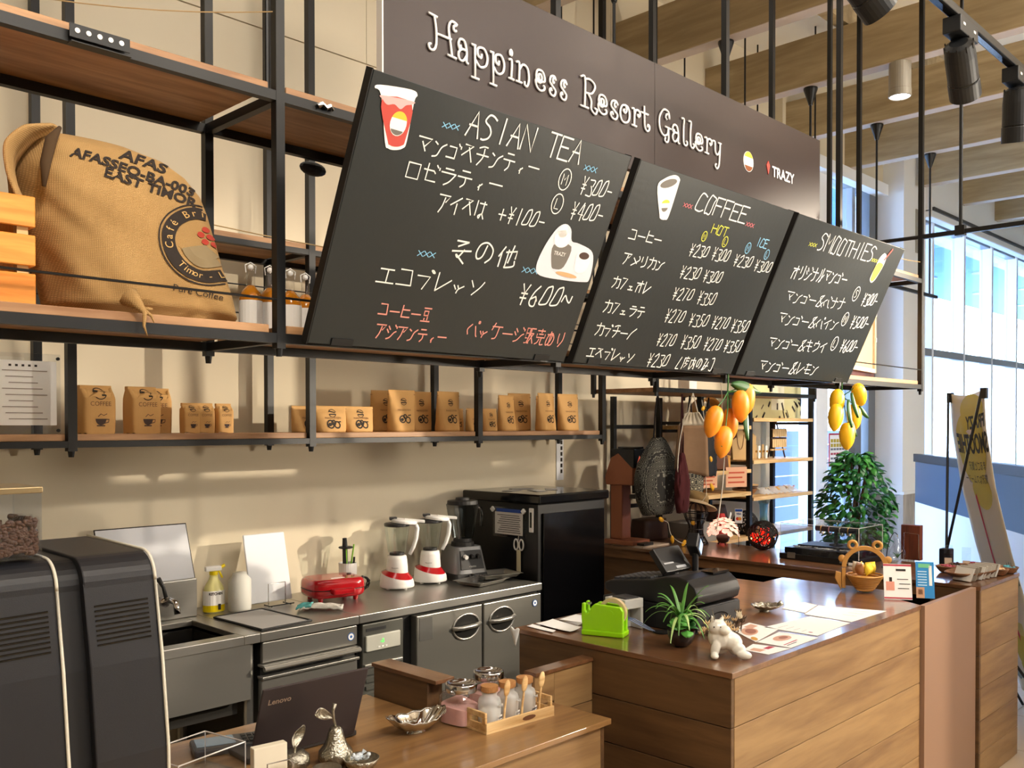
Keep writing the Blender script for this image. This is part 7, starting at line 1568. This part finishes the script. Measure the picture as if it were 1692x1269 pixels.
# posters on the glass
po = thing('glass_poster', 'red-bordered notice with yellow and red lettering stuck on the window behind the ficus', 'poster', (7.69, 3.66, 1.24))
bx('border', mat('poster_red', '#b5384a', .6), po, (0, 0, 0, .40, .003, .29)); bx('paper', PAPER, po, (.015, -.001, .015, .385, -.0001, .275))
for k, c in enumerate(('#b8a22c', '#b8a22c', '#6b6f78', '#b5384a', '#6b6f78', '#6b6f78')): 
    for q in range(6): bx('poster_mark', mat('pm'+c[1:], c, .6), po, (.03+.055*q, -.0018, .24-.04*k-(.018 if k > 1 else .03), .075+.055*q, -.0011, .24-.04*k))
# ficus
fc = thing('potted_ficus', 'bushy green artificial ficus tree in a pot behind the jewellery case', 'plant', (6.02, 2.68, .004))
MB().lathe([(.10, 0), (.14, .22), (.15, .25), (.13, .25), (.11, .22), (0, .2)], 28).build('pot', mat('pot_grey', '#6f6a64', .7), fc)
for k in range(4): MB().tube(cr_smooth([(0, 0, .2), (.03*cos(k*1.6), .03*sin(k*1.6), .6), (-.03*cos(k*1.6), .03*sin(k*1.6), 1.0), (.08*cos(k*1.6), .08*sin(k*1.6), 1.35)], 4), .009, 6).build('trunk', mat('bark', '#5b4636', .9), fc)
FL_ = [mat('ficus_a', '#1f5a2a', .35), mat('ficus_b', '#3f8a3a', .35), mat('ficus_c', '#2e6f3e', .3)]
proto = []
for q in range(3):
    o = MB().grid(lambda u, v: (.062*v, (u-.5)*.036*sin(pi*min(1, v*.95+.03))**.7, .008*sin(pi*v)-.016*abs(u-.5)-.01*v*v), 2, 5).build('leaf', FL_[q], fc, smooth=True); proto.append(o)
random.seed(8); rest = MB(); cnt = 0
for k in range(900):
    a = random.uniform(0, 6.283); h = random.random(); z = .80+.62*h; R_ = .235*sin(pi*min(1, .18+.80*h))**.6; r = R_*sqrt(random.uniform(.25, 1)); 
    Mx = TR(r*cos(a), r*sin(a), z) @ RZ(a+random.uniform(-.8, .8)) @ Matrix.Rotation(random.uniform(-.3, 1.0), 4, 'Y') @ Matrix.Rotation(random.uniform(-.6, .6), 4, 'X')
    near = (cos(a)*-.9+sin(a)*-.4) > .1 and r > R_*.6
    if near and cnt < 290:
        o = proto[k % 3].copy(); COL.objects.link(o); o.matrix_local = Mx; cnt += 1
    else:
        rest.M = Mx; rest.grid(lambda u, v: (.060*v, (u-.5)*.034*sin(pi*min(1, v*.95+.03))**.7, -.01*v*v), 2, 3)
for o in proto: o.location = (-.02, .0, 1.40)
tag(rest.build('foliage', mat('ficus_mix', '#2c6b34', .35, var=.45, vscale=9), fc, smooth=True, recalc=False), None, None, None, 'stuff')
# ================================================================ X-BANNER SEEN FROM BEHIND
bn = thing('x_banner', 'tall smoothie banner seen from behind on a black folding stand', 'banner', (5.40, 1.78, .004))
TLb, TRb = Vector((.17, .146, 1.775)), Vector((-.20, -.150, 1.785)); nn_ = Vector((.62, -.78, 0)).normalized()
prf = [(0, 0), (.12, .012), (.3, .06), (.5, .14), (.7, .235), (.88, .33), (1, .40)]
def bpt(u, v, d=0):
    q = v*6; k = min(int(q), 5); f = q-k; s_ = prf[k][1]*(1-f)+prf[k+1][1]*f; hh = prf[k][0]*(1-f)+prf[k+1][0]*f
    sagt = -.02*sin(pi*u)*(1-v)
    p = TLb.lerp(TRb, u); return Vector((p.x, p.y, p.z*(1-hh)+.09*hh+sagt))+nn_*(s_-.02*sin(pi*u)*0)-nn_*d
MB().grid(lambda u, v: bpt(u, v), 12, 36).build('banner_sheet', mat('banner_cream', '#e9e2cf', .7), bn, smooth=True, solid=.0012)
def bpoly(name, pts, m_, d=.002, res=1):
    mb = MB(); c = (sum(p[0] for p in pts)/len(pts), sum(p[1] for p in pts)/len(pts)); L0 = len(pts); n = mb.vs([bpt(c[0], c[1], d)]+[bpt(c[0]+(p[0]-c[0])*.5, c[1]+(p[1]-c[1])*.5, d) for p in pts]+[bpt(p[0], p[1], d) for p in pts])
    for k in range(L0): j = (k+1) % L0; mb.fs([(n, n+1+k, n+1+j), (n+1+k, n+1+L0+k, n+1+L0+j, n+1+j)])
    mb.build(name, m_, bn)
BY = mat('banner_yellow', '#d9c94a', .7)
bpoly('mango_print', [(.62+.33*cos(k*pi/12), .075+.075*sin(k*pi/12)+.0) for k in range(24)], BY, .0018); bpoly('mango_print', [(.52+.40*cos(k*pi/12), .20+.13*sin(k*pi/12)) for k in range(24)], BY, .0022); bpoly('mango_print', [(.62+.25*cos(k*pi/12), .345+.05*sin(k*pi/12)) for k in range(24)], BY, .0018)
for s_, size, u0, v0 in (('FRAZY', .19, .98, .155), ('SMOOTHIE', .19, 1.0, .232)):
    m = text_mb(s_, size, bold=.006, fn=lambda u, v: bpt(u0-u*.92, v0-v*.42, .0032)); m.build('banner_lettering', mat('banner_ink', '#3a3826', .8), bn)
for k, s_ in enumerate(('まるごと贅沢', '贅沢なスムージー')):
    m = text_mb(s_, .085, fn=lambda u, v: bpt(.85-u*.92, .282+.04*k-v*.35, .0032)); m.build('banner_lettering', MATS['banner_ink'], bn)
mb = MB(); mb.ribbon([(.42, .37), (.46, .52), (.50, .66), (.54, .74)], .045, lambda u, v: bpt(u, v, .003)); mb.build('straw_print', mat('banner_red', '#cf3a4a', .7), bn)
bpoly('glass_print', [(.25, .70), (.72, .70), (.66, .93), (.32, .93)], mat('banner_lemon', '#d8cf7a', .7), .0020); bpoly('glass_print', [(.28, .74), (.70, .74), (.65, .92), (.34, .92)], mat('banner_lemon2', '#c9bd3e', .7), .0026)
m = MB(); random.seed(2)
for cx, cy, s_ in ((.86, .60, 1), (.90, .80, 1.1), (.80, .95, .9), (.12, .93, .8)):
    for k in range(9):
        a = radians(200+k*17); m.ribbon([(cx, cy), (cx+.11*s_*cos(a), cy+.050*s_*sin(a)), (cx+.20*s_*cos(a), cy+.075*s_*sin(a)+.01)], .018, lambda u, v: bpt(max(0, min(1, u)), max(0, min(1, v)), .0028))
m.build('palm_print', mat('banner_grey', '#8f9a92', .7), bn)
HUB = (TLb+TRb)/2-nn_*.10; HUB.z = .87
for T_ in (TLb, TRb): MB().tube([HUB+Vector((0, 0, .03)), T_-nn_*.01], .0075, 8).build('pole', BLK, bn); MB().box(T_.x-.015, T_.y-.015, T_.z-.05, T_.x+.015, T_.y+.015, T_.z+.005).build('corner_hook', BLK, bn)
MB().box(HUB.x-.03, HUB.y-.03, HUB.z-.06, HUB.x+.03, HUB.y+.03, HUB.z+.05).build('hub', BLK, bn, bevel=.006)
for q in (bpt(.03, 1), bpt(.97, 1), HUB-nn_*.45): q = Vector((q.x, q.y, .008)); MB().tube([HUB-Vector((0, 0, .04)), q], .0075, 8).build('leg', BLK, bn)
# ================================================================ TRACK SPOTS
tk = thing('lighting_track', 'black ceiling lighting track at the upper right', 'track', (0, 0, 0))
MB().box(2.4, 1.118, 2.975, 6.4, 1.152, 3.005).build('track_body', BLK, tk, bevel=.003); MB().box(2.41, 1.126, 2.972, 6.39, 1.145, 2.9745).build('track_slot', BLKG, tk)
for x in (2.6, 6.2): MB().tube([(x, 1.135, 3.005), (x, 1.135, 3.80)], .006, 6).build('suspension_rod', BLK, tk)
SPM = mat('spot_black', '#1c1e21', .45)
def spot(x, yaw, tilt, label, lit):
    t = thing('track_spotlight', label, 'spotlight', (x, 1.135, 2.971), 0, 'black track spotlights')
    MB().box(-.085, -.03, -.055, .085, .03, -.0005).build('adapter_box', SPM, t, bevel=.003); MB().tube([(0, 0, -.055), (0, 0, -.105)], .014, 12).build('swivel', SPM, t)
    for u in (-.05, .05): bx('adapter_screw', PAPER, t, (u-.012, -.0315, -.03, u+.006, -.0302, -.022))
    Mx = TR(0, 0, -.115) @ RZ(yaw) @ Matrix.Rotation(tilt, 4, 'Y')
    MB(Mx).lathe([(.030, .055), (.046, .045), (.050, .0), (.050, -.085)], 28).lathe([(.0502, -.088), (.052, -.092), (.052, -.150), (.046, -.150), (.044, -.12)], 28, caps=False).build('lamp_head', SPM, t, smooth=False)
    MB(Mx).lathe([(.0508, -.085), (.0508, -.089)], 28, caps=False).build('groove_ring', BLKG, t)
    m = MB(Mx); m.lathe([(.044, -.142), (0, -.1425)], 24, caps=False); m.build('lens', mat('spot_lens_lit', '#fff1d8', .4, emit='#ffe9c4', es=6) if lit else BLKG, t)
    for k in range(10): a = k*pi/5; MB(Mx).box(.046*cos(a)-.002, .046*sin(a)-.002, .03, .046*cos(a)+.002, .046*sin(a)+.002, .052).build('cooling_fin', SPM, t)
spot(2.50, radians(160), radians(52), 'black track spotlight cut by the top edge of the view, tilted left', False)
spot(3.36, radians(190), radians(48), 'black track spotlight at upper right tilted steeply to the left', False)
spot(3.98, radians(200), radians(16), 'black track spotlight pointing almost straight down with a lit lens', True)
spot(4.62, radians(30), radians(45), 'black track spotlight at the right edge of the view', False)
cn = thing('ceiling_can_light', 'grey cylindrical ceiling light with a bright white lens under the beam', 'ceiling light', (5.72, 2.28, 3.797))
MB().lathe([(.060, -.205), (.066, -.20), (.066, -.16)], 28, caps=False).build('lower_ring', mat('can_grey', '#a09a8e', .5, .3), cn); MB().lathe([(.064, -.158), (.064, 0)], 28).build('can_body', MATS['can_grey'], cn, smooth=False); MB().lathe([(.0632, -.160), (.0632, -.158)], 28, caps=False).build('groove_ring', BLK, cn)
MB().lathe([(.058, -.2), (0, -.201)], 24, caps=False).build('lens', mat('can_lens', '#ffffff', .4, emit='#f2f6ff', es=14), cn)
